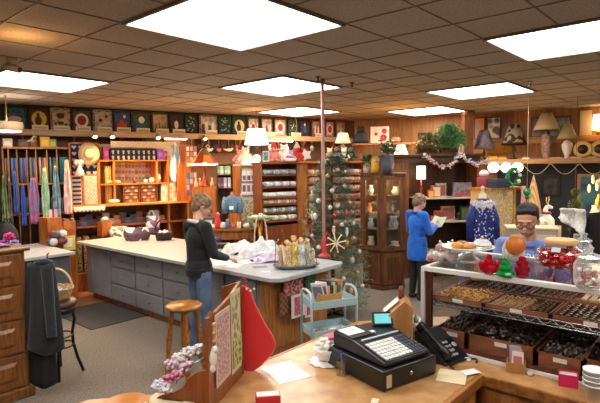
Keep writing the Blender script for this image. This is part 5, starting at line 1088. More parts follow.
# centre table behind the woman, with goods
TB = FR(186, 8.05, 262, 8.15)
zt_ = TB.p(225,229,0)[1]
t = T('merchandise_table', 'wooden merchandise table loaded with trinkets beyond the grey island', 'table', TB.w(0,0,0), TB.ang)
s0, s1 = TB.p(190,230,0)[0], TB.p(257,230,0)[0]
ob('tabletop', S().box(s0,s1,0,.45,zt_-.035,zt_), W_OAK, t); ob('apron', S().box(s0+.03,s1-.03,.03,.05,zt_-.18,zt_-.035), W_OAK, t)
for x, y in ((s0+.06,.06),(s1-.06,.06),(s0+.06,.39),(s1-.06,.39)): ob('leg', S().box(x-.03,x+.03,y-.03,y+.03,0,zt_-.035), W_OAK, t)
for k, (u, c, L_, w_, h_) in enumerate(((196,(150,140,150),'silver-grey bundle at the left of the merchandise table',.14,.12),(214,(196,190,180),'white ceramic bowl next to the red doll on the merchandise table',.10,.07),(223,(226,220,210),'white crumpled bag by the denim jacket stand',.16,.10),(248,(216,206,196),'pile of white packets right of the denim jacket stand',.18,.08),(243,(40,36,40),'small black pouch on the merchandise table',.09,.05),(254,(190,170,150),'beige pouch at the right end of the merchandise table',.12,.07))):
    s_, _ = TB.p(u,228,-.15); single('table_goods', L_, 'packet', S().lathe([(w_*.35,0),(w_*.5,h_*.3),(w_*.4,h_*.8),(w_*.1,h_),(0,h_)], n=12, wav=(3+k%3,.15)), rgb(c,.7), TB.w(s_,-.12,zt_+.001), k)
s_, zb, wd, h = TB.rect(215,221,209,225,-.1); t = T('red_doll', 'tall red cloth doll standing beside the woman in black', 'doll', TB.w(s_,-.1,zt_+.001), 0); ob('body', S().lathe([(.06,0),(.055,.08),(.03,.17),(.02,.2),(0,.2)]), rgb((206,50,60),.8), t); ob('head', S().ell((0,0,.23),.035), rgb((206,120,110),.8), t)
s_, _ = TB.p(208,222,-.2); single('basket_box', 'navy and white box behind the red cloth doll', 'box', S().box(-.09,.09,-.06,.06,0,.16).box(-.06,.06,-.062,-.06,.04,.12,1), [rgb((70,80,110)), rgb((206,206,210))], TB.w(s_,-.35,zt_+.001), TB.ang)
# denim jacket on wooden stand
s_, zj, wd, h = TB.rect(224,241,195,214,-.3)
t = T('jacket_stand', 'orange-brown wooden dress stand carrying the denim jacket', 'stand', TB.w(s_,-.3,zt_+.001), TB.ang); hz = zj-zt_
ob('stand_body', S().prism([(-.11,0),(.13,0),(.11,hz+.02),(-.06,hz+.02)], -.05,.05), W_ORNG, t); ob('neck', S().tube([(.0,0,hz+.02),(0,0,hz+h+.05)], .03), W_ORNG, t)
t = T('denim_jacket', 'small pale blue denim jacket displayed on the wooden stand', 'jacket', TB.w(s_,-.3,zj), TB.ang)
DEN = mat('denim', (112,142,168), .9, 'mottle', (84,112,140), 40)
ob('jacket_body', S().lathe([(wd*.36,.02),(wd*.38,h*.4),(wd*.40,h*.8),(wd*.2,h*.98),(.04,h)], n=22, sy=.5), DEN, t)
ob('sleeve', S().tube([(-wd*.34,0,h*.88),(-wd*.46,-.02,h*.5),(-wd*.46,-.05,h*.05)], [.055,.05,.045], n=10), DEN, t); ob('sleeve', S().tube([(wd*.34,0,h*.88),(wd*.46,-.02,h*.5),(wd*.46,-.05,h*.05)], [.055,.05,.045], n=10), DEN, t)
ob('pocket_tag', S().box(-.05,.02,-.075 if wd < .4 else -wd*.2-.01,-wd*.19,h*.25,h*.42), PAPER, t)
# round tray display at right (262-275, 213)
s_, zb, wd, h = BC_.rect(247,272,214,219,.35); t = T('round_tiered_tray', 'round pale green tray of goods on a stem left of the bookcase', 'tray', BC_.w(s_,.35,zb), 0); ob('tray', S().lathe([(0,0),(.18,0),(.2,.04),(.19,.04),(.17,.015),(0,.015)], n=28), rgb((150,170,140),.5), t); ob('stem', S().tube([(0,0,-zb),(0,0,0)], .02), BRASS, t); ob('tray_goods', S().ell((.05,0,.04),(.08,.06,.03)).ell((-.07,.03,.04),(.06,.06,.03)), rgb((214,214,196),.7), t)
# ================================================================== ISLAND TOP THINGS
IT = .921
def isl(u, v): return Pz(u, v, IT)
def slab(name, label, cat, u, v, dims, m, rz=0, extra=None, mats=None):
    s = S().bx((0,0,dims[2]/2), dims)
    if extra: extra(s)
    return single(name, label, cat, s, mats or m, isl(u,v), rz)
p = isl(105,236); single('wooden_carton', 'upright brown wooden carton at the far left end of the island', 'box', S().box(-.09,.09,-.09,.09,0,.005).box(-.09,.09,-.09,-.08,0,.26).box(-.09,.09,.08,.09,0,.26).box(-.09,-.08,-.08,.08,0,.26).box(.08,.09,-.08,.08,0,.26), W_ORNG, p, 0)
single('cloth_bundle', 'blue-grey cloth bundle sticking out of the wooden carton', 'cloth', S().ell((0,0,.28),(.07,.07,.05)).ell((.03,.02,.31),(.05,.04,.03)), rgb((150,160,166),.8), p)
def bag(label, u, v, w_, h_, c1, c2, pat='patch', sc_=10, rz=-.9, handle=True):
    p = isl(u, v); t = T('tote_bag', label, 'bag', p, rz)
    def f(a, b):
        A_ = 2*pi*a; bl = 1+.12*sin(3*A_+2*b)+.08*sin(7*A_+5*b); sq_ = (1-.55*max(0,b-.55)/.45)
        return (w_/2*cos(A_)*bl*(.8+.4*b*(1-b)*2), w_*.34*sin(A_)*bl*sq_, h_*b)
    s = S().sheet(f, 30, 10); s.ell((0,0,.005),(w_*.36,w_*.24,.005))
    ob('bag_body', s, mat('bag_%d' % u, c1, .4, pat, c2, sc_), t)
    if handle: 
        for y in (-.02,.02): ob('handle', S().tube([(w_*.2*cos(a),y,h_*.9+h_*.4*sin(a)) for a in [pi*i/10 for i in range(11)]], .008), rgb((190,186,196),.5), t)
    return t
bag('white shopping bag with green leafy print near the wooden carton', 119,236,.36,.17,(232,230,226),(96,110,84), sc_=16, handle=False)
bag('white shopping bag with large dark plum oval print on the island', 136,240,.42,.21,(228,226,232),(92,62,72), sc_=7, handle=False)
bag('white and purple bag with looped handles standing behind the plum print bag', 152,232,.26,.30,(206,200,214),(96,76,120), sc_=12)
p = isl(164,240); t = T('dark_basket', 'dark burgundy woven basket with arched handle on the island', 'basket', p, -.8)
BW = mat('burgundy_weave', (74,34,40), .6, 'check', (50,22,28), 60, bump=.5)
ob('basket_body', S().lathe([(0,0),(.12,0),(.145,.12),(.15,.13),(.14,.13),(.11,.01),(0,.01)], n=30, sy=.75), BW, t); ob('handle', S().tube([(.14*cos(a),0,.12+.22*sin(a)) for a in [pi*i/14 for i in range(15)]], .011), BW, t)
single('white_tissue', 'crumple of white tissue paper in the burgundy basket', 'tissue', S().sheet(lambda a, b: ((a-.5)*.18, (b-.5)*.12, .10+.03*sin(11*a+5*b)+.03*sin(9*b)), 16, 12), rgb((236,234,236),.8), p+Vector((0,0,.0)), .3, thick=.004)
# crumpled white plastic bags
def crumple(label, u, v, w_, d_, h_, col, seed, tint=None):
    r_ = random.Random(seed); ph = [r_.uniform(0,6) for _ in range(8)]
    def f(a, b):
        x, y = a*2-1, b*2-1; e = max(0, 1-(x*x+y*y)*.9)
        z = h_*e**.5*(.62+.18*sin(5*x+ph[0]+3*y)+.16*sin(9*y+ph[1]-4*x)+.12*sin(13*x+ph[2])*sin(11*y+ph[3])+.06*sin(27*x+ph[4])*sin(23*y+ph[5]))
        return (x*w_/2*(1+.1*sin(4*y+ph[6])), y*d_/2*(1+.1*sin(5*x+ph[7])), max(z,.002)+.002)
    return single('plastic_bag', label, 'plastic bag', S().sheet(f, 34, 30), mat('plastic%d' % seed, col, .35, spec=.7, bump=.6, kind='mottle', col2=tuple(max(0,c-26) for c in col), scale=18), isl(u,v), -.7, thick=.003)
crumple('large crumpled white plastic bag in front of the black item', 262,254,.60,.5,.22,(214,217,222),1)
crumple('smaller white crumpled tissue pile by the hands of the woman in black', 240,252,.50,.44,.17,(222,218,218),2)
crumple('lavender tissue bundle beside the figurine tray', 272,261,.50,.26,.11,(212,190,222),3)
p = isl(261,251); t = T('tall_handle_basket', 'pale basket with a tall thin handle buried in the white plastic bags', 'basket', p, -.5); ob('handle', S().tube([(.09*cos(a),0,.12+.40*sin(a)) for a in [pi*i/16 for i in range(17)]], .009), rgb((214,196,166),.6), t); ob('basket_body', S().lathe([(.07,0),(.10,.12),(.095,.12),(.065,.01),(0,.01)]), rgb((206,180,140),.7), t)
p = isl(222,252); t = T('card_reader_dock', 'small black device on a white tray beside the woman in black', 'device', p, -.7); ob('tray', S().box(-.16,.16,-.10,.10,0,.05), rgb((214,214,218),.4), t); ob('device', S().box(-.11,.10,-.06,.08,.05,.12), BLACKP, t, bevel=.01)
p = isl(218,243); single('dark_jar', 'short dark violet jar behind the white tray', 'jar', S().lathe([(.05,0),(.055,.08),(.03,.10),(0,.1)]), rgb((60,46,90),.4), p)
for k, (u, v, w_, d_, c, rz, L_) in enumerate(((222,263,.22,.28,(226,228,232),-.5,'white paper sheet nearest the woman in black on the island'),(234,266,.18,.22,(206,210,216),-1.1,'pale grey paper sheet in the middle front of the island'),(247,262,.15,.2,(230,230,230),-.3,'white paper slip before the lavender tissue'),(213,259,.15,.16,(236,236,240),.3,'small white slip under the sleeve of the black cardigan'),(260,267,.16,.12,(120,136,140),-.6,'teal-grey printed card on the island front'),(306,264,.12,.10,(228,226,230),.2,'tiny white card between the tray and the striped pole base'),(266,272,.10,.07,(220,220,224),-.8,'tiny white slip near the rounded island corner'))):
    single('paper_sheet', L_, 'paper', S().bx((0,0,.0012+.0003*k), (w_,d_,.002)), rgb(c,.6), isl(u,v), rz)
# figurine tray: wire stand with angel figurines
p = isl(296,268); TRZ = radians(-38)
t = T('wire_tray', 'oval silver-grey wire tray under the angel figurines on the island', 'tray', p, TRZ)
TRS = mat('pewter', (130,132,134), .35, metal=.7)
ob('tray_rim', S().tube([(.26*cos(a),.13*sin(a),.035+.006*sin(14*a)) for a in [2*pi*i/48 for i in range(48)]], .009, closed=True), TRS, t)
ob('wire_handle', S().tube([(-.24,0,.03),(-.23,0,.28),(-.19,0,.33)], .005, n=6), TRS, t); ob('wire_handle', S().tube([(.24,0,.03),(.23,0,.28),(.19,0,.33)], .005, n=6), TRS, t)
ob('tray_base', S().lathe([(0,.0),(.22,.0),(.26,.03),(.255,.034),(.215,.008),(0,.008)], n=36, sy=.5), TRS, t)
for x, y in ((-.2,.06),(.2,.06),(-.2,-.06),(.2,-.06)): ob('foot', S().ell((x,y,-.0),(.012,.012,.012)), TRS, t)
t.location.z += .008
AN = [(-.17,.02,.24,(206,170,130),'tan angel figurine at the left end of the wire tray'),(-.10,-.02,.30,(226,190,150),'peach robed angel figurine, second on the wire tray'),(-.02,.01,.34,(236,206,110),'tall yellow robed angel figurine in the centre of the tray'),(.06,-.02,.32,(216,216,206),'silver white angel figurine right of the yellow one'),(.14,.03,.30,(190,196,180),'pale green angel figurine near the right end of the tray'),(.19,-.02,.2,(206,196,170),'small cream angel figurine at the right end of the tray')]
for x, y, h_, c, L_ in AN:
    q = p+Vector((x*cos(TRZ)-y*sin(TRZ), x*sin(TRZ)+y*cos(TRZ), .018)); k = h_/.27
    t = T('angel_figurine', L_, 'figurine', q, TRZ+random.uniform(-.4,.4), 'angel figurines on the tray')
    ob('robe', S().lathe([(.046*k,0),(.042*k,.02*k),(.022*k,.12*k),(.026*k,.16*k),(.030*k,.19*k),(.016*k,.215*k),(.010*k,.225*k)], n=18, wav=(6,.14)), mat('robe%d%d' % (c[0],c[2]), c, .5, 'dots', tuple(int(v_*.7) for v_ in c), 70), t)
    ob('head', S().ell((0,0,.25*k),.024*k), rgb((226,190,160),.6), t); ob('hair', S().ell((0,.006,.258*k),(.027*k,.024*k,.022*k)), rgb((206,166,96),.7), t)
    ob('wing', S().add([(.01,.015,.2*k),(.045*k,.03,.24*k),(.05*k,.03,.17*k),(.03*k,.02,.10*k)],[(0,1,2,3)]), rgb((236,220,170),.6), t, thick=.004); ob('wing', S().add([(-.01,.015,.2*k),(-.045*k,.03,.24*k),(-.05*k,.03,.17*k),(-.03*k,.02,.10*k)],[(0,1,2,3)]), rgb((236,220,170),.6), t, thick=.004)
    ob('arm', S().cap((.02*k,-.01,.19*k),(.0,-.045*k,.15*k),.011*k,.009*k), rgb(c,.55), t)
lt = S()
for k in range(90): lt.ell((random.uniform(-.2,.2), random.uniform(-.09,.09)*.8, random.uniform(.012,.03)), (.012,.009,.007), random.randint(0,1), 6, 4)
o = tag(ob('loose_trinkets', lt, [rgb((206,196,180),.5), rgb((150,130,110),.5)], None, p+Vector((0,0,.010)), TRZ), 'loose silver and cream trinkets covering the wire tray', 'trinkets', kind='stuff')
# striped pole
p = isl(324,256); top = CE
t = T('striped_pole', 'thin red and white striped pole rising from the island to the ceiling', 'pole', p)
PL_ = mat('candy_stripe', (186,104,104), .6, 'stripe', (206,160,152), 3.5, stretch=(1,1,2.2))
dx, dy = 0, 0
ob('pole', S().tube([(0,0,.2),(0,0,CE-IT-.002)], .022, n=12), PL_, t)
ob('flared_base', S().lathe([(.085,0),(.075,.012),(.04,.03),(.03,.06),(.036,.12),(.03,.2),(.018,.24)], n=20), rgb((196,56,66),.5), t)
ob('ceiling_collar', S().cyl((0,0,CE-IT-.06),.03,.058), rgb((130,80,70),.6), t)
# packets hung on the island end panel (y = 3.74 face)
EP = AX(y=3.735)
for u0,u1,v0,v1,off,c1,c2,L_,kind in ((284,302,277,294,.07,(206,150,150),(150,50,60),'pink print fabric packet hanging under the island top','dots'),(305,315,275,288,.07,(70,120,80),(30,70,44),'green print fabric packet hanging under the island top','dots'),
    (280,292,291,314,.05,(150,104,66),(110,70,40),'brown woven pouch hanging on the island end','check')):
    s_, zb, wd, h = EP.rect(u0,u1,v0,v1,off); single('fabric_packet', L_, 'packet', S().box(-wd/2,wd/2,-.012,.012,0,h), mat('fp%d' % u0, c1, .7, kind, c2, 30), EP.w(s_,off-.0,zb), EP.ang)
for u0,u1,L_ in ((291.5,304.5,'white-bordered red pattern card hanging on the island end'),(305,312.5,'narrower white-bordered red pattern card beside the cart')):
    s_, zb, wd, h = EP.rect(u0,u1,294,317,.10); t = T('pattern_card', L_, 'card', EP.w(s_,.10,zb), EP.ang, 'red pattern cards'); ob('card', S().box(-wd/2,wd/2,-.003,.003,0,h), rgb((232,220,224),.6), t); ob('print', S().box(-wd*.3,wd*.3,-.006,-.003,h*.1,h*.88), mat('red_print', (176,44,56), .6, 'dots', (206,120,130), 40), t); ob('hook', S().tube([(0,-.0,h),(0,0,h+.03),(0,.07,h+.035)], .004), BLACKM, t)
# ================================================================== UTILITY CART
CT = FR(313, 4.6, 357, 4.78)
TL = mat('pale_teal_metal', (172,198,206), .4)
s0, s1 = CT.p(314,305,0)[0], CT.p(357,305,0)[0]; z1 = CT.p(335,300,0)[1]; z2 = CT.p(335,329,0)[1]
t = T('utility_cart', 'pale teal metal three-tier utility cart beside the island', 'cart', CT.w((s0+s1)/2,0,0), CT.ang); W_ = (s1-s0)/2
for z in (z1, z2, .18):
    s = S(); D2 = .30
    s.box(-W_,W_,0,D2,z-.075,z-.07); s.box(-W_,W_,0,.008,z-.075,z).box(-W_,W_,D2-.008,D2,z-.075,z).box(-W_,-W_+.008,0.008,D2-.008,z-.075,z).box(W_-.008,W_,.008,D2-.008,z-.075,z)
    ob('tray', s, TL, t, bevel=.006)
for x in (-W_-.012, W_+.012): ob('side_frame', S().tube([(x,.03,.06),(x,.03,z1+.03),(x,.06,z1+.075),(x,.15,z1+.09),(x,.24,z1+.075),(x,.27,z1+.03),(x,.27,.06)], .013), TL, t)
for x in (-W_-.012, W_+.012):
    for y in (.03,.27): ob('caster', S().tube([(x-.012,y,.03),(x+.012,y,.03)], .03), BLACKP, t)
cp = CT.w(CT.p(329,310,-.1)[0],-.13,z1-.069)
t = T('magazine_basket', 'tan wicker basket of upright magazines on the cart top', 'basket', cp, CT.ang)
WK2 = mat('tan_wicker', (206,160,90), .7, 'check', (166,118,58), 70, bump=.5)
ob('basket_body', S().prism([(-.10,0),(.10,0),(.12,.12),(-.12,.12)], -.09,-.08).prism([(-.10,0),(.10,0),(.12,.12),(-.12,.12)], .08,.09).box(-.11,-.10,-.08,.08,0,.12).box(.10,.11,-.08,.08,0,.12).box(-.10,.10,-.08,.08,0,.006), WK2, t)
for k, (x, c, c2, tl, L_) in enumerate(((-.075,(206,206,214),(120,120,150),-.25,'white and blue magazine leaning left in the basket'),(-.04,(226,216,206),(150,110,90),-.18,'cream magazine second in the basket'),(-.012,(60,60,60),(206,196,180),-.08,'black edged magazine in the middle of the basket'),(.015,(206,190,160),(130,100,80),.0,'tan magazine right of the black edged one'),(.04,(90,110,90),(206,206,190),.05,'dark green magazine in the basket'),(.075,(206,130,110),(120,150,110),.12,'coral magazine at the right side of the basket'))):
    M = Matrix.Translation((x,0,.01)) @ Matrix.Rotation(tl,4,'Y') @ Matrix.Rotation(.5,4,'Z')
    single('magazine', L_, 'magazine', S().box(-.006,.006,-.07,.06,0,.21+.01*(k%3),0,M).box(-.0075,-.006,-.06,.05,.04,.18,1,M), [rgb(c,.5), rgb(c2,.5)], cp, CT.ang, 'magazines in the wicker basket')
for k, (u, c, L_) in enumerate(((322,(120,60,50),'dark red packet in the second tray of the cart'),(334,(196,186,170),'cream packet in the middle of the second cart tray'),(345,(150,150,140),'grey packet at the right of the second cart tray'))):
    s_, _ = CT.p(u,330,-.12); single('small_packet', L_, 'packet', S().bx((0,0,.012),(.09,.10,.022)).bx((0,0,.024),(.05,.06,.003),1), [rgb(c,.6), rgb(tuple(min(255,v_+50) for v_ in c),.6)], CT.w(s_,-.14,z2-.069), k)
# ================================================================== CHRISTMAS TREE
p = Pd(333,300,6.9); TX = Vector((p.x,p.y,0)); TH = Pd(333,151,6.9).z
t = T('christmas_tree', 'slim decorated artificial christmas tree beyond the striped pole', 'christmas tree', TX)
ob('trunk', S().tube([(0,0,.0),(0,0,TH-.1)], [.03,.01]), rgb((80,56,36),.8), t); ob('tree_stand', S().tube([(-.2,0,.02),(.2,0,.02)], .015).tube([(0,-.2,.02),(0,.2,.02)], .015), BLACKM, t)
rt = random.Random(3); nd = S()
def trad(z): return .07+.46*(1-(z-.15)/(TH-.15))**.65*(1 if z > .35 else .85)
for k in range(1500):
    z = .15+(TH-.2)*(rt.random()**1.25); R_ = trad(z); a = rt.uniform(0,2*pi); r0 = R_*rt.uniform(.25,.75); L_ = R_*rt.uniform(.25,.55)+.04
    d = Vector((cos(a), sin(a), rt.uniform(-.25,.35))).normalized(); b = Vector((r0*cos(a), r0*sin(a), z)); sd = d.cross(Vector((0,0,1))).normalized(); upv = sd.cross(d)
    for j in range(9):
        f_ = j/9; c = b+d*L_*f_; w_ = .055*(1-f_*.6)
        for sg in (-1,1):
            o_ = sd*sg*w_+d*w_*.7+upv*rt.uniform(-.03,.03); e = d*.006
            nd.add([c-e, c+e, c+o_], [(0,1,2)], 0 if rt.random() < .7 else 1)
ob('foliage', nd, [mat('fir_green', (84,112,92), .8), mat('fir_green_light', (128,152,128), .8)], t)
t.children[-1]['kind'] = 'stuff'
def on_tree(u, v, back=0):
    q = Pd(u, v, 6.9); z = q.z; dz = trad(max(z,.2))*.92; side = (q-TX); side.z = 0; off = side.length; fwd = Vector((-cos(AZ), -sin(AZ), 0)); return Vector((q.x,q.y,z))+fwd*sqrt(max(.002, dz*dz-min(off,dz)**2))
OC = [((226,226,220),'white'),((196,50,60),'red'),((206,160,80),'gold'),((190,180,196),'silver-lilac'),((226,170,150),'pale pink')]
spots = [(318,200),(327,176),(337,170),(331,190),(343,186),(315,215),(336,204),(348,202),(326,232),(340,222),(352,222),(345,240),(318,244),(333,214),(350,256),(341,272),(355,268),(348,284),(338,258),(312,234),(324,162),(358,250),(352,236),(345,212),(329,206),(360,282),(343,296),(336,286)]
proto = {}
for k, (u, v) in enumerate(spots):
    c, cn_ = OC[(k*2)%5] if k % 3 else OC[0]; q = on_tree(u, v); up_ = ('upper','middle','lower')[0 if v < 195 else 1 if v < 245 else 2]
    lab = '%s bauble hanging in the %s part of the tree' % (cn_, up_)
    if cn_ not in proto:
        proto[cn_] = T('bauble', lab, 'ornament', q, 0, 'baubles on the tree'); ob('ball', S().ell((0,0,0),.032), mat('bauble_'+cn_, c, .2, metal=.2), proto[cn_]); ob('cap', S().cyl((0,0,.03),.01,.012).tube([(0,0,.04),(0,0,.075)],.002), BRASS, proto[cn_])
    else: dup(proto[cn_], q, 0, lab, scale=(1,1,1+.5*(k%3 == 2)))
q = Pd(336,243,6.35)
t = T('snowflake_ornament', 'large pale straw star ornament hanging low on the tree', 'ornament', q, AZ-pi/2)
s = S()
for k in range(8): a = pi*k/4+.2; s.tube([(0,0,0),(.12*cos(a),0,.12*sin(a))], [.012,.006]).ell((.12*cos(a),0,.12*sin(a)),.013)
ob('star_rays', s, rgb((232,220,190),.6), t); ob('hanger', S().tube([(0,0,.12),(0,.05,.22)], .003), rgb((200,60,60)), t)
for k, (u, v, L_) in enumerate(((312,213,'white bell ornament hanging left of the striped pole'),(332,226,'white icicle ornament in the middle of the tree'),(345,228,'pale slender icicle ornament right on the tree'),(312,193,'white angel ornament at the upper left of the tree'))):
    q = on_tree(u, v); t = T('long_ornament', L_, 'ornament', q); ob('drop', S().lathe([(0,-.09),(.012,-.06),(.024,-.02),(.014,.01),(.02,.03),(0,.045)]), rgb((232,228,222),.4), t); ob('hanger', S().tube([(0,0,.04),(0,0,.09)], .002), BRASS, t)
for k, (u, v) in enumerate(((309,221),(311,229),(309,238))):
    q = on_tree(u, v); t = T('poinsettia_clip', 'deep red silk bloom at the left side of the tree, %s from the top' % ORD[k], 'ornament', q, 0, 'red blooms on the tree'); s = S()
    for j in range(6): a = j*pi/3; s.ell((.03*cos(a),0,.03*sin(a)),(.028,.01,.02))
    ob('petals', s, rgb((170,30,50),.7), t); ob('centre', S().ell((0,-.012,0),.01), rgb((220,190,90)), t)

# small things hanging on cords under the high ledge
HG = [(192,'amber glass star',(206,150,60),0),(209,'white bird',(226,220,210),1),(219,'rust felt heart',(170,70,50),2),(229,'pale straw bell',(214,186,140),1),(236,'dark red cone',(150,40,44),3),(270,'cream angel',(230,214,190),3),(279,'olive bird',(120,110,70),1),(287,'white icicle',(232,228,222),3),(304,'scarlet heart',(196,44,50),2),(312,'grey felt bell',(150,146,144),0)]
for u, nm, c, k in HG:
    s_, z = FL.p(u, 146+(u%5), .34); q = FL.w(s_, .34, min(z, LEDZ-.22))
    t = T('hanging_ornament', '%s ornament hanging on a cord under the high quilt ledge' % nm, 'ornament', q, FL.ang)
    m_ = rgb(c,.6)
    if k == 0: sh = S().ell((0,0,0),(.05,.03,.05)).ell((0,0,-.05),(.03,.02,.02))
    elif k == 1: sh = S().ell((0,0,0),(.07,.03,.03)).ell((.07,0,.025),.02).tube([(-.06,0,0),(-.12,0,.02)],[.02,.006])
    elif k == 2: sh = S().prism([(.05*(16*sin(a)**3)/16, .05*(13*cos(a)-5*cos(2*a)-2*cos(3*a)-cos(4*a))/16) for a in [2*pi*i/18 for i in range(18)]], -.014, .014)
    else: sh = S().lathe([(0,-.10),(.03,-.06),(.04,0),(.02,.04),(0,.05)], n=12)
    ob('ornament_body', sh, m_, t); ob('cord', S().tube([(0,0,.04),(0,0,LEDZ-.09-q.z)], .003, n=5), rgb((190,170,140)), t)
# more goods crowding the merchandise table and the sewing counter's lower shelf front
for k, (u, c, cn_) in enumerate(((191,(150,60,60),'maroon'),(194,(206,190,150),'straw'),(228,(96,110,140),'slate blue'),(233,(206,120,110),'coral'),(239,(226,214,190),'cream'),(251,(110,130,96),'moss green'))):
    s_, _ = TB.p(u,228,-.05); h_ = .07+.03*(k%3)
    t = T('small_jar', '%s lidded jar on the front half of the merchandise table' % cn_, 'jar', TB.w(s_,-.05-.02*(k%2),TB.p(225,229,0)[1]+.001), k)
    ob('jar_body', S().lathe([(.03,0),(.036,.01),(.036,h_),(.028,h_+.01)], n=14), rgb(c,.4), t); ob('lid', S().cyl((0,0,h_+.01),.031,.014), rgb((150,120,80),.4), t)
# ================================================================== RIGHT SIDE
# post
p = Pz(467.5,104,CE); PD = 10.25; pa, pb = Pd(462.5,120,PD), Pd(473,120,PD)
st('trim_2', S().box(-.09,.09,-.09,.09,0,CE-.005).box(-.105,.105,-.105,.105,CE-.10,CE-.005), W_HUT, loc=((pa.x+pb.x)/2,(pa.y+pb.y)/2,0), rz=AZ-pi/2)
# curio cabinet with canted glass front
CU = FR(362, 8.5, 404, 8.35)
s0, s1, sm_ = CU.p(362,200,0)[0], CU.p(404,200,0)[0], CU.p(381.5,200,.3)[0]
zt, zm, = CU.p(381,173,.2)[1], CU.p(381,251,.3)[1]
t = T('curio_cabinet', 'dark wood corner curio cabinet with canted glass doors', 'cabinet', CU.w((s0+s1)/2,0,0), CU.ang)
w_ = (s1-s0)/2; mx = sm_-(s0+s1)/2
def hexa(e=0.0): return [(-w_-e,.35+e),(-w_-e,-.0-e*.3),(mx-.24,-.30-e),(mx+.0,-.34-e),(w_+e,-.10-e),(w_+e,.35+e)]
def hexa(e=0.0): return [(-w_-e,.35+e),(-w_-e,.0-e*.5),(mx,-.22-e),(w_+e,-.0-e*.5),(w_+e,.35+e)]
ob('base_cabinet', S().prism(hexa(-.01), .06, zm-.03, ax='z'), W_DARK, t, bevel=.006)
ob('plinth', S().prism(hexa(.015), 0, .06, ax='z'), W_DARK, t, bevel=.006); ob('waist_moulding', S().prism(hexa(.025), zm-.03, zm, ax='z'), W_DARK, t, bevel=.008)
ob('cornice', S().prism(hexa(.03), zt-.06, zt, ax='z'), W_DARK, t, bevel=.01); ob('back_panel', S().box(-w_,w_,.33,.35,zm,zt-.06), W_DARK, t)
def strut(par, name, a, b, z0, z1, th, m): # upright board between plan points a, b
    dx, dy = b[0]-a[0], b[1]-a[1]; L_ = sqrt(dx*dx+dy*dy); M = Matrix.Translation((a[0],a[1],0)) @ Matrix.Rotation(atan2(dy,dx),4,'Z')
    return ob(name, S().box(0,L_,-th/2,th/2,z0,z1,0,M), m, par)
A_, M_, B_ = (-w_,.0), (mx,-.22), (w_,.0)
for P_, N_ in ((A_,(-w_,.33)),(M_,None),(B_,(w_,.33))): ob('post', S().box(P_[0]-.03,P_[0]+.03,P_[1]-.0,P_[1]+.06,zm,zt-.06), W_HUT, t)
for P_, Q_ in ((A_,M_),(M_,B_)):
    u_ = Vector((Q_[0]-P_[0],Q_[1]-P_[1])).normalized(); p0 = (P_[0]+u_.x*.035,P_[1]+u_.y*.035); p1 = (Q_[0]-u_.x*.035,Q_[1]-u_.y*.035)
    d = strut(t, 'door', p0, p1, zm+.01, zm+.06, .025, W_HUT); strut(d, 'door_rail', p0, p1, zt-.12, zt-.07, .025, W_HUT)
    for q_, q2 in ((p0,(p0[0]+u_.x*.045,p0[1]+u_.y*.045)),((p1[0]-u_.x*.045,p1[1]-u_.y*.045),p1)): strut(d, 'door_stile', q_, q2, zm+.06, zt-.12, .025, W_HUT)
    strut(d, 'door_glass', (p0[0]+u_.x*.045,p0[1]+u_.y*.045), (p1[0]-u_.x*.045,p1[1]-u_.y*.045), zm+.06, zt-.12, .004, GLASS)
    o = strut(t, 'base_door', p0, p1, .10, zm-.06, .03, W_HUT); u0_ = (p0[0]+u_.x*.07,p0[1]+u_.y*.07); u1_ = (p1[0]-u_.x*.07,p1[1]-u_.y*.07); strut(o, 'raised_panel', u0_, u1_, .17, zm-.13, .05, W_DARK)
shz = [zm+(zt-.06-zm)*f_ for f_ in (.27,.5,.74)]
for z in shz: ob('glass_shelf', S().prism([(-w_+.03,.32),(-w_+.03,.02),(mx,-.16),(w_-.03,.02),(w_-.03,.32)], z-.006, z, ax='z'), mat('shelf_glass', (200,206,200), .1, trans=.7), t)
base = CU.w((s0+s1)/2,0,0)
def cu(x, y, z): return base + Matrix.Rotation(CU.ang,3,'Z') @ Vector((x,y,z))
light('curio_fill', 'POINT', cu(mx,-.05,zt-.12), 5, (255,220,170), .04); light('curio_fill_low', 'POINT', cu(mx,-.05,shz[0]+.3), 2.5, (255,220,180), .04)  # unseen point lights added to brighten the cabinet inside, no fixture
GI = [(-.2,.05,3,(206,206,206),'silver vase on the top glass shelf of the curio cabinet',.17,.05),(.22,.02,3,(240,226,190),'glowing cream teapot on the top right of the curio cabinet',.14,.08),(-.22,.02,2,(226,120,50),'orange vase on the upper left shelf of the curio cabinet',.16,.045),(.2,.0,2,(90,70,60),'dark bronze figurine on the upper right shelf of the curio cabinet',.2,.06),(.02,-.12,2,(206,216,216),'cut glass tumbler in the centre of the curio cabinet',.12,.04),
      (-.2,.02,1,(196,206,210),'pale china jug on the lower left shelf of the curio cabinet',.18,.06),(.18,-.02,1,(216,222,222),'large cut crystal pitcher on the lower right glass shelf',.22,.085),(.0,-.1,1,(180,60,50),'small red glass on the lower middle of the curio cabinet',.08,.03),(-.2,.0,0,(216,206,190),'white china swan at the bottom left of the curio cabinet',.2,.07),(.2,.0,0,(206,196,180),'cream china bowl at the bottom right of the curio cabinet',.12,.1),(-.02,-.12,0,(120,130,120),'grey-green vase in the bottom centre of the curio cabinet',.22,.045)]
for x, y, l_, c, L_, h_, r_ in GI:
    z = (zm if l_ == 0 else shz[l_-1])+.001; cr = 'cut' in L_
    single('curio_piece', L_, 'ornament', S().lathe([(r_*.5,0),(r_*.7,h_*.1),(r_,h_*.45),(r_*.55,h_*.75),(r_*.7,h_),(r_*.55,h_),(r_*.4,h_*.75),(0,h_*.2)], n=16), CRYS if cr else rgb(c,.25), cu(x,y,z), x*9)
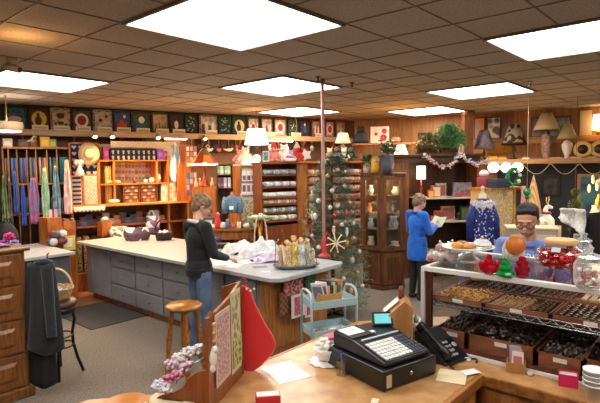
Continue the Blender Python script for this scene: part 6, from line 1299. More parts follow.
# on the curio cabinet
def plant(label, cat, u, v, d, z, pot, leaf, ph, r_, bloom=None, n_=60, kind='leaf', name='potted_plant'):
    p = Pd(u, v, d); t = T(name, label, cat, (p.x,p.y,z)); rr = random.Random(int(u))
    ob('pot', S().lathe([(ph*.28,0),(ph*.4,ph*.5),(ph*.35,ph*.9),(ph*.42,ph),(ph*.34,ph),(0,ph*.8)]), pot, t)
    s = S()
    for k in range(n_):
        a, e = rr.uniform(0,2*pi), rr.uniform(-.2,1.3); L_ = r_*rr.uniform(.5,1); d_ = Vector((cos(a)*cos(e), sin(a)*cos(e), sin(e))); c = Vector((0,0,ph))+d_*L_*.3; sd = d_.cross(Vector((0,0,1))).normalized()*r_*.14
        s.add([c, c+d_*L_*.4+sd, c+d_*L_*.8, c+d_*L_*.4-sd], [(0,1,2,3)], 0)
    o = ob('foliage', s, leaf, t, thick=.002); o['kind'] = 'stuff'
    if bloom:
        b = S()
        for k in range(14):
            a, e = rr.uniform(0,2*pi), rr.uniform(.1,1.4); c = Vector((0,0,ph))+Vector((cos(a)*cos(e), sin(a)*cos(e), sin(e)))*r_*rr.uniform(.7,1.1)
            for j in range(5): b.ell(c+Vector((.018*cos(j*1.26),.018*sin(j*1.26),.006*(j%2))), (.017,.017,.012), k%len(bloom), 6, 4)
        ob('blossoms', b, [rgb(q_,.7) for q_ in bloom], t)
    return t
LEAF = mat('leaf_green', (74,104,70), .7, 'mottle', (50,76,48), 12)
plant('small green plant in a pale pot on the left of the curio cabinet', 'plant', 367,172, 8.45, zt+.001, rgb((206,206,200),.4), LEAF, .15, .2)
plant('flowers of red and cream in a tall grey vase on the curio cabinet', 'vase', 387,172, 8.25, zt+.001, rgb((96,96,110),.3), LEAF, .3, .26, [(226,216,196),(190,60,60),(236,230,220)], 50, name='flower_vase')
p = Pd(376,172,8.35); t = T('owl_figure', 'yellow ceramic owl-shaped figure between the plant and the vase', 'figure', (p.x,p.y,zt+.001), AZ-pi/2); ob('body', S().lathe([(.07,0),(.085,.08),(.08,.18),(.05,.26),(.0,.28)], sy=.7), rgb((226,176,60),.5), t); ob('eye', S().ell((-.025,-.05,.21),.02), WHITE, t); ob('eye', S().ell((.025,-.05,.21),.02), WHITE, t); ob('beak', S().lathe([(.012,0),(0,.03)], M=Matrix.Translation((0,-.055,.19)) @ Matrix.Rotation(pi/2,4,'X')), rgb((200,110,40)), t)
# things on the high shelf around the corner (left of the post)
CS = FR(334, 11.0, 420, 10.8)
zc2 = CS.p(380,143,0)[1]; s0, s1 = CS.p(352,145,0)[0], CS.p(418,145,0)[0]
t = T('corner_shelf', 'high pine shelf across the far corner behind the curio cabinet', 'shelf', CS.w(s0,0,zc2), CS.ang); ob('board', S().box(0,s1-s0,-.02,.26,-.04,0), W_PINE, t)
for x in (.2,(s1-s0)-.2): ob('bracket', S().prism([(.24,-.04),(.02,-.04),(.24,-.2)], -.015,.015, ax='x', M=Matrix.Translation((x,0,0))), W_PINE, t)
def on_cs(u): s_ = CS.p(u,140,0)[0]; return CS.w(s_, -.10, zc2+.001)
t = T('cat_silhouette', 'black cat-shaped figure on the high corner shelf', 'figure', on_cs(361), CS.ang)
ob('body', S().lathe([(.16,0),(.17,.06),(.12,.2),(.08,.27),(0,.28)], sy=.4), rgb((34,34,38),.6), t); ob('head', S().ell((0,0,.31),(.08,.05,.065)), rgb((34,34,38),.6), t); ob('ear', S().lathe([(.03,0),(0,.06)], (-.045,0,.35)), rgb((34,34,38),.6), t); ob('ear', S().lathe([(.03,0),(0,.06)], (.045,0,.35)), rgb((34,34,38),.6), t)
t = T('poinsettia_picture', 'cream picture panel with red poinsettias on the high corner shelf', 'picture', on_cs(380), CS.ang)
ob('panel', S().box(-.20,.20,-.01,.01,0,.36), rgb((226,206,186),.7), t); s = S()
for cx, cz, r_ in ((.08,.12,.08),(.1,.26,.06),(-.08,.2,.04)):
    for k in range(7): a = k*2*pi/7; s.ell((cx+r_*.55*cos(a),-.016,cz+r_*.55*sin(a)), (r_*.42,.006,r_*.42), 0, 8, 4)
ob('print', s, rgb((186,34,40),.7), t)
s_, z = CS.p(396,143,-.1); t = T('pumpkin_decoration', 'small orange pumpkin decoration at the right of the corner shelf', 'decoration', on_cs(396)); ob('pumpkin', S().lathe([(.03,0),(.09,.03),(.11,.07),(.08,.12),(.02,.125),(0,.12)], wav=(8,.06), n=32), rgb((216,110,50),.5), t); ob('stem', S().tube([(0,0,.12),(.01,0,.16)],.012), rgb((110,100,50)), t)
shade_lamp('small lamp with beige shade on the ledge just right of the striped pole', 343,150, 143,133, 10.6, .10,.17, (150,120,90), mat('beige_shade', (226,196,156), .8, emit=.35))
p = Pd(349,158,10.0)
for k, (u, v, c, h_, L_) in enumerate(((337,161,(70,50,40),.34,'dark brown bear toy above the open ribbon shelves'),(344,162,(206,196,180),.30,'cream lamb toy above the open ribbon shelves'),(351,161,(50,60,50),.32,'dark green frog toy at the right above the ribbon shelves'),(330,158,(190,150,120),.30,'tan toy half hidden by the tree top'))):
    plush(L_, u, v, 10.3, c, h_, z=RS.p(345,163,0)[1]+.041)
# ------------------------------------------------------------------ big hutch
HU = FR(390, 9.1, 481, 9.3)
s0, s1 = HU.p(389,180,0)[0], HU.p(481,180,0)[0]; zt = HU.p(435,154,0)[1]
sa, sb = HU.p(424,180,0)[0], HU.p(477,180,0)[0]; DH = .55
t = T('display_hutch', 'large dark wooden display hutch behind the person in the blue jacket', 'hutch', HU.w(0,0,0), HU.ang)
ob('side_panel', S().box(s0,s0+.04,0,DH,0,zt-.05), W_HUT, t); ob('side_panel', S().box(s1-.04,s1,0,DH,0,zt-.05), W_HUT, t)
ob('front_stile', S().box(s0+.04,HU.p(409,180,0)[0],0,.03,0,zt-.05), W_HUT, t); ob('front_stile', S().box(sb,s1-.04,0,.03,0,zt-.05), W_HUT, t)
ob('cornice', S().box(s0-.06,s1+.03,-.06,DH,zt-.05,zt), W_DEEP, t, bevel=.012); ob('top_rail', S().box(s0+.04,s1-.04,0,.03,zt-.16,zt-.05), W_DEEP, t)
ob('back_panel', S().box(s0,s1,DH-.02,DH,0,zt-.05), W_DEEP, t)
sh_ = []
for v in (197.5,221,252): z = HU.p(450,v,0)[1]; sh_.append(z); ob('shelf', S().box(HU.p(414,180,0)[0],s1-.04,-.02,DH-.02,z-.025,z), rgb((206,196,176),.5), t)
ob('inner_board', S().box(HU.p(413,180,0)[0],HU.p(414.5,180,0)[0],.0,DH-.02,0,sh_[0]), W_DEEP, t); ob('base_panel', S().box(s0+.04,s1-.04,.03,.05,0,sh_[2]-.025), W_DEEP, t)
def hs(u, off=-.15): return HU.p(u,190,off)[0]
# lamp in the alcove
q = HU.w(hs(421,-.2),-.2,0); zl0, zl1, zl2 = sh_[0]+.001, HU.p(421,179,-.2)[1], HU.p(421,166,-.2)[1]
t = T('alcove_lamp', 'red based lamp with glowing cylinder shade inside the hutch', 'lamp', (q.x,q.y,zl0))
ob('lamp_base', S().lathe([(.06,0),(.065,.02),(.03,.05),(.05,.12),(.02,.2),(.012,zl1-zl0)]), rgb((120,30,26),.35), t); ob('lamp_shade', S().lathe([(.085,zl1-zl0),(.08,zl2-zl0),(.075,zl2-zl0),(.08,zl1-zl0)]), mat('glow_shade', (255,214,150), .7, emit=3.2), t); ob('bulb', S().ell((0,0,(zl1+zl2)/2-zl0),.03), BULB, t)
for k, (u, l_, w_, h_, c, c2, L_, rz_) in enumerate(((462,0,.36,.27,(140,130,150),(180,70,70),'grey puzzle box with a red strip on the upper hutch shelf',0),(437,0,.20,.22,(190,120,110),(226,206,180),'red and cream printed book leaning on the upper hutch shelf',.25),(443,0,.20,.26,(190,196,180),(150,80,80),'pale floral printed book on the upper hutch shelf beside the red one',.1),(431,0,.12,.14,(196,90,60),(226,170,90),'orange printed card box at the left of the upper hutch shelf',-.1),
      (440,1,.20,.18,(196,110,80),(150,70,50),'orange gift box on the lower hutch shelf',0),(450,1,.28,.26,(206,170,160),(150,90,90),'pink printed book standing on the lower hutch shelf',.08),(433,1,.14,.10,(150,50,44),(200,110,80),'small dark red box at the left of the lower hutch shelf',.2),(467,1,.22,.26,(60,70,56),(90,110,80),'dark green picture board at the right of the lower hutch shelf',0))):
    single('gift_box' if 'box' in L_ else 'display_book', L_, 'box' if 'box' in L_ else 'book', S().box(-w_/2,w_/2,-.02,.03,0,h_).box(-w_*.4,w_*.4,-.023,-.02,h_*.08,h_*(.28 if k == 0 else .85),1), [mat('hb%d' % k, c, .6, 'mottle', tuple(int(q_*.65) for q_ in c), 14), rgb(c2,.6)], HU.w(hs(u,-.12),-.12-.05*(k%3),sh_[l_]+.001), HU.ang+rz_)
plant('small green sprig in a pot on the lower hutch shelf', 'plant', 459,215, 9.4, sh_[1]+.001, rgb((60,50,40)), LEAF, .06, .1, None, 30)
# garland of plaid bows
gp = []
for u, v in ((424,155),(430,159),(436,164),(443,167),(450,166),(455,160),(459,154),(464,157),(470,162),(477,165),(484,162),(489,158)):
    gp.append((u,v))
proto = None
pts3 = []
for i in range(len(gp)-1):
    for j in range(3):
        f_ = j/3; u, v = gp[i][0]*(1-f_)+gp[i+1][0]*f_, gp[i][1]*(1-f_)+gp[i+1][1]*f_; s_, z = HU.p(u, v, .12); pts3.append(HU.w(s_, .12, z))
t = T('bow_garland', 'garland of white, blue and red fabric scraps draped on the hutch cornice', 'garland')
ob('cord', S().tube(pts3, .006), rgb((206,200,190)), t)
rr = random.Random(5)
for i, q in enumerate(pts3):
    s = S()
    for k in range(7):
        a = rr.uniform(0,2*pi); d_ = Vector((cos(a)*.6, sin(a)*.6, rr.uniform(-1,1))).normalized()*rr.uniform(.05,.075); sd = d_.orthogonal().normalized()*.016
        s.add([q, q+d_*.5+sd, q+d_, q+d_*.5-sd*1.2], [(0,1,2,3)], rr.randint(0,3))
    ob('fabric_tuft', s, [rgb((226,226,232),.8), rgb((150,160,190),.8), rgb((190,120,120),.8), rgb((206,206,216),.8)], t, thick=.003)
# on top of the hutch: metal sleigh with greenery, small lamp
zt2 = zt+.002
shade_lamp('small lamp with glowing cream shade on the hutch top at left', 401,156, 154,145, 9.35, .07,.13, (120,80,50), LSHADE, zt2, True)
p = Pd(438,152,9.45); t = T('metal_sleigh', 'long scrolled metal planter holding greenery on top of the hutch', 'planter', (p.x,p.y,zt2), HU.ang)
sc_ = S()
for k in range(5):
    cx = -.34+k*.17; sc_.tube([(cx+.06*cos(a)*(1-.3*i/14),0,.07+.06*sin(a)*(1-.3*i/14)) for i, a in enumerate([pi*1.2*j/10-.3 for j in range(15)])], .007)
sc_.tube([(-.46,0,.06),(-.42,0,.012),(.42,0,.012),(.46,0,.06)], .009).tube([(-.44,.0,.14),(.44,.0,.14)], .008)
ob('scrollwork', sc_, mat('rusty_metal', (110,66,40), .5, metal=.4), t); ob('trough', S().box(-.40,.40,.02,.24,.01,.15), mat('brown_moss', (110,80,50), .9, 'mottle', (70,50,30), 20), t)
def greens(label, u, v, d, z, rx, rz_, n_, mats, berries=None, L0=.12, name='greenery'):
    p = Pd(u, v, d); t = T(name, label, 'greenery', (p.x,p.y,z), HU.ang); rr = random.Random(int(u)); s = S()
    for k in range(n_):
        a, e, f_ = rr.uniform(0,2*pi), rr.uniform(-.3,pi/2), rr.uniform(.2,1)**.6
        c = Vector((rx*cos(a)*cos(e)*f_, rx*.5*sin(a)*cos(e)*f_, rz_*max(0,.15+.85*sin(e))*f_)); d_ = Vector((cos(a)*cos(e)+rr.uniform(-.5,.5), sin(a)*cos(e)+rr.uniform(-.5,.5), sin(e)+rr.uniform(-.4,.6))).normalized()
        sd = d_.orthogonal().normalized()
        for j in range(5): q = c+d_*L0*j/5; o_ = (sd*cos(j*2.4)+d_.cross(sd)*sin(j*2.4))*L0*.4+d_*L0*.2; e_ = d_*.016; s.add([q-e_, q+e_, q+o_], [(0,1,2)], rr.randint(0,len(mats)-1))
    o = ob('sprigs', s, mats, t); o['kind'] = 'stuff'; ob('core', S().ell((0,0,rz_*.35),(rx*.7,rx*.35,rz_*.4)), mats[0], t)
    if berries:
        b = S()
        for k in range(berries[1]): a, e = rr.uniform(0,2*pi), rr.uniform(.0,1.4); b.ell((rx*.95*cos(a)*cos(e), rx*.5*sin(a)*cos(e)-.02, rz_*(.1+.9*sin(e))), .016, 0, 6, 4)
        ob('berries', b, rgb(berries[0],.5), t)['kind'] = 'stuff'
    return t
GR = [mat('bright_fir', (56,116,66), .8), mat('bright_fir2', (92,146,84), .8)]
greens('bright green fir bundle with pine cones on the right of the hutch top', 448,148, 9.5, zt2+.15, .26,.36, 420, GR, ((140,96,60),5))
greens('berry and pine cone bundle at the left of the metal planter', 428,152, 9.4, zt2+.12, .24,.20, 160, [mat('moss_brown', (110,100,60), .8), mat('moss_green', (90,110,70), .8)], ((206,176,150),26))
p = Pd(461,150,9.35); t = T('white_ornament_cage', 'white wire cage ornament beside the post on the hutch top', 'ornament', (p.x,p.y,zt2)); s = S()
for k in range(6): a = k*pi/3; s.tube([(.05*cos(a)*sin(b),.05*sin(a)*sin(b),.09-.09*cos(b)) for b in [pi*i/10 for i in range(11)]], .004, n=5)
ob('cage_wire', s, rgb((226,216,200)), t); ob('cage_base', S().cyl((0,0,0),.04,.01), rgb((226,216,200)), t)
s_, _ = HU.p(425,140,-.45); single('round_plaque', 'tan round plaque on a dark board above the hutch', 'plaque', S().box(-.14,.14,.0,.02,0,.42).lathe([(0,0),(.09,0),(.09,.012),(0,.014)], M=Matrix.Translation((0,0,.28)) @ Matrix.Rotation(pi/2,4,'X'), m=1), [rgb((60,50,56),.7), rgb((206,160,120),.7)], HU.w(s_,-.45,zt2), HU.ang)
# ------------------------------------------------------------------ lamp ledge on the right wall
LO = .58
zL = RW.p(540,159,LO)[1]; sl0, sl1 = RW.p(474,160,LO)[0], RW.p(612,160,LO)[0]
t = T('lamp_ledge', 'long pine ledge carrying the row of table lamps on the right wall', 'ledge', RW.w(sl0,0,zL), RW.ang); WD = sl1-sl0
ob('board', S().box(0,WD,-LO,0,-.04,0), W_PINE, t); ob('front_rail', S().box(0,WD,-LO-.02,-LO,-.09,.005), mat('ledge_front', ()), t)
zU = RW.p(540,137,.2)[1]
t = T('picture_shelf', 'upper pine plank shelf above the table lamps', 'shelf', RW.w(sl0,0,zU), RW.ang); ob('board', S().box(0,WD,-.11,0,-.03,0), W_PINE, t); ob('fascia', S().box(0,WD,-.13,-.11,-.12,.01), mat('plank_tan', (190,140,84), .5, 'wood', (156,106,56), 6, stretch=(.6,7,7)), t)
for k, (u0,u1,v0,v1,c,c2,pat,L_) in enumerate(((474,485,113,135,(130,140,170),(206,120,60),'patch','blue and orange picture at the left of the upper plank'),(487,501,113,135,(214,204,186),(90,76,66),'dots','white picture with black branches beside the blue one'),(531,547,111,131,(76,84,100),(150,150,160),'mottle','dark grey-blue picture behind the cream shaded lamp'),(549,571,111,131,(86,90,96),(176,176,180),'mottle','grey picture of pale figures on the upper plank'),(580,592,107,132,(214,180,130),(206,170,120),'mottle','plain tan square panel at the right of the upper plank'))):
    s_, zb, wd, h = RW.rect(u0,u1,v0,v1,.1); t = T('framed_picture', L_, 'picture', RW.w(s_,.08,zU+.002), RW.ang); h = min(h, CE-.04-zU)
    ob('frame', S().box(-wd/2,wd/2,-.012,.012,0,h), rgb((60,46,40) if k < 4 else c,.6), t); ob('picture', S().box(-wd/2+.02,wd/2-.02,-.015,-.012,.02,h-.02), mat('pic%d' % k, c, .6, pat, c2, 6), t)
def ll(u): return RW.w(RW.p(u,155,LO-.21)[0], LO-.21, zL+.001)
def led_lamp(label, u, vm, vt, wt, wb, base, shade, trim=None, vase=None):
    q = ll(u); f_ = lambda v: RW.p(u,v,LO-.21)[1]-zL
    zm, zt_ = f_(vm), f_(vt); t = T('table_lamp', label, 'lamp', q, RW.ang)
    pr = vase or [(.07,0),(.075,.015),(.02,.04),(.016,zm*.4),(.035,zm*.55),(.014,zm*.8),(.01,zm+.02)]
    ob('lamp_base', S().lathe([(r_, z if vase is None else z*zm) for r_, z in pr], n=18), base, t)
    ob('lamp_shade', S().lathe([(wb,zm),(wb*.72+wt*.28-.012,zm+(zt_-zm)*.35),(wt,zt_),(wt-.006,zt_),(wb*.72+wt*.28-.02,zm+(zt_-zm)*.35),(wb-.006,zm)], n=28), shade, t)
    if trim: ob('shade_trim', S().tube([(wb*cos(a),wb*sin(a),zm) for a in [2*pi*i/28 for i in range(28)]], .02, closed=True), rgb(trim,.8), t)
    ob('bulb', S().ell((0,0,(zm+zt_)/2),.03), rgb((236,226,206)), t); return t
led_lamp('table lamp with blue-grey bell shade, leftmost on the lamp ledge', 484,149,130,.09,.22, rgb((60,40,34),.4), mat('blue_grey_shade', (126,126,140), .8, 'mottle', (100,96,104), 10))
led_lamp('table lamp with black fringed zebra shade on the lamp ledge', 514,144,124,.10,.23, rgb((34,34,44),.4), mat('zebra_shade', (150,140,126), .8, 'patch', (44,38,38), 12), (26,22,24))
led_lamp('tall table lamp with large cream pleated shade and square column base', 546,130,113,.10,.24, mat('marble_base', (196,176,160), .4, 'mottle', (140,110,100), 20), mat('cream_pleat', (206,184,148), .8), None, [(.08,0),(.085,.04),(.075,.05),(.09,.8),(.05,.84),(.015,.88),(.012,1.02)])
led_lamp('table lamp with sage bell shade and rounded white vase base', 567,139,124,.07,.18, rgb((226,216,206),.3), mat('sage_shade', (176,160,110), .8), None, [(.05,0),(.055,.05),(.04,.1),(.09,.5),(.10,.7),(.06,.9),(.015,.95),(.012,1.05)])
for k, u in enumerate((582.5,599.5)):
    q = ll(u); t = T('gold_plate', 'gold rimmed dark plate standing on the lamp ledge, %s' % ('right of the sage shaded lamp','cut by the right edge')[k], 'plate', q+Vector((0,0,.17)), RW.ang)
    ob('plate_rim', S().lathe([(.09,0),(.12,-.012),(.155,.012),(.16,.02),(.12,.0),(.09,.008)], n=32, M=Matrix.Rotation(pi/2,4,'X')), rgb((226,190,110),.35), t); ob('plate_centre', S().lathe([(0,.004),(.09,.004),(.09,.01),(0,.01)], n=32, M=Matrix.Rotation(pi/2,4,'X')), rgb((50,30,24),.4), t); ob('stand', S().box(-.05,.05,-.03,.05,-.17,-.15), W_DARK, t)
s_, zb, wd, h = RW.rect(593.5,606,106,126,.3); t = T('table_lamp', 'tall cream shade cut by the right edge of the photo above the gold plate', 'lamp', RW.w(s_,.22,zU+.002), 0); ob('lamp_base', S().cyl((0,0,0),.05,.10), BRASS, t); ob('lamp_shade', S().lathe([(.13,.10),(.10,.38),(.095,.38),(.125,.10)]), LSHADE, t)
for k, (u, w_, h_, c, L_) in enumerate(((493,.2,.07,(226,180,40),'yellow folded cloth on the lamp ledge left of the zebra lamp'),(503,.16,.06,(206,160,40),'small golden cloth on the lamp ledge beside the zebra lamp'),(498,.10,.04,(60,54,60),'dark small dish on the lamp ledge'),(526,.14,.04,(216,206,196),'white saucer on the lamp ledge right of the zebra lamp'),(537,.2,.05,(96,90,96),'grey wrapped packet on the lamp ledge'),(556,.22,.03,(206,180,140),'flat tan packet on the lamp ledge before the sage lamp'),(575,.2,.03,(226,206,160),'flat cream packet on the lamp ledge'),(592,.14,.03,(200,180,150),'small tan packet near the right end of the lamp ledge'))):
    q = RW.w(RW.p(u,156,LO-.08)[0], LO-.08+.03*(k%2), zL+.001); single('ledge_item', L_, 'packet', S().bx((0,0,h_*.3),(w_,.1,h_*.6)).bx((.0,0,h_*.8),(w_*.8,.08,h_*.4),1), [rgb(c,.6), rgb(tuple(int(q_*.85) for q_ in c),.6)], q, RW.ang)
s_, zb, wd, h = RW.rect(480,512,144,153,.03); single('yellow_banner', 'mustard yellow cloth banner behind the lamps on the right wall', 'cloth', S().box(-wd/2,wd/2,-.008,.008,0,h), mat('mustard', (214,160,40), .8, 'mottle', (176,120,26), 4), RW.w(s_,.02,zb), RW.ang)
# dark navy wall panel below the ledge
s0, s1 = RW.p(497,200,.06)[0], RW.p(620,200,.06)[0]
st('trim_3', S().box(s0,s1,-.06,-.002,.0,zL-.05,0,Matrix.Translation(RW.o) @ Matrix.Rotation(RW.ang,4,'Z')), rgb((44,46,56),.7))
s_, zb, wd, h = RW.rect(541,560,176,197,.09); t = T('black_picture', 'black framed dark picture on the navy wall', 'picture', RW.w(s_,.075,zb), RW.ang)
ob('frame', S().box(-wd/2,wd/2,-.015,.0,0,h), rgb((18,18,20),.3), t); ob('picture', S().box(-wd/2+.05,wd/2-.05,-.017,-.015,.05,h-.05), mat('dark_pic', (70,60,56), .5, 'mottle', (24,20,22), 7), t)
s_, zb, wd, h = RW.rect(577,607,174,234,.3); t = T('peacock_painting', 'large teal and blue painting in a gold frame at the right edge', 'painting', RW.w(s_,.09,zb), RW.ang)
ob('frame', S().box(-wd/2,wd/2,-.03,.0,0,h), mat('gold_frame', (176,130,70), .4), t); ob('canvas', S().box(-wd/2+.05,wd/2-.05,-.033,-.03,.05,h-.05), mat('teal_canvas', (96,150,150), .6, 'mottle', (44,64,110), 3), t)
# bright flower arrangement with lamp at right edge
p = Pd(596,221,7.6); t = T('flower_arrangement', 'big orange and cream blossoms glowing at the right edge before the painting', 'flowers', (p.x,p.y,1.26)); rr = random.Random(9); s = S()
for k in range(16):
    c = Vector((rr.uniform(-.13,.13), rr.uniform(-.1,.1), rr.uniform(.15,.62)))
    for j in range(8): a = j*pi/4; s.ell(c+Vector((.035*cos(a),.02,.035*sin(a))), (.034,.018,.034), (0 if c.z < .4 else 1), 7, 4)
ob('blossoms', s, [rgb((226,140,50),.6), rgb((240,220,170),.6)], t); ob('vase', S().lathe([(.06,0),(.09,.06),(.06,.14),(.07,.17)]), rgb((206,190,170),.4), t)
light('arrangement_lamp', 'POINT', Pd(593,196,7.35)-Vector((0,0,0)), 10, (255,220,160), .08)
# table with red flowers
TT = FR(572, 7.4, 612, 7.2); zt_ = TT.p(585,233,0)[1]
t = T('side_table', 'dark wooden table with red blossoms behind the case at right', 'table', TT.w(0,0,0), TT.ang); ob('tabletop', S().box(0,1.0,0,.6,zt_-.04,zt_), W_DARK, t)
for x, y in ((.06,.06),(.94,.06),(.06,.54),(.94,.54)): ob('leg', S().box(x-.03,x+.03,y-.03,y+.03,0,zt_-.04), W_DARK, t)
plant('red rose arrangement in a white pot on the dark side table', 'flowers', 590,231, 7.4, zt_+.001, rgb((226,216,206)), LEAF, .1, .17, [(196,40,50),(226,206,196),(206,90,90)], 30, name='rose_pot')
plant('small white flowered pot at the left of the dark side table', 'flowers', 580,231, 7.5, zt_+.001, rgb((196,186,176)), LEAF, .08, .12, [(226,216,206),(236,226,220)], 24, name='rose_pot')
t = T('office_chair', 'grey office chair back visible at the lower right behind the jars', 'chair', Pz(598,262,.0)*1.0, 0)
bpy.data.objects.remove(t); LABELS.pop('grey office chair back visible at the lower right behind the jars')
# black chair with white fur throw
CH = FR(563, 6.9, 586, 6.75); zb_ = CH.p(573,213,0)[1]; sc0 = CH.p(572,230,0)[0]
t = T('dining_chair', 'black dining chair draped with a white furry throw', 'chair', CH.w(sc0,0,0), CH.ang-.3)
ob('seat', S().box(-.22,.22,-.05,.40,.44,.48), BLACKP, t); ob('backrest', S().prism([(-.22,.5),(.22,.5),(.20,zb_),(-.16,zb_-.06)], .40,.44), BLACKP, t)
for x, y in ((-.2,-.03),(.2,-.03),(-.2,.40),(.2,.40)): ob('leg', S().box(x-.02,x+.02,y-.02,y+.02,0,.44), BLACKP, t)
single('fur_throw', 'white furry throw draped over the black chair', 'throw', S().sheet(lambda a, b: (-.19+.34*a, -.0+.06*sin(pi*b)-.03*sin(9*a)-.05*(1-b), -.22*(.4+a)*(1-b)+.02*sin(23*a)*sin(19*b)+.05*b-.02), 24, 10), mat('white_fur', (226,222,218), .95, 'mottle', (190,186,182), 40, bump=.8), CH.w(sc0,-.30,zb_), CH.ang-.3, thick=.03)
# white reindeer figure with plaid base, cone tree, hanging topiary
p = Pd(547,232,7.6); t = T('reindeer_figure', 'white reindeer figure with golden antlers behind the shoulder of the man with glasses', 'figure', (p.x,p.y,.0), 0)
zz_ = Pd(547,226,7.6).z
RK = .72
ob('pedestal', S().box(-.16,.16,-.16,.16,0,zz_), rgb((206,190,170),.6), t)
n_before = len(t.children)
ob('body', S().tube([(0,-.08,zz_),(0,-.06,zz_+.12),(0,.02,zz_+.22),(.0,.04,zz_+.34),(0,.0,zz_+.42)], [.07,.085,.075,.05,.045]).tube([(0,0,zz_+.42),(0,-.10,zz_+.39)], [.05,.026]).ell((0,.08,zz_+.10),(.08,.09,.10)), rgb((232,226,216),.6), t)
for sx in (-1,1): ob('antler', S().tube([(sx*.02,0,zz_+.45),(sx*.08,0,zz_+.53),(sx*.09,0,zz_+.62)], .010).tube([(sx*.07,0,zz_+.52),(sx*.13,0,zz_+.56)], .008), rgb((206,170,100),.5), t)
ob('plaid_scarf', S().tube([(.07*cos(a),.02+.07*sin(a),zz_+.28) for a in [2*pi*i/16 for i in range(16)]], .03, closed=True), mat('plaid', (170,50,56), .8, 'check', (60,70,110), 26), t)
for ch in t.children:
    if ch.name.split('.')[0] != 'pedestal':
        ch.scale = (RK,RK,RK); ch.location = (0,0,zz_*(1-RK))
p = Pd(533,214,8.1); zc_, zt_ = Pd(533,214,8.1).z, Pd(533,174,8.1).z; t = T('cone_tree', 'tall tan cone-shaped tree decoration before the navy wall', 'decoration', (p.x,p.y,0)); ob('cone', S().lathe([(.13,zc_),(.10,zc_+(zt_-zc_)*.3),(.05,zc_+(zt_-zc_)*.7),(.0,zt_)], n=20), mat('cone_tan', (214,176,130), .8, 'stripe', (176,136,94), 12), t); ob('pedestal', S().box(-.15,.15,-.15,.15,0,zc_), rgb((196,176,150),.6), t)
p = Pd(576,165,8.2); t = T('hanging_topiary', 'two dark green leafy balls hanging on a cord before the painting', 'topiary', (p.x,p.y,0)); z1_, z2_ = Pd(576,192,8.2).z, Pd(577,205,8.2).z; s = S(); rr = random.Random(2)
for z, r_ in ((z1_,.07),(z2_,.11)):
    s.ell((0,0,z), r_*.8)
    for k in range(150): d_ = Vector((rr.gauss(0,1),rr.gauss(0,1),rr.gauss(0,1))).normalized(); sd = d_.orthogonal().normalized()*.012; c = Vector((0,0,z))+d_*r_*.75; s.add([c-sd, c+sd, c+d_*r_*.35], [(0,1,2)], 1)
ob('leaf_balls', s, [rgb((50,56,36),.9), rgb((96,110,56),.9)], t); ob('cord', S().tube([(0,0,z2_),(0,0,CE)], .004), rgb((120,90,60)), t)
# string garland under the ledge
t = T('bead_string', 'thin cream string draped in scallops under the lamp ledge', 'string'); s = S(); P_ = []
for i in range(41):
    f_ = i/40; u = 522+f_*86; ph = (f_*3) % 1; v = 163+11*sin(pi*ph); s_, z = RW.p(u, v, LO+.02); P_.append(RW.w(s_, LO+.035, z))
ob('string', S().tube(P_, .006), rgb((190,176,150)), t)
# round glowing globes in a row below the ledge
for k, (u, r_) in enumerate(((493.5,.105),(506,.10),(517.5,.10))):
    s_, z = RW.p(u,167.5,.9); q = RW.w(s_,.9,z); t = T('globe_light', 'round white glowing globe light over the wreath, %s of three' % ('leftmost','middle','rightmost')[k], 'light', q, 0, 'three globe lights')
    ob('globe', S().ell((0,0,0), r_, n=20, k=12), mat('globe_white', (255,246,232), .4, emit=1.5), t); ob('fitting', S().cyl((0,0,-r_-.03),.05,.04), rgb((60,46,40)), t)
# cream pegboard shelf with wreath on top
PG = FR(486, 7.9, 522, 8.3); s0, s1 = PG.p(487,200,0)[0], PG.p(515,200,0)[0]; zt_ = PG.p(500,190,0)[1]
t = T('pegboard_stand', 'tall cream pegboard stand with wooden frame behind the blue blouse', 'stand', PG.w(0,0,0), PG.ang)
ob('pegboard', S().box(s0,s1,0,.02,.2,zt_), mat('pegboard', (214,196,160), .8, 'dots', (170,150,116), 50), t); ob('frame_post', S().box(s1-.05,s1,-.02,.3,0,zt_), mat('tan_post', (206,166,96), .5), t); ob('frame_post', S().box(s0-.04,s0,-.02,.3,0,zt_), mat('tan_post', (206,166,96), .5), t); ob('top_board', S().box(s0-.06,s1+.16,-.05,.36,zt_,zt_+.04), W_OAK, t); ob('side_board', S().box(s1+.005,s1+.14,.1,.12,0,zt_), rgb((110,110,104),.6), t)
p = Pd(513,182,8.0); t = T('green_wreath', 'green leafy wreath with white blooms on top of the pegboard stand', 'wreath', (p.x,p.y,zt_+.04+.17), PG.ang)
s = S(); rr = random.Random(4)
for k in range(260): a = rr.uniform(0,2*pi); c = Vector((.13*cos(a),0,.13*sin(a)))+Vector((rr.gauss(0,.02),rr.gauss(0,.02),rr.gauss(0,.02))); d_ = Vector((rr.gauss(0,1),rr.gauss(0,1),rr.gauss(0,1))).normalized(); sd = d_.orthogonal().normalized()*.01; s.add([c-sd,c+sd,c+d_*.05],[(0,1,2)],k%2)
s.tube([(.13*cos(a),0,.13*sin(a)) for a in [2*pi*i/20 for i in range(20)]], .025, 0, closed=True)
ob('wreath_leaves', s, [rgb((30,110,60),.8), rgb((60,150,90),.8)], t); [ob('white_bloom', S().ell(c_,r_), rgb((236,232,222),.7), t) for c_, r_ in (((.08,-.03,.09),.035),((.12,-.03,.03),.03),((.1,-.03,-.07),.03))]
p = Pd(498,187,7.95); single('navy_cloth_stack', 'dark navy folded cloth on top of the pegboard stand', 'cloth', S().bx((0,0,.05),(.3,.2,.10)).bx((0,0,.12),(.26,.18,.04),1), [rgb((40,46,60),.9), rgb((56,64,84),.9)], (p.x,p.y,zt_+.041), PG.ang)
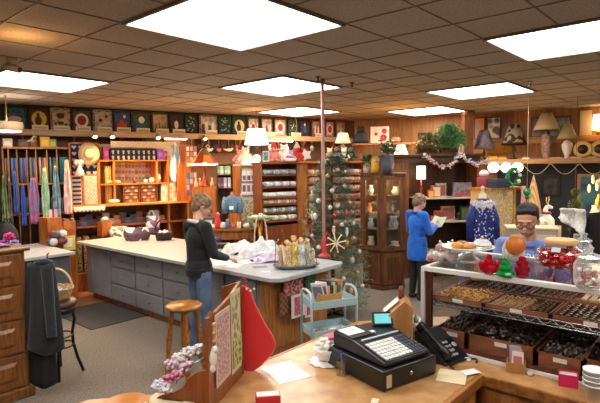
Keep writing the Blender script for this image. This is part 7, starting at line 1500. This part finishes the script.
p = Pd(484,184,8.2); t = T('red_pot_doll', 'dark red pot with white knitted top beside the hutch', 'pot', (p.x,p.y,1.2)); za = Pd(484,187,8.2).z-1.2; ob('pot', S().lathe([(.08,0),(.1,za),(.12,za+.14),(.10,za+.16),(0,za+.12)]), rgb((120,30,36),.5), t); ob('ruffle', S().ell((0,0,za+.22),(.08,.08,.06)), rgb((226,206,200),.8), t); ob('stand_leg', S().box(-.05,.05,-.05,.05,-1.2,0), W_DARK, t)
p = Pd(527,192,7.9); t = T('green_ball_ornament', 'shiny green ball ornament hanging behind the head of the man', 'ornament', p); ob('ball', S().ell((0,0,0),.06).ell((0,0,-.085),.035), mat('shiny_green', (20,140,80), .15, metal=.5), t); ob('cord', S().tube([(0,0,.07),(0,0,CE-p.z)], .003), rgb((190,180,150)), t)
s_, zb, wd, h = FR(517,8.1,530,8.1).rect(521,526,186,204,0); single('pink_ribbon_roll', 'pale pink hanging ribbon behind the head of the man', 'ribbon', S().sheet(lambda a, b: ((a-.5)*wd, .01*sin(9*b), h*b), 4, 8), rgb((226,150,160),.7), FR(517,8.1,530,8.1).w(s_,0,zb), FR(517,8.1,530,8.1).ang, thick=.01)
CB = FR(515, 7.3, 566, 7.1); s0, s1 = CB.p(508,235,0)[0], CB.p(558,235,0)[0]; zt_ = CB.p(540,228,0)[1]
t = T('cream_cabinet', 'low cream painted cabinet behind the man in the periwinkle t-shirt', 'cabinet', CB.w(0,0,0), CB.ang); ob('cabinet_body', S().box(s0,s1,0,.4,0,zt_-.02), rgb((186,172,150),.6), t); ob('top', S().box(s0-.02,s1+.02,-.02,.42,zt_-.02,zt_), rgb((226,206,180),.5), t)
for k in range(2): ob('door', S().box(s0+.03+k*(s1-s0)/2,s0-.03+(k+1)*(s1-s0)/2,-.015,0,.1,zt_-.1), rgb((220,202,176),.5), t)
# ------------------------------------------------------------------ blue blouse on a dress form
BL = Pd(482,236,6.9); z0, z1, z2 = Pd(482,243,6.9).z, Pd(482,199,6.9).z, Pd(482,187,6.9).z
t = T('dress_form', 'cream dress form with knob neck wearing the royal blue blouse', 'mannequin', (BL.x,BL.y,0), AZ-pi/2)
ob('torso', S().lathe([(.10,z0-.25),(.13,z0),(.12,z0+.2),(.15,z1-.12),(.13,z1-.04),(.055,z1+.0),(.05,z1+.07),(.03,z1+.08),(.02,z2-.03),(.028,z2),(0,z2+.02)], n=24, sy=.65), rgb((226,206,176),.6), t)
ob('pole', S().tube([(0,0,.05),(0,0,z0-.2)], .02), BLACKM, t); ob('stand_base', S().lathe([(.2,0),(.2,.02),(.03,.06)]), BLACKM, t)
t = T('blue_blouse', 'royal blue blouse with pale floral sequins displayed on the dress form', 'blouse', (BL.x,BL.y,0), AZ-pi/2)
BLU = mat('royal_blue_sequin', (34,48,132), .6, 'dots', (22,32,104), 34); nt_ = BLU.node_tree
ob('blouse_body', S().lathe([(.20,z0-.12),(.195,z0+.1),(.17,z0+.3),(.155,z1-.12),(.12,z1-.04),(.07,z1+.01)], n=40, sy=.62, wav=(9,.03)), BLU, t)
for sx in (-1,1): ob('sleeve', S().tube([(sx*.11,0,z1-.09),(sx*.165,-.02,z1-.27),(sx*.18,-.05,z0+.05)], [.055,.065,.05], n=12), BLU, t)
s = S(); rr = random.Random(8)
for k in range(150):
    zf = rr.random()**1.6; z = z1-.03-(z1-z0)*zf; r_ = .165+.035*zf; a = rr.uniform(-pi,0); s.ell((r_*cos(a)*1.02, r_*.62*sin(a)*1.04, z), (.011,.006,.011), 0, 5, 3)
for k in range(70):
    a = rr.uniform(-pi,0); z = z1-.02-rr.random()*.09; r_ = .115+.4*(z1-.02-z); s.ell((r_*cos(a), r_*.64*sin(a), z), (.016,.008,.014), 0, 5, 3)
ob('sequins', s, rgb((206,210,232),.4), t)['kind'] = 'stuff'

p = Pd(493,285,4.5); single('teal_carton', 'pale teal carton behind the chocolate case seen through its glass', 'box', S().box(-.12,.12,-.08,.08,0,p.z+.09), rgb((150,206,196),.6), (p.x,p.y,0), AZ-pi/2)
# ================================================================== PEOPLE (local +x is the way the person faces, +y is their left)
def hand(S_, wr, d, pl, fingers_curl=.5, side=1, L=.18):
    """palm with five fingers; wr wrist, d pointing direction, pl palm normal"""
    d = Vector(d).normalized(); pl = Vector(pl); pl = (pl-d*pl.dot(d)).normalized(); w_ = d.cross(pl)*side; wr = Vector(wr)
    palm = wr+d*.09
    for k in range(4): S_.cap(wr+d*.015+w_*(-.018+.012*k), palm+w_*(-.030+.020*k), .014, .0125, 8, 3)
    for k, l_ in enumerate((.062,.074,.080,.070)):
        b = palm+w_*(-.030+.020*k); c1 = fingers_curl*.6; c2 = fingers_curl*1.3
        m1 = b+(d*cos(c1)+pl*sin(c1))*l_*.5; m2 = m1+(d*cos(c2)+pl*sin(c2))*l_*.5
        S_.cap(b, m1, .0095, .0088, 8, 3); S_.cap(m1, m2, .0088, .0075, 8, 3)
    tb = wr+d*.03+w_*.030; t1 = tb+(d*.6+w_*.7+pl*.3).normalized()*.04; t2 = t1+(d*.9+w_*.15+pl*.4).normalized()*.032
    S_.cap(tb, t1, .013, .0105, 8, 3); S_.cap(t1, t2, .0105, .0085, 8, 3)
def head_geo(S_, c, R, k=1.0):
    """skull, jaw, nose, ears around centre c with rotation matrix R (facing +x)"""
    def e(p, r): 
        M = Matrix.Translation(c) @ R.to_4x4() @ Matrix.Translation(Vector(p)*k); S_.ell((0,0,0), tuple(x*k for x in r), 0, 18, 12, M=M)
    e((-.012,0,.028),(.098,.076,.088)); e((.022,0,-.03),(.070,.061,.085)); e((.048,0,-.088),(.030,.030,.024)); e((.03,0,-.075),(.045,.046,.03))
    e((.095,0,-.012),(.012,.012,.028)); e((.106,0,-.034),(.014,.014,.011)); e((.082,0,.022),(.014,.05,.010)); e((.088,0,-.066),(.010,.024,.011))
    e((.063,.040,-.026),(.026,.022,.022)); e((.063,-.040,-.026),(.026,.022,.022))
    for s_ in (-1,1): e((-.005,s_*.078,-.018),(.018,.009,.030)); e((-.002,s_*.084,-.002),(.012,.006,.014))
def person(label, loc, rz, J, skin, torso, legs, shoes, hair, hair_fn, extras=None, headrot=(0,0), hem=None, scale=1.0, hands=None, vox=.008, sleeve_to=.93, bulk=1.0):
    t = T('person', label, 'person', loc, rz); t.scale = (scale,)*3
    B = S(); sh_, el, wr = J['sh'], J['el'], J['wr']; hip, kn, an = J['hip'], J['kn'], J['an']; hc = Vector(J['head']); ch = Vector(J['chest']); pv = Vector(J['pelvis']); nk = Vector(J['neck'])
    R = Matrix.Rotation(headrot[1],3,'Z') @ Matrix.Rotation(headrot[0],3,'Y')
    head_geo(B, hc, R)
    B.cap(nk, hc+R @ Vector((-.015,0,-.06)), .055, .052); B.cap(pv, ch, .10, .105); B.ell(ch,(.095,.15,.13)); B.ell(pv,(.10,.14,.12))
    for i in (0,1):
        B.cap(nk-Vector((0,0,.05)), sh_[i], .05, .045); B.cap(sh_[i], el[i], .045, .036); B.cap(el[i], wr[i], .036, .024)
        B.cap(hip[i], kn[i], .072, .05); B.cap(kn[i], an[i], .048, .034); B.cap(an[i], Vector(an[i])+Vector((.10,0,-.035)), .03, .025)
        h_ = hands[i]; hand(B, wr[i], h_[0], h_[1], h_[2], 1 if i == 0 else -1)
    body = ob('body', B, skin, t, remesh=vox, smooth=2)
    # upper garment
    U = S(); b = bulk
    U.cap(pv+Vector((0,0,.04)), ch, .122*b, .128*b, 18); U.ell(ch+Vector((0,0,.0)),(.125*b,.178*b,.15)); U.ell(pv+Vector((0,0,.02)),(.135*b,.172*b,.12)); U.ell((ch+pv)/2,(.118*b,.152*b,.17))
    for i in (0,1):
        U.cap(nk-Vector((0,0,.055)), sh_[i], .058, .062*b); U.cap(sh_[i], el[i], .064*b, .052*b); q = Vector(el[i]).lerp(Vector(wr[i]), sleeve_to); 
        if sleeve_to > 0: U.cap(el[i], q, .052*b, .038*b)
    if hem is not None:
        U.lathe([(.15*b,hem-.0),(.162*b,hem+.08),(.155*b,pv.z)], (pv.x,pv.y,0), 24, sx=.86, sy=1.12); 
    ob('upper_garment', U, torso, t, remesh=vox, smooth=4)
    Lg = S(); Lg.ell(pv-Vector((0,0,.02)),(.118,.16,.12))
    for i in (0,1): Lg.cap(hip[i], kn[i], .092, .066); Lg.cap(kn[i], Vector(an[i])+Vector((0,0,.03)), .066, .052)
    ob('trousers', Lg, legs, t, remesh=vox, smooth=3)
    for i in (0,1): a = Vector(an[i]); ob('shoe', S().cap(a+Vector((-.03,0,-.035)), a+Vector((.15,0,-.045)), .042, .036), shoes, t, remesh=.01, smooth=2)
    M = Matrix.Translation(hc) @ R.to_4x4(); Hs = S(); hair_fn(Hs, M); ob('hair', Hs, hair, t, remesh=.007, smooth=1)
    for s_ in (-1,1):
        e_ = ob('eye', S().ell((0,0,0),(.006,.012,.0052),0,10,6,M=M @ Matrix.Translation((.084,s_*.032,-.004))), rgb((240,238,232),.2), t)
        ob('iris', S().ell((0,0,0),(.004,.0055,.0048),0,8,5,M=M @ Matrix.Translation((.089,s_*.032,-.006))), rgb((50,34,24),.2), e_)
        ob('eyebrow', S().ell((0,0,0),(.005,.018,.0035),0,8,5,M=M @ Matrix.Translation((.092,s_*.033,.020))), hair, t)
    ob('lips', S().tube([M @ Vector((.088,-.027,-.062)), M @ Vector((.099,-.012,-.067)), M @ Vector((.101,0,-.068)), M @ Vector((.099,.012,-.067)), M @ Vector((.088,.027,-.062))], [.002,.005,.006,.005,.002]), rgb((150,84,72),.5), t)
    if extras: extras(t, M, nk)
    return t
def glasses(t, M, col=(30,28,30)):
    g = S()
    for s_ in (-1,1):
        pts_ = [M @ Vector((.105-.012*abs(cos(a))*0, s_*.034+.025*cos(a), -.006+.018*sin(a))) for a in [2*pi*i/20 for i in range(20)]]; g.tube(pts_, .0028, n=6, closed=True)
        g.tube([M @ Vector((.104,s_*.060,.0)), M @ Vector((.06,s_*.078,.0)), M @ Vector((.0,s_*.084,-.002))], .0025, n=6)
    g.tube([M @ Vector((.108,-.009,-.002)), M @ Vector((.112,0,.0)), M @ Vector((.108,.009,-.002))], .0028, n=6)
    ob('glasses', g, rgb(col,.3), t)
SK1 = mat('skin_light', (216,168,142), .5, 'mottle', (204,152,126), 6); SK2 = mat('skin_tan', (226,170,136), .5, 'mottle', (214,156,122), 6)
def hair_short(S_, M):
    S_.ell((0,0,0),(.106,.086,.094),0,18,12,M=M @ Matrix.Translation((-.024,0,.038))); S_.ell((0,0,0),(.06,.080,.085),0,16,10,M=M @ Matrix.Translation((-.062,0,-.012)))
    rr = random.Random(1)
    for k in range(40):
        a = rr.uniform(0,2*pi); e = rr.uniform(-.1,1.5); d_ = Vector((cos(a)*cos(e)*.100-.03, sin(a)*cos(e)*.080, sin(e)*.086+.036))
        if d_.x > .05 and d_.z < .06: continue
        S_.ell((0,0,0),(.022,.018,.014),0,8,5,M=M @ Matrix.Translation(d_))
def hair_man(S_, M):
    S_.ell((0,0,0),(.096,.083,.070),0,20,12,M=M @ Matrix.Translation((-.024,0,.060))); S_.ell((0,0,0),(.050,.078,.066),0,16,10,M=M @ Matrix.Translation((-.066,0,.006)))
    for k in range(11): f_ = k/10; S_.ell((0,0,0),(.030,.015,.014+.005*sin(k*2)),0,8,5,M=M @ Matrix.Translation((.058-.05*abs(f_-.4),-.055+.11*f_,.084+.012*sin(pi*f_))))
    for s_ in (-1,1): S_.ell((0,0,0),(.020,.006,.030),0,10,6,M=M @ Matrix.Translation((.0,s_*.077,.022)))
# person in black
def w2(X, Y): return c2w(X, Y)
def ex1(t, M, nk):
    ob('collar', S().tube([(nk.x-.02+.075*cos(a), .078*sin(a), nk.z-.035+.02*cos(a+pi)) for a in [2*pi*i/20 for i in range(20)]], [.022]*20, closed=True), rgb((228,218,214),.8), t)
    glasses(t, M, (40,34,34))
JB = dict(sh=[(-.01,.185,1.40),(-.01,-.185,1.40)], el=[(.05,.235,1.12),(.05,-.235,1.12)], wr=[(.29,.17,1.03),(.27,-.13,1.04)], hip=[(0,.09,.92),(0,-.09,.92)], kn=[(.03,.10,.50),(.02,-.09,.50)], an=[(-.01,.11,.085),(0,-.10,.085)], head=(.065,0,1.60), chest=(0,0,1.26), pelvis=(0,0,.96), neck=(.005,0,1.475))
t1 = person('person in black cardigan and jeans with short light brown hair sorting goods on the island', (3.30,4.40,0), radians(-8), JB, SK1, mat('black_knit', (18,20,27), .9, sheen=.1), mat('blue_jeans', (98,122,152), .85, 'mottle', (70,92,124), 5), rgb((40,38,40)), mat('light_brown_hair', (150,120,88), .7, 'mottle', (104,80,56), 30), hair_short, ex1, headrot=(.5,-.45), hem=.87, scale=1.03, hands=[((1,-.15,-.25),(0,-.1,-1),.6),((1,.3,-.25),(0,.1,-1),.6)])
# person in blue jacket
def ex2(t, M, nk):
    ob('collar', S().tube([(nk.x-.01+.07*cos(a), .074*sin(a), nk.z-.035) for a in [2*pi*i/20 for i in range(20)]], .016, closed=True), rgb((30,70,150),.8), t)
JC = dict(sh=[(-.01,.175,1.32),(-.01,-.175,1.32)], el=[(.03,.22,1.05),(.06,-.22,1.06)], wr=[(.26,.13,1.09),(.28,-.10,1.13)], hip=[(0,.085,.86),(0,-.085,.86)], kn=[(.02,.09,.47),(.02,-.09,.47)], an=[(-.01,.10,.085),(0,-.09,.085)], head=(.05,0,1.505), chest=(0,0,1.18), pelvis=(0,0,.90), neck=(.0,0,1.39))
pb = Pz(417,299,0)
t2 = person('person in bright blue jacket and black trousers reading beside the display hutch', (pb.x,pb.y,0), AZ-pi/2+.45, JC, SK1, mat('bright_blue_wool', (26,112,226), .85, 'mottle', (22,98,206), 8, sheen=.2), rgb((34,32,38),.85), rgb((30,28,30)), mat('grey_brown_hair', (156,128,104), .7, 'mottle', (110,88,70), 30), hair_short, ex2, headrot=(.45,-.1), hem=.62, hands=[((1,-.3,.25),(0,-.6,.4),.7),((.8,.4,.3),(0,.6,.4),.7)])
q = t2.matrix_basis @ Vector((.42,-.02,1.20)); R2 = AZ-pi/2+.45
s = S(); s.add([(-.03,-.13,-.05),(-.03,.0,-.08),(.07,.0,.08),(.07,-.13,.10)],[(0,1,2,3)]).add([(-.03,.0,-.08),(-.04,.13,-.04),(.06,.13,.10),(.07,.0,.08)],[(0,1,2,3)])
single('leaflet', 'open pale green leaflet held by the person in the blue jacket', 'leaflet', s, rgb((196,222,206),.7), (t2.location.x+cos(R2)*.40, t2.location.y+sin(R2)*.40, 1.17), R2, thick=.004)
# seated/standing man behind the case
def ex3(t, M, nk):
    glasses(t, M); b = S()
    b.ell((0,0,0),(.040,.052,.028),0,14,8,M=M @ Matrix.Translation((.034,0,-.086)))
    ob('beard_shadow', b, mat('stubble', (150,108,86), .9), t)
    ob('collar', S().tube([(nk.x+.0+.072*cos(a), .078*sin(a), nk.z-.045-.012*cos(a)) for a in [2*pi*i/20 for i in range(20)]], .010, closed=True), rgb((96,116,176),.8), t)
    cu_ = bpy.data.curves.new('shirt_lettering','FONT'); cu_.body = 'TREA'; cu_.size = .075; cu_.extrude = .002; cu_.align_x = 'CENTER'
    cu_.materials.append(PAPER); o1 = bpy.data.objects.new('tmp', cu_); o = bpy.data.objects.new('shirt_lettering', bpy.data.meshes.new_from_object(o1)); bpy.data.objects.remove(o1); C.objects.link(o); o.parent = t
    o.location = (.139,.06,1.335); o.rotation_euler = (pi/2,0,pi/2)
JM = dict(sh=[(0,.20,1.42),(0,-.20,1.42)], el=[(.05,.27,1.14),(.05,-.27,1.14)], wr=[(.30,.16,1.10),(.30,-.12,1.10)], hip=[(0,.09,.92),(0,-.09,.92)], kn=[(.02,.10,.50),(.02,-.09,.50)], an=[(0,.11,.085),(0,-.10,.085)], head=(.07,0,1.635), chest=(0,0,1.27), pelvis=(0,0,.96), neck=(0,0,1.49))
qm = Pd(530,220,3.85)
t3 = person('person with dark hair and glasses in a periwinkle t-shirt behind the candy case', (qm.x,qm.y,0), AZ+pi-.72, JM, SK2, mat('periwinkle_cotton', (124,146,208), .9, 'mottle', (108,130,194), 4), rgb((40,44,60)), rgb((34,34,36)), mat('black_hair', (34,28,28), .8), hair_man, ex3, headrot=(.32,.12), hem=.86, hands=[((.9,-.3,-.2),(0,-.3,-1),.6),((.9,.3,-.2),(0,.3,-1),.6)], sleeve_to=-1, vox=.006, scale=1.0)
# ================================================================== LIGHTS: lamps of the place, plus spots and glows added without a fixture
WARM = (255,206,140)
for u, off, v, pw in ((100,.75,136,15),(130,.75,138,19),(160,.75,140,21),(45,.9,140,4),(215,.8,146,7),(275,.9,142,8),(340,.9,145,3)):
    s_, z = FL.p(u, v, off); light('ledge_spot', 'SPOT', FL.w(s_, off, min(z,LEDZ-.10)), pw*3.6, WARM, .06, rot=(radians(-14),0,FL.ang), spot=radians(128))
for u, v, d, pw in ((402,138,9.6,10),(300,110,10.4,4),(520,148,9.4,3),(520,172,9.0,3)):
    p = Pd(u, v, d); light('shelf_glow', 'POINT', (p.x,p.y,min(p.z,3.02)), pw, (255,180,90), .1)
p = Pd(205,160,8.2); light('glass_lamp_light', 'POINT', p, 7, (255,220,150), .05)
p = Pd(421,181,8.5); light('alcove_light', 'POINT', p, 5, (255,190,110), .04)
p = Pd(256,140,9.5); light('pendant_light', 'POINT', p-Vector((0,0,.2)), 14, WARM, .05)
p = Pd(20,20,4.2); light('ceiling_wash', 'POINT', (p.x,p.y,2.95), 3, (255,190,110), .08)
# every label once, except in groups
